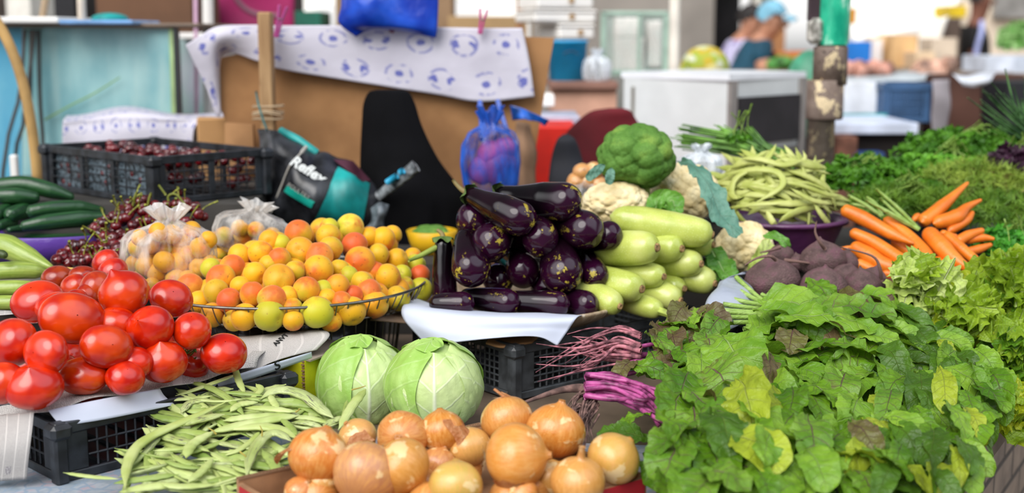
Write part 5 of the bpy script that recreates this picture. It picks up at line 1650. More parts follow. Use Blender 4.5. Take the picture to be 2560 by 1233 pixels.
for pts, wd, par in (([(1625, 560, 2.62), (1650, 505, 2.64), (1700, 520, 2.62)], 60, ca1[0]), ([(1640, 540, 2.62), (1680, 500, 2.63), (1690, 540, 2.6)], 50, ca1[0]),
      ([(1775, 615, 2.60), (1800, 660, 2.56), (1830, 700, 2.52)], 64, ca3[0]), ([(1770, 640, 2.58), (1790, 680, 2.55), (1800, 700, 2.53)], 50, ca3[0]),
      ([(1870, 690, 2.55), (1905, 650, 2.56), (1925, 600, 2.6)], 50, ca3[0]), ([(1975, 640, 2.54), (1965, 610, 2.53), (1940, 592, 2.54), (1908, 588, 2.56)], 26, ca3[0]),
      ([(1540, 555, 2.60), (1580, 560, 2.6), (1610, 540, 2.61)], 36, ca1[0]), ([(1560, 570, 2.58), (1540, 580, 2.58), (1510, 600, 2.6)], 36, ca1[0])):
 path_leaf('leaf', pts, wd, M_let_pale if wd == 50 and par is ca3[0] and pts[0][0] > 1850 else M_cabgreen, (.1, -.8, .5), parent=par, ruf=.2, cup=.3)
o = MB().box((.26, 2.95, .945), (.46, .28, .085), None, .01).build('produce_block', M_riser)
tag(o, 'dark block raising the cauliflowers and broccoli', 'block')
p = at(1080, 612, 2.95)
d_ = empty('dish', 'yellow rimmed dish behind the apricots', 'dish', p, 0)
MB().lathe([(.001, -.03), (.045, -.03), (.060, .022), (.057, .024), (.044, -.024), (.001, -.024)], 32).build('bowl', plain('#d8a818', .4), d_, True)
d_.location.z = .931
head('broccoli', 'small broccoli piece in the yellow rimmed dish', 1078, 594, 104, 66, 2.94, [(20, .18, 1.05), (200, .07, 1.1)], M_broc, 9, 'broccoli', None, sub=5)
# BEANS
def m_bean(c1, c2, streak=0.0, nm='bean_pod'):
 t = NT(nm)
 co = t.offs(t.coord('Object'), 7.0)
 uv = t.n('ShaderNodeSeparateXYZ', {0: t.coord('UV')})
 r = t.rnd()
 nz = t.noise(co, 18, 3)
 col = t.mix(t.sstep(nz, .3, .7), c1, c2)
 col = t.mix(t.math('MULTIPLY', r, .35), col, '#a9b45e')
 if streak:
  sv = t.n('ShaderNodeCombineXYZ', {0: t.math('MULTIPLY', uv.outputs[0], 7.0), 1: t.math('MULTIPLY', uv.outputs[1], 26.0), 2: t.math('MULTIPLY', r, 40.0)}).outputs[0]
  sn = t.noise(sv, 1.0, 4, .65)
  zone = t.noise(t.n('ShaderNodeCombineXYZ', {0: t.math('MULTIPLY', uv.outputs[0], 2.2), 1: t.math('MULTIPLY', r, 91.0), 2: 0.0}).outputs[0], 1.0, 2)
  th = t.math('MULTIPLY', t.sstep(sn, .52, .60), t.sstep(zone, .36, .54))
  col = t.mix(t.math('MULTIPLY', th, streak), col, '#4a3a4a')
 return t.done(t.pbr(col, .45, t.bump(nz, .1, .005), spec=.4))
M_bean_s = m_bean('#93a45c', '#b8c48a', .85, 'runner_bean_streaked')
M_bean_p = m_bean('#9cae5c', '#c0cc8c', .12, 'runner_bean_plain')
M_bean_g = m_bean('#748e3c', '#9cb064', .35, 'runner_bean_green')
M_bean_f = m_bean('#9ca648', '#c0c478', .12, 'flat_bean')
def pod(Q, wpx, k, mat, flat=None, squash=.42, m=30, bumps=.05, seed=0):
 rg = np.random.RandomState(seed)
 Q = cr(np.array([tuple(q) for q in Q]), m)
 c = Q.mean(0)
 s = np.linspace(0, 1, m)
 W = np.interp(s, [0, .03, .07, .16, .35, .7, .88, .95, 1], [.14, .14, .3, .8, 1, 1, .7, .3, .06]) * wpx * k / 2
 nb = 6
 W = W * (1 + bumps * np.sin(s * PI * 2 * nb + rg.uniform(0, 6)))
 b = MB()
 b.tube(Q - c, W, 10, flat=flat, squash=squash)
 return b.mesh('bean', mat), Vector(c)
def b_Y(px, py): return 1.70 + (1233 - py) / 273 * .33
HB = [ # path, width, up, mat, label
 ([(312,1226),(318,1165),(345,1115),(400,1080),(480,1045),(565,1005)], 36, .050, M_bean_p, 'longest pale bean arching in front of the heap'),
 ([(158,1182),(225,1192),(296,1198)], 16, .004, M_bean_p, 'lone slim bean lying on the tablecloth by the crate'),
 ([(440,1064),(485,1052),(562,1036)], 32, .045, M_bean_s, 'short faintly streaked bean above the longest pale one'),
 ([(518,1083),(600,1064),(690,1047),(745,1040)], 36, .045, M_bean_p, 'broad pale bean crossing the middle of the heap'),
 ([(465,1146),(480,1112),(535,1078)], 32, .052, M_bean_p, 'broad pale bean bending down from the middle of the heap'),
 ([(648,1000),(684,979),(726,977),(770,995),(804,1024),(834,1046)], 36, .045, M_bean_s, 'dark streaked bean arched over the top, below the carton'),
 ([(613,1020),(670,1022),(742,1030)], 24, .050, M_bean_p, 'straight smooth bean below the arched streaked one'),
 ([(556,1052),(626,1043),(737,1037)], 28, .040, M_bean_p, 'long bean beneath the straight smooth one'),
 ([(556,1075),(648,1067),(704,1076),(742,1096)], 34, .045, M_bean_p, 'flat wide bean ending above the onion peel'),
 ([(615,1197),(629,1137),(660,1093),(693,1083),(730,1104)], 34, .055, M_bean_s, 'purple streaked bean hooked like a cane near the onions'),
 ([(655,1125),(684,1159),(695,1186)], 30, .045, M_bean_g, 'bean slanting into the corner of the onion box'),
 ([(846,1075),(881,1015),(915,972)], 28, .040, M_bean_p, 'bean standing upright against the left cabbage'),
 ([(856,1060),(862,1030),(868,1000)], 14, .02, M_bean_g, 'small bean tip beside the upright one'),
 ([(583,902),(594,945),(612,985)], 18, .030, M_bean_p, 'bean with a long tail rising over the paper strip'),
 ([(380,1002),(475,997),(532,990)], 15, .030, M_bean_p, 'slim bean lying on the white paper sheet'),
 ([(438,990),(480,977),(555,950),(592,936)], 15, .030, M_bean_p, 'thin bean leaning up to the paper strip'),
 ([(402,1208),(450,1217),(545,1212)], 26, .040, M_bean_p, 'pale bean at the bottom of the heap'),
 ([(468,1208),(505,1178),(532,1146)], 26, .048, M_bean_p, 'bean rising diagonally near the bottom of the heap'),
 ([(408,1150),(450,1165),(502,1172)], 18, .045, M_bean_g, 'narrow green bean inside the curve of the longest one'),
 ([(425,1134),(460,1155),(487,1162)], 19, .050, M_bean_g, 'short green bean parallel to the narrow one'),
 ([(383,1127),(450,1122),(505,1114)], 19, .035, M_bean_p, 'bean under the broad bending one, tip to the left'),
 ([(452,1034),(478,1006),(530,1000)], 24, .032, M_bean_s, 'bean curling over at the left top of the heap'),
 ([(702,1046),(724,1066),(742,1088)], 20, .05, M_bean_g, 'small bean pointing down at the flat wide one'),
 ([(728,1056),(770,1058),(808,1070)], 20, .042, M_bean_s, 'streaked bean beside the rusty onion'),
 ([(674,986),(684,1006),(696,1020)], 20, .055, M_bean_p, 'little bean poking out above the straight smooth one'),
 ([(718,1044),(770,1045),(820,1058)], 20, .035, M_bean_p, 'bean running right toward the cabbage foot'),
 ([(548,981),(604,984),(660,990)], 16, .030, M_bean_g, 'dark green bean along the crest of the heap'),
 ([(806,1070),(830,1054),(860,1041)], 24, .030, M_bean_s, 'streaked bean end under the upright one'),
 ([(580,1165),(610,1178),(672,1190)], 16, .05, M_bean_p, 'slim bean with a dry stalk pointing into the onions'),
 ([(575,1030),(600,1012),(645,1006)], 24, .035, M_bean_p, 'twisted pale bean at the crest'),
 ([(640,960),(652,975),(625,1000)], 18, .028, M_bean_p, 'bean with forked tips below the paper strip'),
 ([(735,985),(780,1010),(812,1040)], 22, .02, M_bean_s, 'bean below the arched streaked one facing the cabbage'),
]
TW = []
def put_bean(Q, w_, k, mt, lab, grp, i, nn, sq=.42):
 me, c = pod(Q, w_, k, mt, flat=tuple(nn), seed=i, squash=sq)
 o = place('green_bean', me, Matrix.Translation(c), lab, 'bean', grp)
 return o
for i, (pts, w_, up, mt, lab) in enumerate(HB):
 Q = []
 for px, py in pts:
  p, tx, ty, nn = surf(b_Y, px, py)
  Q.append(at(px, py, b_Y(px, py) - up * .7) )
 put_bean(Q, w_, mpp(Q[0]), mt, lab, 'runner beans heaped in front', i, nn)
rng = random.Random(21)
def fill_beans(n, polyg, Yf, Lr, wr, mats, lab, grp, name_seed, ang=None, up=(0, .04), curve=.35, sq=.42, zmin=None):
 xs = [p[0] for p in polyg]; ys = [p[1] for p in polyg]
 rng = random.Random(name_seed)
 cnt = 0
 while cnt < n:
  px, py = rng.uniform(min(xs), max(xs)), rng.uniform(min(ys), max(ys))
  if not in_poly(px, py, polyg): continue
  cnt += 1
  a = math.radians((ang(px, py) if ang else 0) + rng.gauss(0, 32) + (180 if rng.random() < .5 else 0))
  L = rng.uniform(*Lr); cv = rng.gauss(0, curve)
  u_ = rng.uniform(*up)
  Q = []
  for t in (-.5, -.25, 0, .25, .5):
   x = px + L * (t * math.cos(a) - cv * (t * t - .12) * math.sin(a))
   y = py + L * (t * math.sin(a) + cv * (t * t - .12) * math.cos(a)) * .8
   q = at(x, y, Yf(x, y) - u_ * .7)
   if zmin and q.z < zmin(q): q.z = zmin(q)
   Q.append(q)
  p, tx, ty, nn = surf(Yf, px, py)
  fl = (nn + Vector((rng.uniform(-.8, .8), rng.uniform(-.5, .5), rng.uniform(-.5, .5)))).normalized()
  put_bean(Q, rng.uniform(*wr), mpp(Q[0]), rng.choice(mats), lab, grp, cnt + name_seed * 100, fl, sq)
fill_beans(150, [(330, 1150), (440, 1030), (560, 970), (680, 985), (790, 1030), (850, 1070), (720, 1090), (680, 1190), (600, 1225), (350, 1225)], b_Y, (110, 190), (18, 30), [M_bean_p, M_bean_p, M_bean_s, M_bean_g], 'green bean tangled in the heap between tomato crate and onions', 'runner beans tangled in the heap', 3, ang=lambda x, y: 8 + (x - 600) * .05, up=(-.02, .03), zmin=lambda q: .75)
b = MB()
for (x0, y0, x1, y1) in ((583, 902, 588, 920), (880, 975, 914, 965), (600, 1130, 620, 1150), (655, 1090, 650, 1065), (740, 1030, 748, 1022), (540, 1085, 520, 1070)):
 b.tube([at(x0, y0, b_Y(x0, y0) - .05), at((x0 + x1) / 2 + 3, (y0 + y1) / 2, b_Y(x0, y0) - .06), at(x1, y1, b_Y(x0, y0) - .05)], [.0014, .0011, .0007], 5)
tag(b.build('bean_stalks', plain('#b0a04a', .8), None, True), 'dry stalk threads caught on the runner beans', 'stalk', kind='stuff')
def m_purple(c='#4a2148', hi='#6a3a68'):
 t = NT('purple_plastic')
 co = t.coord('Object')
 nz = t.noise(co, 12, 3)
 return t.done(t.pbr(t.mix(nz, c, hi), .35, t.bump(t.noise(co, 22, 3), .35, .01), coat=.2))
M_purple = m_purple()
PBC = at(1955, 556, 2.84)
pb_ = empty('purple_bowl', 'deep purple bowl heaped with flat green beans', 'bowl', (PBC.x, PBC.y, .905), 0)
MB().lathe([(.001, 0), (.085, 0), (.112, .03), (.135, .085), (.141, .091), (.146, .088), (.143, .098), (.134, .098), (.122, .08), (.10, .03), (.001, .02)], 56).build('basin', M_purple, pb_, True)
def f_Y(px, py):
 return 2.735 + .10 * max(0, (540 - py) / 150) ** 1.1 + .10 * ((px - 1950) / 160) ** 2
FB = [([(1801,438),(1885,424),(1944,432),(1954,466),(1885,510)], 17, .05, 'flat bean bent into a wide hook on top of the bowl'),
  ([(1893,415),(1840,446),(1829,484),(1845,498)], 18, .05, 'flat bean looping down at the left of the bowl'),
  ([(2008,376),(2012,398),(1985,412),(1930,405)], 12, .03, 'flat bean curling up beside the rusty pole'),
  ([(1820,520),(1880,512),(1960,508)], 12, .05, 'thin straight flat bean low in the bowl'),
  ([(1915,525),(1930,552),(1937,560)], 16, .06, 'short flat bean hanging over the bowl rim'),
  ([(2035,510),(2060,545),(2079,566)], 16, .055, 'flat bean dangling outside the bowl near the carrots'),
  ([(1850,395),(1900,398),(1960,412),(2010,400)], 16, .045, 'flat bean lying along the crest of the bowl heap'),
  ([(1930,450),(2000,462),(2065,485),(2105,492)], 14, .05, 'flat bean pointing right to the carrots'),
  ([(1975,470),(2030,500),(2080,510)], 15, .055, 'flat bean just under the right pointing one')]
for i, (pts, w_, up, lab) in enumerate(FB):
 Q = [at(px, py, f_Y(px, py) - up) for px, py in pts]
 p, tx, ty, nn = surf(f_Y, *pts[1])
 put_bean(Q, w_, mpp(Q[0]), M_bean_f, lab, 'flat beans in the purple bowl', 700 + i, nn, .4)
fill_beans(120, [(1800, 470), (1840, 410), (1900, 395), (2000, 395), (2050, 440), (2085, 500), (2050, 530), (1950, 542), (1840, 528), (1800, 500)], f_Y, (90, 160), (14, 22), [M_bean_f], 'flat green bean in the heap filling the purple bowl', 'flat beans heaped in the purple bowl', 5, ang=lambda x, y: 12 + (x - 1900) * .2, up=(-.03, .045), zmin=lambda q: .93)
# CUCUMBERS, PALE PODS
def m_cuc(c1, c2, nm):
 t = NT(nm)
 co = t.offs(t.coord('Object'), 3.0)
 s = t.n('ShaderNodeSeparateXYZ', {0: t.coord('UV')})
 ang = t.noise(t.n('ShaderNodeCombineXYZ', {0: t.math('MULTIPLY', s.outputs[1], 14.0), 1: t.math('MULTIPLY', s.outputs[0], 1.5), 2: 0.0}).outputs[0], 1.0, 2)
 col = t.mix(t.sstep(ang, .35, .7), c1, c2)
 return t.done(t.pbr(col, .35, t.bump(t.noise(co, 60, 3), .15, .01), coat=.15))
M_cuc = m_cuc('#12331c', '#2a5a2c', 'cucumber_skin')
M_pod = m_cuc('#7d9436', '#a3b458', 'pale_squash_skin')
def long_veg(name, pts, widths, mat, lab, cat, grp, k=None):
 Q = [at(*p) for p in pts]
 k = mpp(Q[0])
 me, c = path_mesh(name, Q, widths, mat, 18, 44, k)
 return place(name, me, Matrix.Translation(c), lab, cat, grp)
pu = empty('basin', 'round basin lined with purple plastic under the cucumbers', 'basin', (-.985, 2.78, .905), 0)
MB().lathe([(.001, 0), (.12, 0), (.165, .04), (.195, .085), (.19, .087), (.155, .045), (.11, .01), (.001, .008)], 56, rfun=lambda ph, tt, R: R * (1 + .01 * np.sin(11 * ph) * tt)).build('tub', m_purple('#4a2a86', '#6a46a8'), pu, True)
CU = [([(-30, 470, 2.86), (60, 462, 2.86), (130, 478, 2.86), (186, 496, 2.87)], (44, 46, 40, 18), 'topmost cucumber at the back of the basin'),
  ([(-30, 492, 2.80), (40, 490, 2.80), (100, 498, 2.82)], (38, 42, 30), 'dark cucumber under the topmost one, cut by picture edge'),
  ([(66, 532, 2.70), (130, 522, 2.72), (200, 520, 2.76), (262, 530, 2.80)], (34, 40, 38, 24), 'upper of the two long front cucumbers'),
  ([(50, 567, 2.66), (120, 556, 2.68), (200, 548, 2.72), (268, 545, 2.76)], (24, 42, 44, 30), 'lower of the two long front cucumbers, resting on the basin'),
  ([(16, 542, 2.74), (50, 530, 2.78), (90, 525, 2.84)], (36, 42, 40), 'blunt cucumber end left of the two long ones'),
  ([(-20, 540, 2.74), (10, 530, 2.78), (50, 522, 2.84)], (38, 40, 36), 'cucumber end nearest the left picture edge'),
  ([(-10, 568, 2.70), (16, 560, 2.74), (40, 555, 2.78)], (26, 28, 26), 'small cucumber end low at the left'),
  ([(18, 576, 2.68), (50, 572, 2.71), (90, 566, 2.75)], (14, 20, 22), 'cucumber end just above the purple rim')]
for pts, wd, lab in CU:
 long_veg('cucumber', pts, wd, M_cuc, lab, 'cucumber', 'cucumbers in the purple basin')
rng = random.Random(2)
for i in range(7):
 a = rng.uniform(0, 6.28)
 c = Vector((-.985 + .04 * math.cos(a), 2.80 + .04 * math.sin(a), .948))
 d = Vector((rng.uniform(.6, 1), rng.uniform(-.3, .5), 0)).normalized() * .08
 me, cc = path_mesh('cucumber', [c - d, c, c + d], (.03, .036, .03), M_cuc, 14, 20, 1.0)
 place('cucumber', me, Matrix.Translation(cc), 'cucumber buried below the others in the purple basin', 'cucumber', 'cucumbers buried in the basin')
PG = [([(-30, 610, 2.47), (20, 618, 2.46), (75, 645, 2.44), (132, 672, 2.42)], (58, 62, 50, 14), 'uppermost pale green squash slanting down from the picture edge'),
  ([(-30, 680, 2.38), (40, 676, 2.38), (90, 678, 2.39), (120, 684, 2.40)], (44, 46, 40, 12), 'pale squash with a blunt pointed end, second from the top'),
  ([(-30, 722, 2.34), (40, 720, 2.34), (95, 724, 2.35)], (38, 40, 38), 'pale green squash third from the top at the picture edge'),
  ([(-30, 758, 2.31), (30, 757, 2.31), (80, 762, 2.32)], (38, 38, 34), 'lowest pale green squash above the tomatoes')]
for pts, wd, lab in PG:
 long_veg('pale_squash', pts, wd, M_pod, lab, 'squash', 'pale green squashes at the picture edge')
o = MB().box((-1.00, 2.44, .915), (.30, .20, .03), Euler((0, 0, .2)).to_matrix(), .01).build('wooden_board', plain('#8a8378', .8))
tag(o, 'greyish board under the pale green squashes', 'board')
sheet('newspaper', [[(-40, 792, 2.22), (34, 786, 2.20)], [(-40, 775, 2.26), (36, 778, 2.24)]], M_news, 'scrap of newspaper at the left picture edge behind the tomatoes', 'newspaper', 6, 6)
long_veg('squash_end', [(-8, 632, 2.36), (6, 636, 2.355), (17, 641, 2.35)], (18, 22, 14), plain('#3a4a1c', .5), 'dark green vegetable tip at the left picture edge', 'vegetable', None)
# CHERRIES
def m_cherry():
 t = NT('cherry_skin')
 co = t.offs(t.coord('Object'), 9.0)
 col = t.mix(t.rnd(), '#2c060c', '#6a0d16')
 col = t.mix(t.math('MULTIPLY', t.sstep(t.noise(co, 1.4, 2), .5, .7), .5), col, '#8a1018')
 return t.done(t.pbr(col, .12, None, coat=.4, spec=.55))
M_cherry = m_cherry()
def cherry_mesh():
 t = np.linspace(.02, PI - .02, 12)
 b = MB(); b.lathe([(math.sin(a), -math.cos(a) * .93 - .22 * math.exp(-((PI - a) / .35) ** 2)) for a in t], 16)
 return b.mesh('cherry', M_cherry)
CH = cherry_mesh()
M_cstem = plain('#8a9a2e', .6, var=.3, scale=3, hi='#a8a838')
def cstem(seed):
 rg = random.Random(seed)
 b = MB()
 a = rg.uniform(0, 6.28); q = rg.uniform(.4, 2.2); h = rg.uniform(1.8, 3.0)
 pts = [(0, 0, .66)] + [(q * t * t * math.cos(a), q * t * t * math.sin(a), .7 + h * t) for t in (.25, .5, .75, 1)]
 b.tube(pts, [.12, .11, .11, .13, .26], 5)
 return b.mesh('stem', M_cstem)
CST = [cstem(i) for i in range(7)]
def ch_Y(px, py): return 2.50 + (665 - py) / 180 * .24
chp = [(125, 655), (200, 600), (275, 530), (330, 505), (400, 492), (480, 505), (530, 545), (430, 600), (320, 660), (250, 665)]
rng = random.Random(6)
n = 0
spots = []
while n < 150:
 px, py = rng.uniform(120, 535), rng.uniform(490, 668)
 if not in_poly(px, py, chp): continue
 u_ = rng.choice((0, 0, .02))
 if any((px - a) ** 2 + (py - b_) ** 2 < 12 ** 2 for a, b_ in spots) and u_ == 0: continue
 spots.append((px, py)); n += 1
 p = at(px, py, ch_Y(px, py) - u_ + rng.uniform(-.006, .006))
 stemmed = rng.random() < .42
 top = py < 530 + abs(px - 400) * .4
 lab = 'stemmed dark cherry in the loose heap' if stemmed else 'stemless dark cherry in the loose heap'
 lab += ' near its crest' if top else (' by the dark tomatoes' if py > 610 else ' on its slope beside the purple basin')
 r = rng.uniform(.0105, .0128)
 place('cherry', CH, TRS(p, zframe((rng.uniform(-1, 1), rng.uniform(-1, .4), rng.uniform(0, 1.2))), r), lab, 'cherry', lab.replace('dark cherry', 'cherries').replace('stemless cherries', 'stemless cherries'), [('stem', CST[rng.randrange(7)])] if stemmed else ())
for i in range(26):
 a, b_ = rng.choice(spots)
 p = at(a, b_ + 6, ch_Y(a, b_) + .03)
 place('cherry', CH, TRS(p, rrot(rng), .0118), 'dark cherry deep inside the loose heap', 'cherry', 'cherries deep inside the heap')
hm = MB(); hm.sphere((0, 0, 0), (.20, .11, .05), 24)
o = hm.build('cherry_tray', plain('#2a1416', .8), None, True); o.location = at(330, 600, 2.70); o.location.z = .925
tag(o, 'dark low tray hidden under the loose cherries', 'tray')
for (pts) in ([(415, 488), (402, 470), (396, 462)], [(428, 520), (420, 492), (440, 486), (462, 512)], [(330, 525), (336, 495), (342, 480)], [(363, 545), (372, 500), (378, 482)]):
 b = MB(); Q = [at(x, y, 2.68) for x, y in pts]
 b.tube(cr(np.array([tuple(q) for q in Q]), 10), .0026, 6)
 tag(b.build('cherry_stalk', M_cstem, None, True), ['long cherry stalk rising above the knotted bag', 'cherry stalk arched like a handle beside the knotted bag', 'cherry stalk standing up below the crate', 'pale cherry stalk standing nearest the knotted bag ear'][[415, 428, 330, 363].index(pts[0][0])], 'stalk')
XA = math.radians(180 - 42)
nr = (-.788, 2.80)
cc_ = crate('black plastic crate full of cherries at the back left', nr, math.radians(47), .30, .48, .108, 1.031, nx=10, nz=3, nxw=5, solid=.03)
def crate_pt(u, v, z):
 a = math.radians(47)
 return Vector((nr[0] + u * math.cos(a) - v * math.sin(a), nr[1] + u * math.sin(a) + v * math.cos(a), z))
rng = random.Random(12)
for i in range(150):
 u, v = rng.uniform(.02, .28), rng.uniform(.02, .46)
 if i < 60: u = rng.choice((.02, rng.uniform(.02, .28)))
 h = 1.045 + rng.random() * .075 if (u < .03 or v < .04) else 1.10 + .022 * math.sin(u / .3 * PI) + rng.uniform(-.012, .012)
 if i >= 60 and v < .3 and rng.random() < .3: v = .018; h = 1.045 + rng.random() * .08
 p = crate_pt(u, v, h)
 lab = 'dark cherry inside the black crate, on its surface layer' if h > 1.085 else 'dark cherry seen through the side of the black crate'
 place('cherry', CH, TRS(p, rrot(rng), .0118), lab, 'cherry', lab.replace('dark cherry', 'cherries'))
o = MB().box((.004 + .008, .24, .05), (.002, .44, .075)).build('mesh_liner', plain('#5d6b74', .35, var=.6, scale=120), cc_)
# HERBS
def herb(name, label, cat, c, size, n, mat, seed, leaf=.010, stems=30, smat=None, lobes=3, stemlen=.12, lean=(0, -.3, .6), flat=.6, grp='herb bunches', thin=False):
 """a bunch: stems fanning from one end, leaflets in a soft cloud"""
 rg = np.random.RandomState(seed)
 root = empty(name, label, cat, c, 0, grp)
 b = MB()
 D = rg.normal(size=(n, 3)); D /= np.linalg.norm(D, axis=1)[:, None]
 D[:, 2] = np.abs(D[:, 2]) * 1.0 - .15
 Rr = rg.uniform(.55, 1.0, n) ** .5
 Rr *= 1 + .18 * np.sin(D[:, 0] * 7 + seed) * np.cos(D[:, 1] * 6 + D[:, 2] * 5)
 P = D * Rr[:, None] * np.array(size)
 V = []; F = []
 for i in range(n):
  p = P[i]
  nrm = D[i] * .8 + rg.normal(size=3) * .5 + np.array((0, -.2, .4)); nrm /= np.linalg.norm(nrm)
  t = rg.normal(size=3); t -= nrm * t.dot(nrm); t /= np.linalg.norm(t)
  s = np.cross(nrm, t)
  if thin:            # feathery needle
   d = t + D[i] * .6; d /= np.linalg.norm(d)
   for q in range(4):
    dd = d + rg.normal(size=3) * .45; dd /= np.linalg.norm(dd)
    w_ = np.cross(dd, nrm) * leaf * .05
    l = leaf * rg.uniform(.7, 1.3)
    k0 = len(V)
    V += [p - w_, p + w_, p + dd * l * .6 + w_ * .8, p + dd * l, p + dd * l * .6 - w_ * .8]
    F.append((k0, k0 + 1, k0 + 2, k0 + 3, k0 + 4))
   continue
  l = leaf * rg.uniform(.6, 1.3)
  k0 = len(V)
  ring = []
  for q in range(9):
   a = (q - 4) / 4 * 2.3
   r = l * (1.0 if q % 2 == 0 else .62) * (1 - .12 * abs(q - 4) / 4)
   ring.append(p + (t * math.cos(a) + s * math.sin(a)) * r + nrm * l * .25 * math.cos(a * 2 + i))
  V.append(p - t * l * .25)
  V += ring
  for q in range(8):
   F.append((k0, k0 + 1 + q, k0 + 2 + q))
 b.add(np.array(V), F)
 b.build('leaves', mat, root, False)
 if stems:
  b = MB()
  L = Vector(lean)
  for k in range(stems):
   e = P[rg.randint(n)] * .9
   s0 = Vector((rg.normal() * .012, rg.normal() * .01, -size[2] * .2 + rg.normal() * .008)) + L * stemlen
   b.tube(cr(np.array([tuple(s0), tuple(Vector(e) * .35 + s0 * .45 + Vector((0, 0, .01))), tuple(e)]), 7), np.linspace(.0022, .0009, 7), 4, caps=False)
  b.build('stems', smat or M_stem_pale, root, True)
 return root
def m_herb(c1, c2, nm, trans=.25):
 t = NT(nm)
 nz = t.noise(t.coord('Object'), 20, 4)
 col = t.mix(t.sstep(nz, .3, .7), c1, c2)
 return t.done(t.mixsh(trans, t.pbr(col, .5, spec=.35), t.n('ShaderNodeBsdfTranslucent', {'Color': col}).outputs[0]))
M_pars = m_herb('#33640e', '#568c1c', 'parsley')
M_dill = m_herb('#486f1c', '#769a30', 'dill')
M_dill_l = m_herb('#6a8a2a', '#98ac44', 'dill_light')
M_curl = m_herb('#2f7a1c', '#58a82c', 'curly_parsley')
M_basil = m_herb('#2a1424', '#4a2440', 'purple_basil')
M_chive = plain('#4f8a30', .45, var=.3, scale=20, hi='#7cb044')
M_strawst = plain('#8f8a3a', .7, var=.4, scale=30, hi='#b09a58')
herb('parsley', 'bunch of flat parsley behind the carrots beside the rusty pole', 'parsley', at(2170, 455, 3.02), (.135, .10, .075), 900, M_pars, 1, .013)
herb('parsley', 'dark bunch of parsley behind the purple bowl rim', 'parsley', at(2260, 500, 2.95), (.12, .09, .06), 800, M_pars, 2, .012)
herb('parsley', 'broad bunch of parsley at the far right below the spring onion tops', 'parsley', at(2440, 375, 3.20), (.19, .13, .06), 1300, M_pars, 3, .013)
herb('parsley', 'bright bunch of parsley laid out toward the middle counter', 'parsley', at(2370, 420, 3.12), (.13, .10, .05), 900, m_herb('#4a8a1c', '#78b434', 'parsley_bright'), 4, .012)
herb('dill', 'feathery bunch of dill directly behind the carrots', 'dill', at(2270, 520, 2.86), (.13, .09, .06), 1500, M_dill, 5, .022, thin=True)
herb('dill', 'long bunch of dill stretching to the right picture edge', 'dill', at(2440, 470, 3.00), (.17, .12, .07), 2000, M_dill_l, 6, .024, thin=True, stems=60, smat=M_strawst, stemlen=.2, lean=(.8, -.2, .1))
herb('dill', 'dark feathery bunch of dill above the curly parsley', 'dill', at(2500, 545, 2.86), (.12, .09, .065), 1500, M_dill, 7, .022, thin=True, stems=50, smat=M_strawst, stemlen=.15, lean=(.5, .2, .3))
herb('curly_parsley', 'curly parsley bunch between the carrots and the curly lettuce', 'parsley', at(2525, 620, 2.72), (.075, .07, .055), 900, M_curl, 8, .010, stems=16)
herb('purple_basil', 'dark purple basil bunch at the right picture edge', 'basil', at(2535, 410, 3.02), (.055, .06, .05), 500, M_basil, 9, .014, stems=8)
o = MB().box((1.18, 3.10, .93), (.36, .45, .058), Euler((0, 0, -.5)).to_matrix(), .01).build('herb_block', plain('#55606a', .6))
tag(o, 'grey tray block below the bunches of herbs', 'block')
def blades(name, label, cat, lines, rpx, mat, seed, fan=0, grp=None):
 rg = random.Random(seed)
 root = empty(name, label, cat, at(*lines[0][0][0]), 0, grp)
 b = MB()
 for pts, n, jit in lines:
  for i in range(n):
   Q = []
   j1, j2 = rg.gauss(0, jit), rg.gauss(0, jit)
   for q, (x, y, Y) in enumerate(pts):
    f = q / (len(pts) - 1)
    Q.append(tuple(at(x + j1 * (1 + f * fan) * .5 + rg.gauss(0, jit * .15), y + j2 * (.6 + f * fan), Y + rg.gauss(0, .008))))
   Q = cr(np.array(Q), 10)
   k = mpp(Vector(Q[0]))
   b.tube(Q - np.array(root.location), np.linspace(rpx * k, rpx * k * .35, 10), 5)
 b.build('blades', mat, root, True)
 return root
blades('spring_onion_tops', 'bundle of chives lying above the flat beans', 'chives', [([(1960, 395, 2.98), (1860, 365, 3.02), (1700, 340, 3.06)], 46, 12), ([(1970, 400, 2.98), (1880, 372, 3.0), (1800, 335, 3.05)], 46, 10), ([(1990, 410, 2.96), (1920, 380, 2.98), (1870, 330, 3.02)], 18, 10)], 4.2, M_chive, 1, .6)
blades('spring_onion_tops', 'green onion tops sticking up at the right picture edge', 'spring onions', [([(2590, 345, 3.12), (2540, 310, 3.1), (2475, 250, 3.06)], 16, 14), ([(2580, 350, 3.14), (2560, 300, 3.12), (2545, 235, 3.1)], 14, 18)], 4.2, plain('#3f7446', .45, var=.3, scale=20, hi='#6a9a5a'), 2, 1.2)
herb('parsley', 'small tuft of parsley on top of the chives', 'parsley', at(1850, 348, 3.02), (.035, .03, .02), 160, M_pars, 13, .009, stems=6)
BG3 = bag('clear bag of tan onions behind the broccoli, beside the black jacket', 1465, 480, 110, 100, 2.92, 5, .985, mat=M_film)
for i, (px, py) in enumerate(((1440, 455), (1470, 450), (1495, 462), (1455, 430), (1485, 428))):
 p = at(px, py, 2.92)
 place('onion', ONI[i % 3], TRS(p, rrot(rng), .022), 'tan onion inside the clear bag behind the broccoli', 'onion', 'onions in the clear bag', (), C('#b98452')[:3] + (.2,))
M_wbag = m_film('#e8eef4', 1.3, 1.2, 'white_plastic')
bag('white plastic bag between the tall cauliflower and chives', 1752, 440, 112, 76, 2.98, 7, 1.062, mat=M_wbag)
o = MB().box((.46, 3.08, .981), (.40, .2, .158), None, .01).build('produce_block', M_riser)
tag(o, 'dark block raising the chives and the white bag', 'block')
o = MB().box((.19, 3.20, .94), (.12, .14, .09), None, .01).build('produce_block', M_riser)
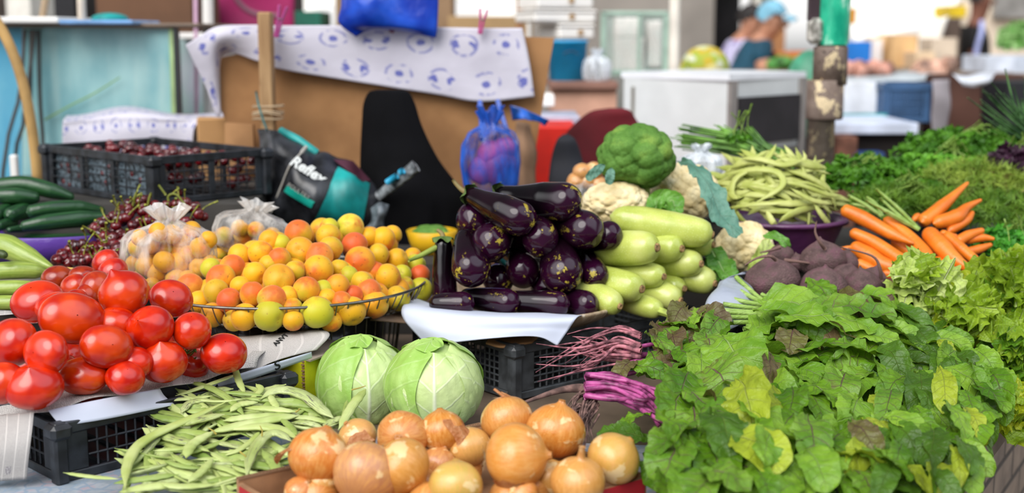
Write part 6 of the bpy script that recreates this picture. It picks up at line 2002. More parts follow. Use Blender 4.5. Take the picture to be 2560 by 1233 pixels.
tag(o, 'dark block raising the bag of tan onions', 'block')
# BEHIND THE STALL
def plate(name, pts, Y, thick, mat, label=None, cat=None, parent=None, group=None, dY=0.0):
 "a stiff board cut to a picture outline standing at depth Y"
 n = len(pts)
 fr = [at(x, y, Y + dY * (x - pts[0][0]) / 100) for x, y in pts]
 bk = [p + Vector((0, thick, 0)) for p in fr]
 b = MB()
 b.add([tuple(p) for p in fr + bk], [tuple(range(n)), tuple(range(2 * n - 1, n - 1, -1))] + [(i, n + i, n + (i + 1) % n, (i + 1) % n) for i in range(n)])
 o = b.build(name, mat, parent)
 if label: tag(o, label, cat, group)
 return o
def pbox(name, px0, py0, px1, py1, Y, depth, mat, label=None, cat=None, parent=None, group=None, rot=0.0, z0=None, bevel=.004, kind=None):
 a = at(px0, py0, Y); c = at(px1, py1, Y)
 zb = c.z if z0 is None else z0
 w, h = abs(c.x - a.x), a.z - zb
 R = Matrix.Rotation(rot, 3, 'Z')
 b = MB()
 b.box((0, 0, h / 2), (w / max(.3, math.cos(rot)), depth, h), None, bevel)
 o = b.build(name, mat, parent)
 o.matrix_world = Matrix.Translation(((a.x + c.x) / 2, Y + depth / 2, zb)) @ R.to_4x4()
 if label: tag(o, label, cat, group)
 if kind: o['kind'] = kind
 return o
def rod(name, pts, rpx, mat, label=None, cat=None, parent=None, n=10, kind=None, m=24):
 Q = [at(*p) for p in pts]
 k = mpp(Q[0])
 b = MB(); b.tube(cr(np.array([tuple(q) for q in Q]), m), rpx * k, n)
 o = b.build(name, mat, parent, True)
 if label: tag(o, label, cat)
 if kind: o['kind'] = kind
 return o
def loft(name, rows, mat, label, cat, ripple=.0, nr=9, seed=0, parent=None, n=48, m=40, depthf=.45):
 "upright draped shape: rows of (py, px_left, px_right, Y)"
 rg = np.random.RandomState(seed)
 L = []
 for py, x0, x1, Y in rows:
  a, c = at(x0, py, Y), at(x1, py, Y)
  L.append(((a.x + c.x) / 2, Y, a.z, (c.x - a.x) / 2))
 L = cr(np.array(L), m)
 ph = np.arange(n) * 2 * PI / n
 k = rg.uniform(0, 6, 3)
 s = np.linspace(0, 1, m)[:, None]
 R = L[:, 3][:, None] * (1 + ripple * s * (np.sin(nr * ph + k[0] + 2 * s) + .6 * np.sin((nr * 2 + 1) * ph + k[1] - 3 * s)))
 G = np.stack([L[:, 0][:, None] + R * np.cos(ph), L[:, 1][:, None] + R * depthf * np.sin(ph) + L[:, 3][:, None] * depthf, np.repeat(L[:, 2][:, None], n, 1)], -1)
 b = MB(); b.grid(G, closed_v=True)
 b.f.append(tuple(range(n)))
 o = b.build(name, mat, parent, True)
 tag(o, label, cat)
 return o
def m_oil(cols=8.0, rows=2.0):
 t = NT('printed_oilcloth')
 uv = t.n('ShaderNodeSeparateXYZ', {0: t.coord('UV')})
 v = t.math('MULTIPLY', uv.outputs[1], cols)
 u = t.math('MULTIPLY', uv.outputs[0], rows)
 row = t.math('FLOOR', u)
 v = t.math('ADD', v, t.math('MULTIPLY', row, .5))
 cx = t.math('SUBTRACT', t.math('FRACT', v), .5)
 cy = t.math('SUBTRACT', t.math('FRACT', u), .5)
 r = t.math('SQRT', t.math('ADD', t.math('MULTIPLY', cx, cx), t.math('MULTIPLY', cy, cy)))
 par = t.math('GREATER_THAN', t.math('FRACT', t.math('MULTIPLY', t.math('FLOOR', v), .5)), .25)
 cellid = t.n('ShaderNodeCombineXYZ', {0: v, 1: u, 2: 0.0}).outputs[0]
 nz = t.noise(cellid, 4.5, 3)
 ring = t.math('MULTIPLY', t.sstep(t.math('ABSOLUTE', t.math('SUBTRACT', r, .30)), .05, .02), t.math('GREATER_THAN', nz, .50))
 dot = t.sstep(t.math('ADD', r, t.math('MULTIPLY', nz, .10)), .17, .13)
 dx = t.math('SUBTRACT', t.math('ABSOLUTE', cx), .20)
 dy = t.math('SUBTRACT', cy, t.math('MULTIPLY', t.math('SUBTRACT', nz, .5), .5))
 leaf = t.sstep(t.math('SQRT', t.math('ADD', t.math('MULTIPLY', dx, dx), t.math('MULTIPLY', dy, dy))), .11, .08)
 ink = t.math('MAXIMUM', t.math('MULTIPLY', ring, .7), t.math('MAXIMUM', t.math('MULTIPLY', dot, par), t.math('MULTIPLY', leaf, t.math('SUBTRACT', 1.0, par))))
 col = t.mix(t.math('MULTIPLY', ink, .85), t.mix(t.noise(t.coord('Object'), 8, 3), '#c6c2d0', '#dad7e2'), '#4450ae')
 pb = t.pbr(col, .45, t.bump(t.noise(t.coord('Object'), 10, 3), .25, .02))
 return t.done(t.mixsh(.12, pb, t.n('ShaderNodeBsdfTranslucent', {'Color': col}).outputs[0]))
M_oil = m_oil()
M_teal = plain('#0f8f8c', .45, var=.2, scale=14)
M_blackbag = plain('#17181c', .3, var=.3, scale=20, bump=.1, hi='#33353a')
M_metal = plain('#8a8c90', .35, metal=.8, var=.1)
M_brownbox = plain('#6a4a34', .85, var=.12, scale=3)
M_mag = plain('#a3125c', .7, var=.15, scale=3)
M_white = plain('#e6e4e0', .6, var=.05, scale=3)
M_foam = plain('#f0ece6', .7, var=.05, scale=4)
b = MB(); b.add([(-14, -3, 0), (14, -3, 0), (14, 24, 0), (-14, 24, 0)], [(0, 1, 2, 3)])
o = b.build('floor', plain('#8d857c', .9, var=.15, scale=1.2)); o['kind'] = 'structure'
def wallbox(name, x0, x1, y, z0, z1, mat, th=.25):
 o = MB().box(((x0 + x1) / 2, y + th / 2, (z0 + z1) / 2), (x1 - x0, th, z1 - z0)).build(name, mat)
 o['kind'] = 'structure'
 return o
M_plaster = plain('#8f8880', .9, var=.12, scale=1.5)
M_tan = plain('#ead8c2', .9, var=.1, scale=1.5)
wallbox('wall_left', -14, -2.6, 15.0, 0, 4, plain('#4a4038', .9, var=.3, scale=.8))
wallbox('wall_back', .05, 2.02, 13.0, 0, 4, M_plaster)
wallbox('wall_back.001', 2.42, 2.62, 13.0, 0, 4, plain('#857c72', .9, var=.1, scale=1.5))
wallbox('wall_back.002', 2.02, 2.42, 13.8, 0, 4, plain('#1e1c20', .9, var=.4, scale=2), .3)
wallbox('wall_right.001', 5.2, 12, 15.0, 0, 4, M_tan)
wd_ = pbox('window_1', 2492, -60, 2575, 45, 14.9, .1, plain('#8f8c88', .4), kind='structure')
def m_caseglass(c1='#7fb4bc', c2='#b4dcdc', nm='cloudy_teal_glass', a=.86):
 t = NT(nm)
 co = t.coord('Object')
 nz = t.noise(t.vmath('MULTIPLY', co, (1.0, 1.0, .5)), 5, 4, .5)
 st = t.sstep(t.noise(t.vmath('MULTIPLY', co, (6, 1, .8)), 3, 3), .5, .75)
 col = t.mix(t.sstep(nz, .35, .65), c1, c2)
 col = t.mix(t.math('MULTIPLY', st, .25), col, '#d6e8dc')
 grn = t.sstep(t.noise(t.vmath('MULTIPLY', co, (1, 1, 1)), 3.2, 2), .62, .70)
 col = t.mix(t.math('MULTIPLY', grn, .5), col, '#9cc48a')
 return t.done(t.mixsh(a, t.n('ShaderNodeBsdfTransparent', {'Color': C('#bfe4e4')}).outputs[0], t.pbr(col, .12, spec=.6)))
M_cg = m_caseglass()
dc = empty('display_case', 'large cloudy turquoise glass display case at the left edge', 'display case', at(270, 400, 3.95), 0)
def sub(o, par):
 M = o.matrix_world.copy()
 o.data.transform(Matrix.Translation(-par.location) @ M)
 o.matrix_world = Matrix.Identity(4)
 o.parent = par
 return o
sub(plate('glass_pane', [(108, 68), (430, 72), (442, 470), (108, 470)], 3.95, .006, M_cg), dc)
sub(plate('glass_pane', [(-80, 66), (54, 68), (54, 470), (-80, 470)], 3.98, .006, m_caseglass('#5aa8cc', '#7cc0d6', 'blue_glass')), dc)
sub(plate('glass_pane', [(54, 68), (108, 68), (108, 470), (54, 470)], 4.3, .006, M_cg), dc)
sub(plate('edge_strip', [(422, 70), (432, 72), (446, 470), (434, 470)], 3.94, .02, plain('#a8c48a', .5)), dc)
sub(plate('corner_post', [(432, 70), (442, 72), (458, 470), (446, 470)], 3.93, .03, plain('#20242a', .5)), dc)
sub(pbox('top_frame', -90, 58, 500, 68, 3.92, .5, plain('#7a6a5c', .7)), dc)
sub(pbox('base_cabinet', -90, 470, 458, 900, 3.94, .5, plain('#54636a', .7), z0=.0), dc)
b = MB()
for q in ([(62, 75, 3.9), (48, 240, 3.86), (4, 470, 3.8), (-40, 1300, 3.8)], [(78, 75, 3.9), (76, 300, 3.9), (86, 470, 3.9), (90, 1300, 3.9)], [(96, 75, 3.9), (100, 250, 3.9), (110, 470, 3.9), (112, 1300, 3.9)], [(86, 75, 3.88), (60, 300, 3.86), (32, 470, 3.84), (0, 1300, 3.84)]):
 b.tube(cr(np.array([tuple(at(*p)) for p in q]), 12), .006, 6)
o = b.build('support_rods', plain('#3c3a38', .6), None, True); tag(o, 'thin dark rods standing before the turquoise display case', 'rods')
sheet('creeper', [[(300, 192, 3.93), (235, 232, 3.93), (180, 260, 3.93), (112, 297, 3.93)], [(300, 195, 3.93), (235, 236, 3.93), (180, 264, 3.93), (112, 302, 3.93)]], plain('#7a9a4a', .8), 'pale green streak of creeper crossing the turquoise glass', 'plant', 3, 20)
pbox('white_board', -20, 42, 146, 58, 3.86, .4, M_white, 'white board lying on the turquoise display case', 'board')
pbox('plastic_tray', 146, 50, 332, 61, 3.84, .3, plain('#7aa6d8', .4), 'thin pale blue tray on top of the display case', 'tray')
o = MB(); o.sphere((0, 0, 0), (.055, .06, .018), 20); o = o.build('folded_cloth', M_teal, None, True); o.location = at(275, 47, 3.92); tag(o, 'folded teal cloth on the pale blue tray', 'cloth')
rod('bent_pole', [(-30, 20, 3.35), (16, 96, 3.35), (52, 190, 3.35), (78, 310, 3.35), (93, 440, 3.36), (98, 560, 3.37), (99, 1360, 3.37)], 13.5, plain('#b9945a', .7, var=.15), 'curved tan wooden pole at the left edge', 'pole')
pbox('white_post', 22, 388, 44, 446, 3.5, .02, M_white, 'short whitish stake beside the curved tan pole', 'stake', z0=0)
pbox('glass_case', 446, 86, 545, 300, 4.7, .35, m_caseglass('#8ab0aa', '#b8b4c4', 'pale_glass_painted_reflection', .9), 'pale reflecting glass case behind the oilcloth', 'display case', z0=0)  # lavender mixed into the teal glass colour stands for magenta reflections
pbox('white_ledge', 440, 82, 560, 98, 4.6, .3, M_white, 'pale ledge on the reflecting glass case', 'ledge')
pbox('cardboard_box', 236, -60, 482, 62, 5.4, .5, M_brownbox, 'dark brown cardboard box above the turquoise display case', 'box', z0=0)
sheet('hanging_fabric', [[(430, -60, 6.0), (520, -60, 6.03), (600, -60, 6.0), (740, -60, 6.02)], [(425, 30, 6.0), (520, 30, 5.97), (600, 30, 6.02), (735, 30, 6.0)], [(430, 120, 6.0), (520, 120, 6.03), (600, 120, 5.98), (735, 120, 6.0)]], M_mag, 'bright magenta fabric hanging behind the wooden post', 'fabric', 16, 30, wob=.01, wf=8)
sheet('hanging_fabric', [[(205, -60, 6.4), (246, -60, 6.4)], [(205, 60, 6.4), (246, 60, 6.4)]], M_mag, 'narrow strip of magenta fabric beside the dark brown box', 'fabric', 8, 8)
rod('white_pole', [(488, -60, 4.5), (490, 110, 4.5), (491, 500, 4.5), (491, 1400, 4.5)], 5, plain('#d8b0cc', .5), 'thin pinkish white pole left of the thick one', 'pole')
rod('white_pole', [(519, -60, 4.4), (521, 110, 4.4), (523, 500, 4.4), (523, 1400, 4.4)], 14, M_white, 'thick white pole before the magenta fabric', 'pole')
rod('hanging_hose', [(570, -40, 5.6), (600, 10, 5.6), (640, 35, 5.6), (700, 40, 5.6)], 7, plain('#7a4a5c', .6), 'dull hose drooping across the magenta fabric', 'hose')
pbox('dark_crate', 130, -60, 190, 50, 5.6, .4, plain('#14141a', .7), 'black box standing behind the display case', 'box', z0=0)
rod('wooden_plank', [(118, -30, 4.1), (104, 57, 4.1)], 9, plain('#a08a70', .8), 'leaning wooden slat above the white board', 'slat')
pbox('white_cabinet', 10, -60, 78, 36, 6.5, .5, plain('#e8e4da', .7), 'cream cabinet far back above the white board', 'cabinet', z0=0)
rod('wrapped_bottle', [(202, -40, 4.05), (204, 10, 4.05), (206, 57, 4.05)], 11, plain('#dccdbb', .7), 'pale wrapped bottle before the strip of magenta fabric', 'bottle')
plate('cardboard_sheet', [(549, 145), (600, 134), (690, 150), (1250, 90), (1386, 94), (1372, 170), (1338, 380), (1332, 1345), (566, 1345), (566, 310), (552, 270)], 3.42, .012, plain('#93683f', .9, var=.10, scale=5, hi='#a97c50'), 'wide brown cardboard panel behind the black cloth', 'cardboard')
plate('cardboard_piece', [(562, 308), (632, 312), (636, 420), (562, 420)], 3.36, .02, M_card, 'small cardboard flap left of the wooden post foot', 'cardboard')
pbox('cardboard_box', 480, 296, 558, 470, 3.45, .12, plain('#b58a5a', .9, var=.1, scale=5), 'tan cardboard box beside the table covered in oilcloth', 'box', rot=.25, z0=0)
sheet('brown_paper', [[(1290, 300, 3.36), (1318, 305, 3.36), (1330, 312, 3.38)], [(1284, 370, 3.34), (1312, 380, 3.33), (1340, 390, 3.37)], [(1290, 500, 3.34), (1318, 510, 3.34), (1345, 510, 3.37)]], plain('#8a6a50', .85, var=.15), 'crumpled brown paper hanging right of the blue bag', 'paper', 12, 10, wob=.006)
sheet('oilcloth', [[(466, 112, 3.38), (500, 90, 3.37), (546, 66, 3.37), (640, 62, 3.39), (700, 64, 3.385), (850, 64, 3.39), (1090, 68, 3.39), (1200, 70, 3.385), (1306, 70, 3.39)],
     [(484, 150, 3.385), (512, 128, 3.37), (552, 92, 3.36), (640, 92, 3.385), (700, 100, 3.38), (850, 108, 3.385), (1090, 122, 3.385), (1200, 128, 3.38), (1318, 124, 3.39)],
     [(512, 212, 3.39), (530, 200, 3.385), (552, 120, 3.375), (640, 122, 3.385), (698, 135, 3.38), (850, 152, 3.385), (1090, 182, 3.385), (1200, 195, 3.38), (1328, 182, 3.385)],
     [(540, 288, 3.395), (552, 280, 3.40), (556, 142, 3.40), (640, 152, 3.39), (696, 172, 3.38), (850, 198, 3.385), (1090, 236, 3.385), (1200, 254, 3.38), (1336, 242, 3.38)]],
  M_oil, 'long white oilcloth printed with blue motifs, pegged over the cardboard', 'oilcloth', 30, 110, wob=.004, wf=14, seed=6)
sheet('oilcloth', [[(165, 285, 3.75), (300, 266, 3.75), (430, 282, 3.75), (558, 280, 3.75)], [(158, 300, 3.5), (300, 280, 3.5), (430, 292, 3.5), (556, 290, 3.5)], [(156, 320, 3.47), (300, 312, 3.46), (430, 312, 3.47), (490, 310, 3.46)], [(158, 400, 3.47), (300, 395, 3.45), (430, 395, 3.47), (478, 390, 3.46)]],
  m_oil(8.0, 7.0), 'white oilcloth with blue print covering a table behind the cherry crate', 'oilcloth', 26, 70, wob=.006, wf=14, seed=9)
pbox('covered_table', 162, 300, 470, 760, 3.52, .3, plain('#6a5c50', .8), 'low table below the printed oilcloth behind the cherry crate', 'table', z0=.0)
def m_postwood():
 t = NT('weathered_wood')
 co = t.coord('Object')
 nz = t.noise(t.vmath('MULTIPLY', co, (12, 12, 1.2)), 5, 5, .6)
 kn = t.sstep(t.noise(co, 14, 2), .62, .75)
 col = t.mix(kn, t.ramp(nz, [(.3, '#8a6844'), (.7, '#b08f66')]), '#6a4a30')
 return t.done(t.pbr(col, .8, t.bump(nz, .2, .005)))
M_post = m_postwood()
pbox('wooden_post', 642, 30, 693, 600, 3.30, .045, M_post, 'upright square wooden post holding the oilcloth', 'post', z0=.0)
b = MB()
for k in range(4):
 c = at(667, 266 + k * 9 + (k % 2) * 4, 3.30)
 b.tube([c + Vector((x * .034, y * .03 + .022, .004 * math.sin(3 * x + k))) for x, y in ((-1, -1.1), (0, -1.2), (1, -1.1), (1.1, 0), (1, 1), (0, 1.1), (-1, 1), (-1.1, 0), (-1, -1.1))], .0022, 6)
tag(b.build('twine', plain('#c0a888', .9), None, True), 'twine wound around the wooden post', 'twine')
def peg(px, py, px2, py2, Y, col, label):
 r = empty('clothes_peg', label, 'clothes peg', at(px, py, Y), 0)
 a, c = at(px, py, Y), at(px2, py2, Y)
 d = c - a
 L = d.length
 X = d.normalized(); Z = Vector((0, -1, 0)); Yv = Z.cross(X)
 R = Matrix((X, Yv, Z)).transposed()
 m_ = plain(col, .4, var=.1)
 for s in (-1, 1):
  b = MB()
  b.bar((0, s * .010, 0), (L * .45, s * .0045, 0), .006, .012, up=(0, 0, 1), bevel=.002)
  b.bar((L * .44, s * .0045, 0), (L, s * .003, 0), .006, .012, up=(0, 0, 1), bevel=.002)
  o = b.build('jaw', m_, r); o.matrix_local = R.to_4x4()
 b = MB(); b.tube([(L * .42, .008 * math.cos(x), .008 * math.sin(x)) for x in np.linspace(0, 12, 30)], .0012, 5)
 o = b.build('spring', M_metal, r, True); o.matrix_local = R.to_4x4()
peg(708, 14, 690, 94, 3.27, '#b0488a', 'magenta pink clothes peg on top of the wooden post')
peg(1210, 22, 1200, 86, 3.36, '#c04a86', 'pink clothes peg near the right end of the oilcloth')
peg(985, 58, 978, 82, 3.37, '#8a3040', 'small dark red clothes peg under the blue plastic sheet')
def m_bluesheet():
 t = NT('blue_plastic_sheet')
 nz = t.noise(t.coord('Object'), 9, 3)
 col = t.mix(t.sstep(nz, .35, .7), '#0c2f9c', '#2358d0')
 return t.done(t.pbr(col, .28, t.bump(t.noise(t.coord('Object'), 14, 3), .35, .015), coat=.2))
sheet('plastic_sheet', [[(848, -60, 3.36), (930, -60, 3.33), (1010, -60, 3.35), (1096, -60, 3.36)], [(850, 10, 3.345), (930, 8, 3.31), (1010, 10, 3.34), (1096, 10, 3.35)], [(846, 58, 3.35), (930, 60, 3.33), (1010, 64, 3.33), (1093, 70, 3.35)], [(890, 92, 3.36), (935, 68, 3.36), (1010, 80, 3.35), (1090, 94, 3.355)]],
  m_bluesheet(), 'glossy royal blue plastic sheet hung over the oilcloth', 'plastic sheet', 24, 34, wob=.004, wf=22, seed=3)
M_blackcloth = plain('#060608', .9, var=.3, scale=6, hi='#0b0b0e', spec=.12)
loft('black_drape', [(226, 935, 1008, 3.16), (233, 918, 1022, 3.15), (262, 906, 1036, 3.14), (310, 903, 1050, 3.13), (360, 901, 1072, 3.12), (410, 900, 1100, 3.10), (460, 900, 1135, 3.08), (500, 896, 1166, 3.07), (560, 886, 1166, 3.07), (640, 876, 1160, 3.07)], M_blackcloth, 'tall black cloth draped from a narrow peak before the cardboard panel', 'cloth', .07, 7, 3)
sk = sheet('printed_sack', [[(646, 324, 3.16), (664, 322, 3.12), (720, 342, 3.10), (800, 384, 3.10), (890, 412, 3.12), (935, 440, 3.16)],
       [(640, 410, 3.12), (680, 405, 3.05), (740, 415, 3.02), (810, 440, 3.02), (890, 460, 3.03), (962, 492, 3.12)],
       [(640, 500, 3.10), (690, 500, 3.03), (750, 510, 3.00), (810, 525, 2.99), (890, 540, 3.02), (955, 545, 3.10)],
       [(642, 600, 3.12), (690, 605, 3.08), (750, 610, 3.06), (810, 612, 3.06), (880, 600, 3.08), (940, 590, 3.12)]],
   M_blackbag, 'crumpled black and teal printed sack hung on the wooden post', 'bag', 30, 40, thick=.07, wob=.012, wf=34, seed=12)
def on_sack(px, py, lift=.004):
 d = Vector(ray(px, py)).normalized()
 ok, loc, nrm, i = sk.ray_cast(Vector((0, 0, CZ)), d)
 if not ok: return at(px, py, 3.02), Vector((0, -1, 0))
 if nrm.dot(d) > 0: nrm = -nrm
 return loc + nrm * lift, nrm
def sack_patch(name, quad, mat, nu=10, nv=10, lift=.004):
 P = np.zeros((nu, nv, 3))
 q = np.array(quad, float)
 for i in range(nu):
  for j in range(nv):
   s, t_ = i / (nu - 1), j / (nv - 1)
   c = (q[0] * (1 - t_) + q[1] * t_) * (1 - s) + (q[3] * (1 - t_) + q[2] * t_) * s
   P[i, j] = on_sack(c[0], c[1], lift)[0]
 b = MB(); b.grid(P)
 return b.build(name, mat, sk, True)
bpy.context.view_layer.update()
sack_patch('teal_panel', [(845, 420), (922, 462), (900, 590), (768, 590)], M_teal, 14, 14)
sack_patch('teal_label', [(722, 463), (787, 504), (780, 519), (713, 479)], plain('#12a08e', .45))
sack_patch('teal_dot', [(653, 400), (674, 404), (672, 418), (655, 418)], M_teal, 5, 5)
sack_patch('maroon_patch', [(832, 402), (880, 405), (925, 455), (905, 458)], plain('#4a2030', .5), 10, 10)
def sack_text(s, px, py, size, ang, mat, **kw):
 me = text_mesh(s, size, depth=.0004, **kw)
 me.materials.clear(); me.materials.append(mat)
 p, nn = on_sack(px, py, .012)
 X = Vector((math.cos(ang), 0, -math.sin(ang)))
 Z = Vector((nn.x * .4, -1, nn.z * .4)).normalized()
 Yv = Z.cross(X).normalized(); X = Yv.cross(Z)
 R = Matrix((X, Yv, Z)).transposed()
 o = bpy.data.objects.new('lettering', me); COL.objects.link(o)
 o.parent = sk; o.matrix_local = Matrix.Translation(p) @ R.to_4x4()
sack_text('Reflex', 764, 433, .035, math.radians(32), plain('#d8dcda', .5, var=0), bold=.0012, shear=.2)
sack_text('POULTRY', 752, 477, .014, math.radians(32), plain('#9a9690', .5, var=0))
b = MB(); b.tube(cr(np.array([tuple(on_sack(x, y, .006)[0]) for x, y in ((760, 372), (748, 392), (730, 415), (708, 465), (682, 528))]), 20), np.array([.005] * 4 + [.0028] * 16), 6)
b.build('zip_cord', plain('#a8a49c', .4), sk, True)
b = MB(); b.tube([at(702, 328, 3.13), at(745, 350, 3.10), at(792, 384, 3.10)], .011, 8); b.build('teal_binding', M_teal, sk, True)
b = MB(); b.tube(cr(np.array([tuple(at(*p)) for p in ((640, 228, 3.27), (646, 260, 3.26), (658, 300, 3.2), (668, 326, 3.13))]), 12), .005, 6, squash=.5); b.build('strap', plain('#2a6a6a', .5), sk, True)
b = MB(); b.tube(cr(np.array([tuple(at(*p)) for p in ((945, 492, 3.06), (985, 460, 3.02), (1012, 438, 3.0), (1040, 415, 2.99))]), 14), np.linspace(.013, .016, 14), 8, flat=(0, -1, .3), squash=.5); b.build('strap_end', plain('#5c6468', .35, var=.4, scale=60, hi='#9aa0a4'), sk, True)
b = MB(); b.tube([at(968, 456, 3.005), at(992, 440, 2.99)], .008, 6); b.tube([at(1000, 432, 2.985), at(1008, 427, 2.98)], .008, 6); b.build('cyan_tab', plain('#2aa6d0', .5), sk, True)
sheet('plastic_scrap', [[(925, 520, 3.0), (950, 505, 2.99), (975, 512, 3.0)], [(915, 560, 2.99), (945, 540, 2.97), (962, 545, 2.99)], [(885, 596, 3.0), (925, 590, 2.98), (955, 580, 3.0)]], plain('#6a7278', .3, var=.3, scale=40), 'crumpled grey plastic scrap beside the sack and black cloth', 'plastic', 12, 12, wob=.006, wf=50)
M_bluefilm = m_film('#2f66d0', 1.3, .9, 'blue_film')
bag('translucent blue carrier bag hanging right of the black cloth', 1226, 486, 150, 172, 3.05, 21, at(1226, 486, 3.05).z, mat=M_bluefilm, d=80)
for i, (px, py, w_) in enumerate(((1205, 425, 74), (1250, 420, 92), (1228, 385, 70), (1262, 372, 60))):
 p = at(px, py, 3.07); k = mpp(p)
 V, F = bumpy([(14, .12, 1.1)], i, 3)
 b = MB(); b.add(V * np.array((w_ * k / 2, w_ * k / 2.6, w_ * k / 2)), F)
 o = b.build('wrapped_bundle', plain('#a8509a', .5, var=.2), None, True); o.location = p
 tag(o, 'pink wrapped bundle inside the blue carrier bag', 'bundle', 'pink bundles in the blue bag')
rod('bag_strap', [(1205, 350, 3.08), (1203, 300, 3.2), (1200, 256, 3.3)], 7, M_bluefilm, 'left handle of the blue carrier bag', 'handle')
rod('bag_strap', [(1268, 330, 3.08), (1255, 290, 3.2), (1245, 254, 3.3)], 7, M_bluefilm, 'right handle of the blue carrier bag', 'handle')
sheet('plastic_ribbon', [[(1276, 262, 3.33), (1310, 272, 3.32), (1345, 288, 3.33), (1372, 300, 3.34)], [(1284, 300, 3.34), (1315, 298, 3.31), (1345, 304, 3.33), (1362, 316, 3.34)]], plain('#1c5ab8', .35, var=.3, scale=30), 'twisted blue plastic strip tied to the cardboard edge', 'ribbon', 8, 14, wob=.005, wf=40)
pbox('red_table', 1322, 318, 1442, 430, 3.9, .4, plain('#d8200e', .6), 'bright red cloth covered seat beside the burgundy drape', 'seat', z0=0)
loft('burgundy_drape', [(271, 1520, 1560, 3.62), (280, 1478, 1580, 3.6), (310, 1440, 1600, 3.6), (350, 1410, 1640, 3.6), (430, 1380, 1660, 3.6), (600, 1370, 1660, 3.6)], plain('#5e0614', .85, var=.2, scale=5), 'dark burgundy cloth over a chair behind the broccoli', 'cloth', .03, 6, 4)
loft('black_jacket', [(336, 1408, 1422, 3.42), (352, 1392, 1440, 3.4), (400, 1378, 1456, 3.4), (470, 1370, 1466, 3.38), (600, 1360, 1480, 3.38)], plain('#14161e', .8, var=.2), 'black jacket hanging left of the burgundy drape', 'jacket', .03, 5, 5)
fb = [(1330, -70, 1500, -24), (1328, -22, 1500, 20), (1320, 24, 1508, 56), (1388, 60, 1496, 98)]
FL = ['white foam box on top of the stack, touching the upper picture edge', 'white foam box second from the top of the stack', 'widest white foam box with a brown label spot', 'lowest white foam box resting on the blue bucket']
for (x0, y0, x1, y1), lab in zip(fb, FL):
 r = empty('foam_box', lab, 'box', at((x0 + x1) / 2, y1, 5.2), .28, 'white foam boxes')
 a, c = at(x0, y0, 5.2), at(x1, y1, 5.2)
 w_, h_ = (c.x - a.x) * .86, a.z - c.z
 MB().box((0, .14, h_ * .38), (w_, .28, h_ * .76), None, .008).build('body', M_foam, r)
 MB().box((0, .14, h_ * .88), (w_ * 1.03, .29, h_ * .22), None, .008).build('lid', M_foam, r)
 b = MB(); b.lathe([(.001, 0), (.012, 0), (.012, .003), (.001, .003)], 12, M=Matrix.Translation((w_ * .1, -.003, h_ * .45)) @ Matrix.Rotation(PI / 2, 4, 'X')); b.build('label_spot', plain('#b08a5a', .7), r)
bk = empty('bucket', 'bright blue plastic bucket under the foam boxes', 'bucket', at(1418, 206, 5.0), 0)
k5 = mpp(at(1418, 206, 5.0))
M_bkt = plain('#22b4f4', .4, var=.08)
MB().lathe([(.001, .003), (44 * k5, 0), (49 * k5, 98 * k5), (51 * k5, 98 * k5), (51 * k5, 104 * k5), (47 * k5, 104 * k5), (42 * k5, 6 * k5), (.001, 6 * k5)], 40).build('body', M_bkt, bk, True)
b = MB(); b.tube([(x * 18 * k5 + 6 * k5, -50 * k5, (78 - 8 * x * x) * k5) for x in np.linspace(-1, 1, 9)], 2.2 * k5, 6); b.build('grip', plain('#1a4a6a', .5), bk, True)
o, _, _ = bag('crumpled white plastic bag beside the blue bucket', 1492, 206, 70, 66, 4.9, 31, at(1492, 206, 4.9).z, mat=M_wbag)
ch = pbox('chest', 1380, 222, 1540, 420, 4.85, .45, plain('#d0a088', .7, var=.12, scale=6), 'pinkish wooden chest carrying the blue bucket', 'chest', z0=.35)
sub_ = pbox('lid', 1374, 205, 1546, 224, 4.82, .5, plain('#8a6456', .7, var=.1), parent=None)
sub_.data.transform(ch.matrix_world.inverted() @ sub_.matrix_world); sub_.matrix_world = Matrix.Identity(4); sub_.parent = ch
pbox('white_tray', 1342, 238, 1386, 266, 4.4, .2, M_foam, 'small white tray left of the pinkish chest', 'tray')
pbox('metal_shelf', 1326, 290, 1450, 316, 4.2, .3, plain('#b8bcd0', .4), 'pale shelf edge above the red covered seat', 'shelf', z0=.6)
gc = empty('display_cabinet', 'pale green framed glass cabinet with white cartons inside', 'cabinet', at(1587, 178, 5.9), 0)
M_pg = plain('#a8c4b4', .5)
for q in ((1503, 30, 1514, 190), (1660, 30, 1672, 180), (1503, 28, 1672, 38), (1503, 176, 1672, 190), (1596, 30, 1602, 180)):
 sub(pbox('frame_bar', *q, 5.88, .03, M_pg), gc)
sub(pbox('back_panel', 1506, 32, 1670, 182, 6.25, .02, plain('#9aa49c', .7)), gc)
sub(plate('glass_pane', [(1506, 32), (1670, 32), (1670, 182), (1506, 182)], 5.9, .005, m_film('#dff0ea', .3, .25, 'pale_glass')), gc)
pbox('cabinet_stand', 1503, 190, 1672, 420, 5.88, .4, plain('#8a8a84', .8), 'grey stand below the pale green glass cabinet', 'stand', z0=0)
pbox('white_carton', 1540, 44, 1604, 92, 6.0, .15, M_foam, 'white carton on top of the pile inside the glass cabinet', 'box')
pbox('white_carton', 1540, 94, 1610, 176, 6.0, .15, M_foam, 'bigger white carton under the other inside the glass cabinet', 'box')
pbox('white_carton', 1622, 52, 1652, 168, 6.0, .12, M_foam, 'narrow upright white carton inside the glass cabinet', 'box')
rod('white_post', [(1688, -80, 5.0), (1686, 80, 5.0), (1682, 400, 5.0), (1678, 1030, 5.0)], 14, plain('#e4dccf', .6, var=.1), 'whitewashed post left of the dark doorway', 'post')
fa = at(1560, 190, 4.5); fc = at(1822, 190, 4.2); fd = at(2012, 180, 4.55)
fr = empty('freezer', 'large white freezer unit with a dark vent opening', 'freezer', (fc.x, fc.y, 0), 0)
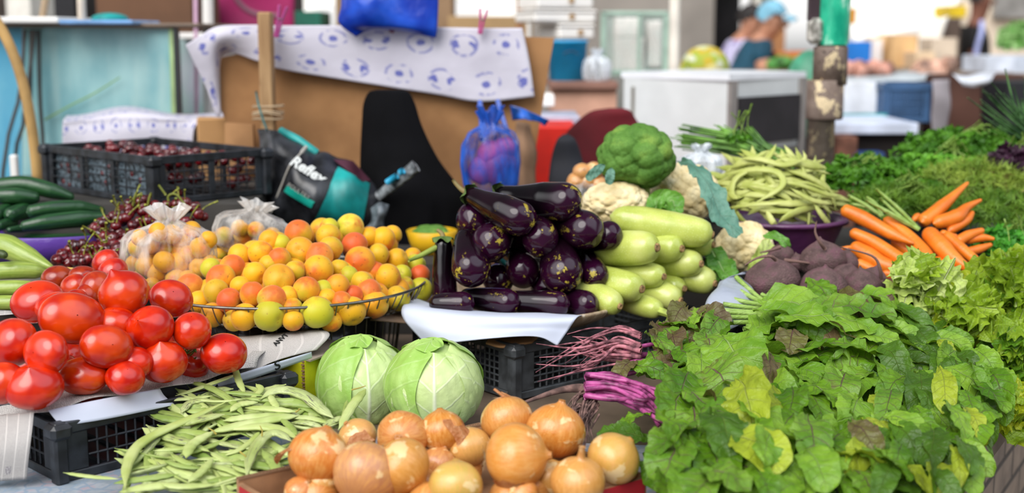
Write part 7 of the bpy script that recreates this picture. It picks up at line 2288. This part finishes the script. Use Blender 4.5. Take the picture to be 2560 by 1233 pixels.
def quadbox(p0, p1, p2, z0, z1):
 p3 = p0 + (p2 - p1)
 V = [(p.x, p.y, z) for z in (z0, z1) for p in (p0, p1, p2, p3)]
 return MB().add(V, [(3, 2, 1, 0), (4, 5, 6, 7), (0, 1, 5, 4), (1, 2, 6, 5), (2, 3, 7, 6), (3, 0, 4, 7)])
ztop = at(1822, 186, 4.2).z
fl = lambda v: Vector((v.x - fc.x, v.y - fc.y, 0))
p0, p1, p2 = fl(fa), Vector((0, 0, 0)), fl(fd)
quadbox(p0, p1, p2, .05, ztop - .02).build('body', plain('#d4d8d8', .5, var=.03), fr)
ex = .012
quadbox(p0 * 1.03, Vector((0, -ex, 0)), p2 * 1.02, ztop - .02, ztop).build('top_panel', plain('#e8ebf0', .35, var=.03), fr)
d1 = (p0 - p1); d2 = (p2 - p1); n2 = Vector((d2.y, -d2.x, 0)).normalized()
zz0, zz1 = at(1910, 360, 4.3).z, at(1910, 240, 4.36).z
b = MB(); b.bar(p1 + d2 * .10 + n2 * .006 + Vector((0, 0, (zz0 + zz1) / 2)), p1 + d2 * .90 + n2 * .006 + Vector((0, 0, (zz0 + zz1) / 2)), .02, zz1 - zz0)
b.build('vent_opening', plain('#242024', .8, var=.2), fr)
b = MB(); b.bar(p1 + d2 * .0 + n2 * .004 + Vector((0, 0, (ztop + .3) / 2)), p1 + d2 * .08 + n2 * .004 + Vector((0, 0, (ztop + .3) / 2)), .015, ztop - .34); b.bar(p1 + d2 * .92 + n2 * .004 + Vector((0, 0, (ztop + .3) / 2)), p1 + d2 * 1.0 + n2 * .004 + Vector((0, 0, (ztop + .3) / 2)), .015, ztop - .34)
b.build('side_trim', plain('#8a8480', .5), fr)
b = MB()
for i in range(26):
 q = p1 + d2 * (.10 + .8 * i / 25) + n2 * .008
 b.box((q.x, q.y, zz0 - .12), (.006, .006, .2))
b.build('grille', plain('#5a5654', .6), fr)
b = MB(); b.bar(p1 + d1 * .9 + Vector((.0, -.006, ztop / 2)), p1 + d1 * .915 + Vector((0, -.006, ztop / 2)), .012, ztop - .1); b.build('door_seam', plain('#8a8478', .7), fr)
def m_yel():
 t = NT('yellow_patterned_fabric')
 v = t.voro(t.coord('Object'), 28, out='Color')
 s = t.n('ShaderNodeSeparateXYZ', {0: v}).outputs[0]
 return t.done(t.pbr(t.ramp(s, [(.2, '#b8a02a'), (.45, '#e0d890'), (.6, '#c8ccb8'), (.8, '#9aa83c')]), .8))
b = MB(); b.sphere((0, 0, 0), (.105, .10, .095), 24); b.box((-.06, 0, -.03), (.09, .14, .11), None, .02)
o = b.build('fabric_bag', m_yel(), None, True); o.location = at(1762, 170, 5.5); tag(o, 'yellow patterned fabric bag on the table behind the freezer', 'bag')
pbox('back_table', 1690, 186, 1990, 420, 5.3, .8, plain('#7a6a5c', .8), 'wooden table behind the freezer', 'table', z0=0)
o = MB(); o.sphere((0, 0, 0), (.09, .09, .16), 20); o = o.build('green_sack', plain('#4a9a78', .5, var=.2), None, True); o.location = at(2020, 235, 4.75); tag(o, 'green plastic sack between the freezer and rusty pole', 'sack')
def m_rust(c1, c2, c3, nm):
 t = NT(nm)
 co = t.coord('Object')
 n1 = t.noise(co, 26, 6, .65); n2 = t.noise(t.vmath('MULTIPLY', co, (1, 1, .7)), 32, 6, .62)
 col = t.mix(t.sstep(n1, .35, .65), c1, c2)
 col = t.mix(t.sstep(n2, .545, .575), col, c3)
 col = t.mix(t.sstep(t.noise(co, 60, 3), .66, .7), col, '#3a2f28')
 return t.done(t.pbr(col, .75, t.bump(t.math('ADD', n1, n2), .4, .006)))
M_rust1 = m_rust('#64544a', '#7c6c62', '#ccb894', 'rust_flaked')
M_rust2 = m_rust('#86786a', '#a09284', '#d4c29c', 'rust_light')
pl = empty('pole', 'rusty steel pole with flaking paint and green tape', 'pole', at(2056, 440, 3.5), 0)
pl.location.z = 0
kp = mpp(at(2056, 300, 3.5))
def pz(y): return at(2056, y, 3.5).z
def px_(x): return at(x, 300, 3.5).x - pl.location.x
MB().tube([(px_(2052), 0, 0), (px_(2054), 0, pz(296))], 33 * kp, 28).build('pipe', M_rust2, pl, True)
b = MB(); b.lathe([(33 * kp, pz(298)), (44 * kp, pz(298)), (46 * kp, pz(294)), (45 * kp, pz(200)), (33 * kp, pz(200))], 32, M=Matrix.Translation((px_(2060), 0, 0))); b.build('sleeve', M_rust1, pl, True)
b = MB(); b.lathe([(33 * kp, pz(212)), (42 * kp, pz(212)), (42 * kp, pz(120)), (40 * kp, pz(116)), (20 * kp, pz(116))], 32, M=Matrix.Translation((px_(2070), 0, 0))); b.build('sleeve', M_rust1, pl, True)
MB().tube([(px_(2074), .01, pz(118)), (px_(2074), .01, pz(-160))], 36 * kp, 24).build('pipe', M_rust2, pl, True)
b = MB(); b.lathe([(39 * kp, pz(112)), (39.5 * kp, pz(60)), (39 * kp, pz(-160))], 30, M=Matrix.Translation((px_(2074), 0, 0)), rfun=lambda ph, tt, R: R * (1 + .02 * np.sin(5 * ph + tt * 8)))
def m_tape():
 t = NT('green_tape'); nz = t.noise(t.vmath('MULTIPLY', t.coord('Object'), (1, 1, .4)), 40, 4)
 return t.done(t.pbr(t.ramp(nz, [(.35, '#0f9474'), (.6, '#2fb890'), (.72, '#bfe6d4')]), .25, t.bump(nz, .4, .006)))
b.build('green_tape', m_tape(), pl, True)
b = MB(); b.box((px_(2027), -.01, pz(78)), (36 * kp, .05, 64 * kp), None, .012); b.build('clear_tape', plain('#a8a49a', .25, var=.25, scale=50, hi='#d0ccc4'), pl)
b = MB(); b.box((px_(2026), .0, pz(-50)), (32 * kp, .03, 200 * kp), None, .004); b.build('flat_bar', plain('#3a2830', .5), pl)
M_plc = plain('#b8c0c4', .7, var=.1, scale=6)
sheet('table_cover', [[(2070, 190, 7.2), (2200, 182, 7.2), (2320, 180, 7.2), (2400, 186, 7.2)], [(2085, 206, 6.5), (2200, 198, 6.5), (2320, 190, 6.5), (2420, 190, 6.5)], [(2085, 222, 6.45), (2180, 212, 6.44), (2240, 214, 6.44), (2330, 200, 6.45)]], M_plc, 'pale sheet covering the table right of the rusty pole', 'cloth', 14, 26, wob=.012, wf=7)
pbox('market_table', 2075, 212, 2420, 420, 6.6, .7, plain('#4a423c', .8), 'dark table frame under the pale sheet', 'table', z0=0)
pbox('foam_box', 2112, 206, 2212, 284, 5.6, .3, plain('#d8dade', .6), 'white foam box standing below the pale sheet', 'box', group=None)
def bcrate(px0, py0, px1, py1, Y, mat, label):
 a, c = at(px0, py0, Y), at(px1, py1, Y)
 r = empty('plastic_crate', label, 'crate', (a.x, Y, c.z), 0)
 W = c.x - a.x; H = a.z - c.z
 for oy in (0, .25):
  b = MB(); lattice(b, W, H, (0, oy, 0), (1, 0, 0), rim=.03, foot=.02, solid=.03, nx=12, nz=3, bw=.006, t=.01); b.build('side_panel', mat, r)
 for ox in (0, W):
  b = MB(); lattice(b, .25, H, (ox, 0, 0), (0, 1, 0), rim=.03, foot=.02, solid=.03, nx=8, nz=3, bw=.006, t=.01); b.build('side_panel', mat, r)
 MB().box((W / 2, .125, .01), (W, .24, .01)).build('base', mat, r)
bcrate(2212, 208, 2322, 306, 5.5, plain('#3a5a80', .5, var=.15), 'blue plastic crate below the pale sheet')
bcrate(2098, 284, 2216, 306, 5.5, plain('#3a9a9a', .5, var=.15), 'low turquoise crate under the white foam box')
pbox('white_table', 1988, 308, 2296, 336, 5.0, .9, plain('#ccd4e6', .5), 'white topped counter behind the rusty pole', 'counter')
pbox('counter_base', 2010, 337, 2310, 640, 5.05, .8, plain('#1e1614', .9, var=.2), 'dark wooden base of the white topped counter', 'counter', z0=0)
pbox('brick_stack', 2092, 342, 2132, 640, 4.9, .12, plain('#7a5040', .9, var=.2, scale=20), 'reddish brick pillar before the dark counter base', 'pillar', z0=0)
pbox('blue_box', 2130, 382, 2210, 440, 4.9, .1, plain('#1c3f78', .6), 'dark blue box below the white topped counter', 'box')
loft('brown_tablecloth', [(188, 2340, 2580, 5.6), (200, 2336, 2590, 5.6), (240, 2334, 2600, 5.6), (330, 2330, 2610, 5.58), (600, 2326, 2620, 5.56)], plain('#54352a', .9, var=.2, scale=3), 'brown cloth hanging to the ground over a market table', 'tablecloth', .035, 11, 8, depthf=.5)
sheet('white_towel', [[(2380, 184, 5.3), (2440, 182, 5.25), (2490, 186, 5.3)], [(2396, 200, 5.2), (2440, 204, 5.17), (2480, 198, 5.2)], [(2408, 214, 5.2), (2436, 220, 5.18), (2460, 212, 5.2)]], plain('#c8ccd4', .7), 'crumpled white plastic lying over the edge of the brown cloth', 'plastic', 10, 16, wob=.01, wf=20)
sheet('grey_curtain', [[(2330, 200, 5.45), (2372, 198, 5.45)], [(2334, 300, 5.42), (2372, 300, 5.45)], [(2326, 560, 5.42), (2368, 560, 5.45)]], plain('#8a8488', .8, var=.1), 'greyish side curtain at the left of the brown cloth', 'cloth', 14, 12, wob=.012, wf=16)
pbox('dark_box', 2520, 205, 2640, 330, 5.3, .4, plain('#15161c', .7), 'black crate in shadow at the right picture edge', 'crate', z0=0)
pbox('white_crate', 2466, 140, 2535, 182, 7.5, .4, plain('#d4dcea', .6), 'white box of goods right of the standing man', 'box')
pbox('white_crate', 2536, 140, 2620, 184, 7.5, .4, plain('#ccd6e6', .6), 'white box under the green bunches at the picture edge', 'box')
pbox('goods_table', 2330, 184, 2640, 196, 7.4, .9, plain('#8a7a6a', .8), 'plank table carrying the white boxes', 'table', z0=0)
herb('lettuce_bundle', 'stack of pale green leaves on the white box at the picture edge', 'greens', at(2545, 105, 7.6), (.10, .08, .11), 260, m_herb('#6aa84a', '#a8cc8a', 'far_greens'), 41, .05, stems=0)
cx_ = 0
for i, (x0, y0, x1, y1, Y, col, lab) in enumerate(((2232, 86, 2292, 172, 9.5, '#d8b07c', 'tan cardboard carton stacked on the far stall'), (2196, 92, 2236, 168, 9.7, '#e4c8a0', 'pale carton left of the tan one'), (2180, 100, 2204, 170, 9.6, '#e8e4e4', 'slim white carton on the far stall'),
  (2106, 104, 2176, 182, 8.3, '#1a74c8', 'blue panel behind the taped pole'), (2290, 130, 2336, 174, 9.2, '#e4c8a4', 'beige carton beside the tall white drape'), (2330, 95, 2390, 182, 9.9, '#d4c2ac', 'greyish beige carton behind the standing man'),
  (2376, 14, 2416, 44, 10.4, '#d8b81c', 'yellow bucket on a ledge above the market'), (2374, 46, 2400, 96, 10.4, '#5a4a40', 'dark shelf unit left of the standing man'), (2105, 20, 2140, 60, 8.8, '#c88a2a', 'orange board behind the taped pole'),
  (1944, 130, 2010, 178, 9.0, '#c8763a', 'orange crate behind the bending people'), (1934, 60, 1962, 120, 11.5, '#a8744a', 'wooden box far behind the bending people'), (2000, 128, 2030, 180, 9.4, '#b04a20', 'rust red carton near the taped pole'))):
 pbox('market_carton', x0, y0, x1, y1, Y, .4, z0=0 if 'dark shelf' in lab or 'far behind' in lab else None, mat=plain(col, .8, var=.08), label=lab, cat='box')
for i, (x0, x1, y0, y1, Y, col, lab, cat) in enumerate(((2070, 2240, 168, 186, 7.0, '#c08a78', 'row of pinkish fruit laid on the pale sheet', 'fruit'), (2290, 2390, 160, 186, 7.0, '#d8a890', 'pile of peach coloured fruit near the standing man', 'fruit'), (1930, 1990, 150, 176, 8.75, '#4a8a3a', 'green vegetables beside the bending people', 'vegetables'))):
 b = MB(); rg = random.Random(i)
 for k in range(26):
  p = at(rg.uniform(x0, x1), rg.uniform(y0, y1), Y + rg.uniform(0, .3)); b.sphere(tuple(p), .045, 10)
 o = b.build('fruit_pile', plain(col, .6, var=.35, scale=9), None, True); tag(o, lab, cat, kind='stuff')
pbox('far_stall', 1925, 176, 2420, 192, 8.6, 2.2, plain('#7a6450', .8), 'long wooden stall carrying far cartons', 'table', z0=0)
M_awn = plain('#f6f2ea', .8, var=.03, scale=2)
def awn(label, rows):
 sheet('awning', rows, M_awn, label, 'awning', 12, 20, wob=.02, wf=3)
awn('sunlit white awning high above the far stall', [[(2090, -80, 11.5), (2250, -80, 11.5), (2420, -80, 11.5)], [(2120, 30, 11), (2260, 10, 11), (2400, 0, 11)], [(2140, 128, 10.6), (2240, 80, 10.6), (2330, 60, 10.6)]])
awn('white canopy edge behind the wooden post', [[(680, -60, 9.5), (760, -60, 9.5), (850, -60, 9.5)], [(690, 10, 9), (760, 8, 9), (845, -5, 9)], [(720, 34, 8.8), (770, 30, 8.8), (842, 6, 8.8)]])
awn('white canopy behind the pink peg at the right of the oilcloth', [[(1100, -70, 9.5), (1200, -70, 9.5), (1290, -70, 9.5)], [(1115, -10, 9.2), (1200, 25, 9.2), (1290, 30, 9.2)], [(1150, 10, 9), (1215, 56, 9), (1290, 66, 9)]])
sheet('white_drape', [[(2300, 60, 10.2), (2372, 40, 10.2)], [(2296, 110, 10.2), (2350, 100, 10.2)], [(2280, 180, 10.2), (2310, 180, 10.2)]], M_awn, 'tall white drape between the cartons and the standing man', 'drape', 10, 8, wob=.03, wf=5)
pbox('cardboard_stack', 836, -70, 1130, 66, 7.2, .5, plain('#8f7458', .9, var=.12, scale=2), 'wall of stacked brown cartons behind the oilcloth', 'box', z0=.5)
pbox('cardboard_stack', 1120, 40, 1330, 110, 7.0, .5, plain('#a88a62', .9, var=.1, scale=2), 'tan carton behind the pink peg', 'box', z0=.5)
pbox('green_bin', 736, 28, 802, 70, 7.0, .4, plain('#0e6a54', .6, var=.15), 'dark green bin below the white canopy edge', 'bin', z0=0)
pbox('dark_cabinet', 640, -70, 735, 80, 7.6, .4, plain('#3a2f30', .8, var=.2), 'dark cabinet behind the wooden post top', 'cabinet', z0=0)
rod('umbrella_pole', [(1300, -80, 6.2), (1300, 60, 6.2), (1300, 900, 6.2)], 9, plain('#a8744a', .6), 'orange brown pole right of the white canopy', 'pole')
rod('white_pole', [(1322, -80, 6.0), (1322, 90, 6.0), (1322, 900, 6.0)], 5, M_white, 'thin white pole beside the foam boxes', 'pole')
rod('white_pole', [(1900, -80, 12.9), (1892, 20, 12.9), (1884, 30, 12.9)], 6, plain('#f4f0e4', .5), 'short bright tube lamp casing above the bending people', 'lamp')
# PEOPLE
M_skin = plain('#b98468', .6, var=.08); M_skin2 = plain('#7a4c3a', .6, var=.08)
M_hair = plain('#1c1412', .7, var=.2)
def skin(name, joints, bones, mat, parent=None, sub=2):
 """continuous limb surface: joints {key:(x,y,z,r)}, bones pairs"""
 keys = list(joints)
 me = bpy.data.meshes.new(name)
 me.from_pydata([joints[k][:3] for k in keys], [(keys.index(a), keys.index(c)) for a, c in bones], [])
 o = bpy.data.objects.new(name, me); COL.objects.link(o)
 sm = o.modifiers.new('skin', 'SKIN'); sm.use_smooth_shade = True
 for i, k in enumerate(keys):
  r = joints[k][3]
  me.skin_vertices[0].data[i].radius = (r, r * (joints[k][4] if len(joints[k]) > 4 else 1))
 me.skin_vertices[0].data[0].use_root = True
 ss = o.modifiers.new('sub', 'SUBSURF'); ss.levels = sub; ss.render_levels = sub
 me.materials.append(mat)
 if parent: o.parent = parent
 return o
def head_parts(root, c, r, mat, face, hair=True, cap=None):
 f = Vector(face).normalized(); s = Vector((0, 0, 1)).cross(f).normalized()
 R = Matrix((s, -f, Vector((0, 0, 1)))).transposed().to_4x4()
 M = Matrix.Translation(c) @ R
 b = MB(); b.sphere((0, -r * 1.02, -r * .1), (r * .16, r * .22, r * .22), 8)
 for sg in (-1, 1): b.sphere((sg * r * .84, .05 * r, -r * .05), (r * .12, r * .2, r * .28), 8)
 o = b.build('nose_and_ears', mat, root, True); o.matrix_local = M
 b = MB()
 for sg in (-1, 1): b.sphere((sg * r * .34, -r * .86, r * .08), (r * .13, r * .08, r * .08), 8)
 b.sphere((0, -r * .88, -r * .52), (r * .28, r * .07, r * .06), 8)
 o = b.build('eyes_and_mouth', plain('#3a201c', .6), root, True); o.matrix_local = M
 b = MB()
 t = np.linspace(0.02, 1.75, 14); ph = np.arange(24) * 2 * PI / 24
 cut = np.where(np.cos(ph + PI / 2) > .2, .62, 1.0) if hair else np.ones(24)
 G = np.stack([np.sin(t[:, None] * cut) * np.cos(ph) * r * .93, np.sin(t[:, None] * cut) * np.sin(ph) * r * 1.06 + r * .05, np.cos(t[:, None] * cut) * r * 1.16 + r * .02], -1)
 b.grid(G, closed_v=True)
 if cap is not None:
  b.box((0, -r * 1.2, r * .35), (r * 1.3, r * .8, r * .08), None, .004)
 o = b.build('cap' if cap is not None else 'hair', cap or M_hair, root, True); o.matrix_local = M
def hand(b, p, d, r):
 "palm, four bent fingers of different lengths and a thumb"
 p = Vector(p); d = Vector(d).normalized(); s = Vector((0, 1, 0)).cross(d).normalized(); n_ = d.cross(s)
 b.tube([p, p + d * .045, p + d * .085], [r, r * 1.25, r * 1.05], 8, flat=tuple(n_), squash=.5)
 for i, L in enumerate((.062, .074, .068, .052)):
  q = p + d * .08 + s * (i - 1.5) * .018
  b.tube([q, q + d * L * .5 + n_ * .006, q + d * L * .8 + n_ * .026], [.0085, .008, .0062], 6)
 q = p + d * .03 + s * -.03
 b.tube([q, q + d * .03 - s * .018, q + d * .058 - s * .016 + n_ * .01], [.010, .009, .007], 6)
mp = at(2432, 100, 11.0); mx, my = mp.x, mp.y
man = empty('person', 'standing man in a black shirt with white blue shoulder stripes, facing right', 'person', (mx, my, 0), 0)
hz = 1.70
J = {'pel': (0, 0, .95, .135, .95), 'wa': (0, 0, 1.10, .125), 'ch': (-.01, 0, 1.30, .145, 1.15), 'nb': (.0, 0, 1.46, .085), 'nk': (.025, 0, 1.53, .058), 'hd0': (.045, 0, 1.61, .075), 'hd': (.055, 0, 1.69, .092), 'hd2': (.05, 0, 1.76, .078),
  'sl': (-.01, -.16, 1.42, .062), 'el': (-.075, -.20, 1.13, .045), 'wl': (-.02, -.22, .90, .030), 'sr': (.0, .16, 1.42, .062), 'er': (.03, .21, 1.14, .045), 'wr': (.22, .16, 1.05, .030),
  'hl': (0, -.09, .88, .10), 'kl': (.02, -.10, .50, .062), 'al': (-.02, -.10, .09, .042), 'tl': (.13, -.10, .04, .032), 'hr': (0, .09, .88, .10), 'kr': (.03, .10, .50, .062), 'ar': (.0, .10, .09, .042), 'tr': (.15, .10, .04, .032)}
BN = [('pel', 'wa'), ('wa', 'ch'), ('ch', 'nb'), ('nb', 'nk'), ('nk', 'hd0'), ('hd0', 'hd'), ('hd', 'hd2'), ('ch', 'sl'), ('sl', 'el'), ('el', 'wl'), ('ch', 'sr'), ('sr', 'er'), ('er', 'wr'), ('pel', 'hl'), ('hl', 'kl'), ('kl', 'al'), ('al', 'tl'), ('pel', 'hr'), ('hr', 'kr'), ('kr', 'ar'), ('ar', 'tr')]
skin('body', J, BN, M_skin2, man)
SJ = {'ch': (-.01, 0, 1.28, .165, 1.15), 'wa': (0, 0, 1.08, .15), 'hem': (0, 0, .90, .152), 'nb': (.0, 0, 1.45, .10), 'sl': (-.012, -.165, 1.42, .082), 'ml': (-.05, -.185, 1.26, .068), 'sr': (.0, .165, 1.42, .082), 'mr': (.015, .19, 1.26, .068)}
skin('black_shirt', SJ, [('ch', 'wa'), ('wa', 'hem'), ('ch', 'nb'), ('ch', 'sl'), ('sl', 'ml'), ('ch', 'sr'), ('sr', 'mr')], plain('#0e0d10', .8, var=.2), man)
PJ = {'pel': (0, 0, .92, .15), 'hl': (0, -.09, .82, .115), 'kl': (.02, -.10, .50, .082), 'al': (-.02, -.10, .10, .065), 'hr': (0, .09, .82, .115), 'kr': (.03, .10, .50, .082), 'ar': (.0, .10, .10, .065)}
skin('trousers', PJ, [('pel', 'hl'), ('hl', 'kl'), ('kl', 'al'), ('pel', 'hr'), ('hr', 'kr'), ('kr', 'ar')], plain('#23252e', .8), man)
b = MB(); b.tube([(.03, -.10, 1.515), (.0, -.19, 1.50), (-.02, -.245, 1.43), (-.05, -.262, 1.33), (-.062, -.262, 1.25)], .022, 8, flat=(1, 0, 0)); b.build('shoulder_stripe', plain('#a8b0e0', .7, var=.05), man, True)
b = MB(); hand(b, (-.02, -.22, .90), (.2, 0, -1), .028); hand(b, (.22, .16, 1.05), (1, -.1, -.2), .028); b.build('hands', M_skin2, man, True)
head_parts(man, Vector((.055, 0, 1.70)), .10, M_skin2, (1, -.15, -.08))
def bender(px, py, Y, label, shirt, cap, skinm, lean, hairy=True):
 p = at(px, py, Y)
 r = empty('person', label, 'person', (p.x, p.y, 0), 0)
 l = lean
 J = {'pel': (0, 0, .92, .15), 'wa': (.03 * l, 0, 1.06, .14), 'ch': (.12 * l, 0, 1.24, .16, 1.1), 'nb': (.20 * l, 0, 1.36, .085), 'nk': (.25 * l, -.01, 1.41, .06), 'hd0': (.30 * l, -.03, 1.45, .08), 'hd': (.32 * l, -.03, 1.52, .095), 'hd2': (.31 * l, -.02, 1.58, .08),
   'sl': (.15 * l, -.17, 1.31, .068), 'el': (.22 * l, -.22, 1.08, .052), 'wl': (.42 * l, -.18, 1.0, .034), 'sr': (.15 * l, .17, 1.31, .068), 'er': (.24 * l, .22, 1.08, .052), 'wr': (.46 * l, .14, 1.0, .034),
   'hl': (0, -.09, .84, .11), 'kl': (.02, -.1, .47, .065), 'al': (0, -.1, .09, .045), 'tl': (.14 * l, -.1, .04, .032), 'hr': (0, .09, .84, .11), 'kr': (.02, .1, .47, .065), 'ar': (0, .1, .09, .045), 'tr': (.14 * l, .1, .04, .032)}
 skin('body', J, BN, skinm, r)
 SJ = {'ch': (.12 * l, 0, 1.23, .185, 1.1), 'wa': (.03 * l, 0, 1.05, .175), 'hem': (0, 0, .86, .17), 'nb': (.195 * l, 0, 1.345, .10), 'sl': (.15 * l, -.175, 1.31, .088), 'ml': (.18 * l, -.20, 1.20, .075), 'sr': (.15 * l, .175, 1.31, .088), 'mr': (.19 * l, .20, 1.20, .075)}
 skin('shirt', SJ, [('ch', 'wa'), ('wa', 'hem'), ('ch', 'nb'), ('ch', 'sl'), ('sl', 'ml'), ('ch', 'sr'), ('sr', 'mr')], shirt, r)
 PJ = {'pel': (0, 0, .88, .165), 'hl': (0, -.09, .80, .12), 'kl': (.02, -.10, .47, .085), 'al': (0, -.10, .10, .07), 'hr': (0, .09, .80, .12), 'kr': (.02, .10, .47, .085), 'ar': (.0, .10, .10, .07)}
 skin('trousers', PJ, [('pel', 'hl'), ('hl', 'kl'), ('kl', 'al'), ('pel', 'hr'), ('hr', 'kr'), ('kr', 'ar')], plain('#3a3c44', .8), r)
 b = MB(); hand(b, (.42 * l, -.18, 1.0), (1 * l, .1, -.4), .03); hand(b, (.46 * l, .14, 1.0), (1 * l, 0, -.4), .03); b.build('hands', skinm, r, True)
 head_parts(r, Vector((.32 * l, -.03, 1.53)), .105, skinm, (l, -.25, -.5), cap=cap)
 return r
bender(1856, 150, 9.2, 'person in a dark teal shirt and pale blue cap bending over the table', plain('#12455a', .8, var=.1), plain('#7ab4cc', .7), M_skin, .62)
def m_pat():
 t = NT('patterned_shirt'); n = t.noise(t.coord('Object'), 30, 3)
 return t.done(t.pbr(t.ramp(n, [(.4, '#c4c4dc'), (.52, '#b0a4c8'), (.6, '#7a6a9a')]), .8))
bender(1818, 140, 10.2, 'dark haired person in a pale patterned shirt bending behind the teal shirt', m_pat(), None, M_skin, .55)
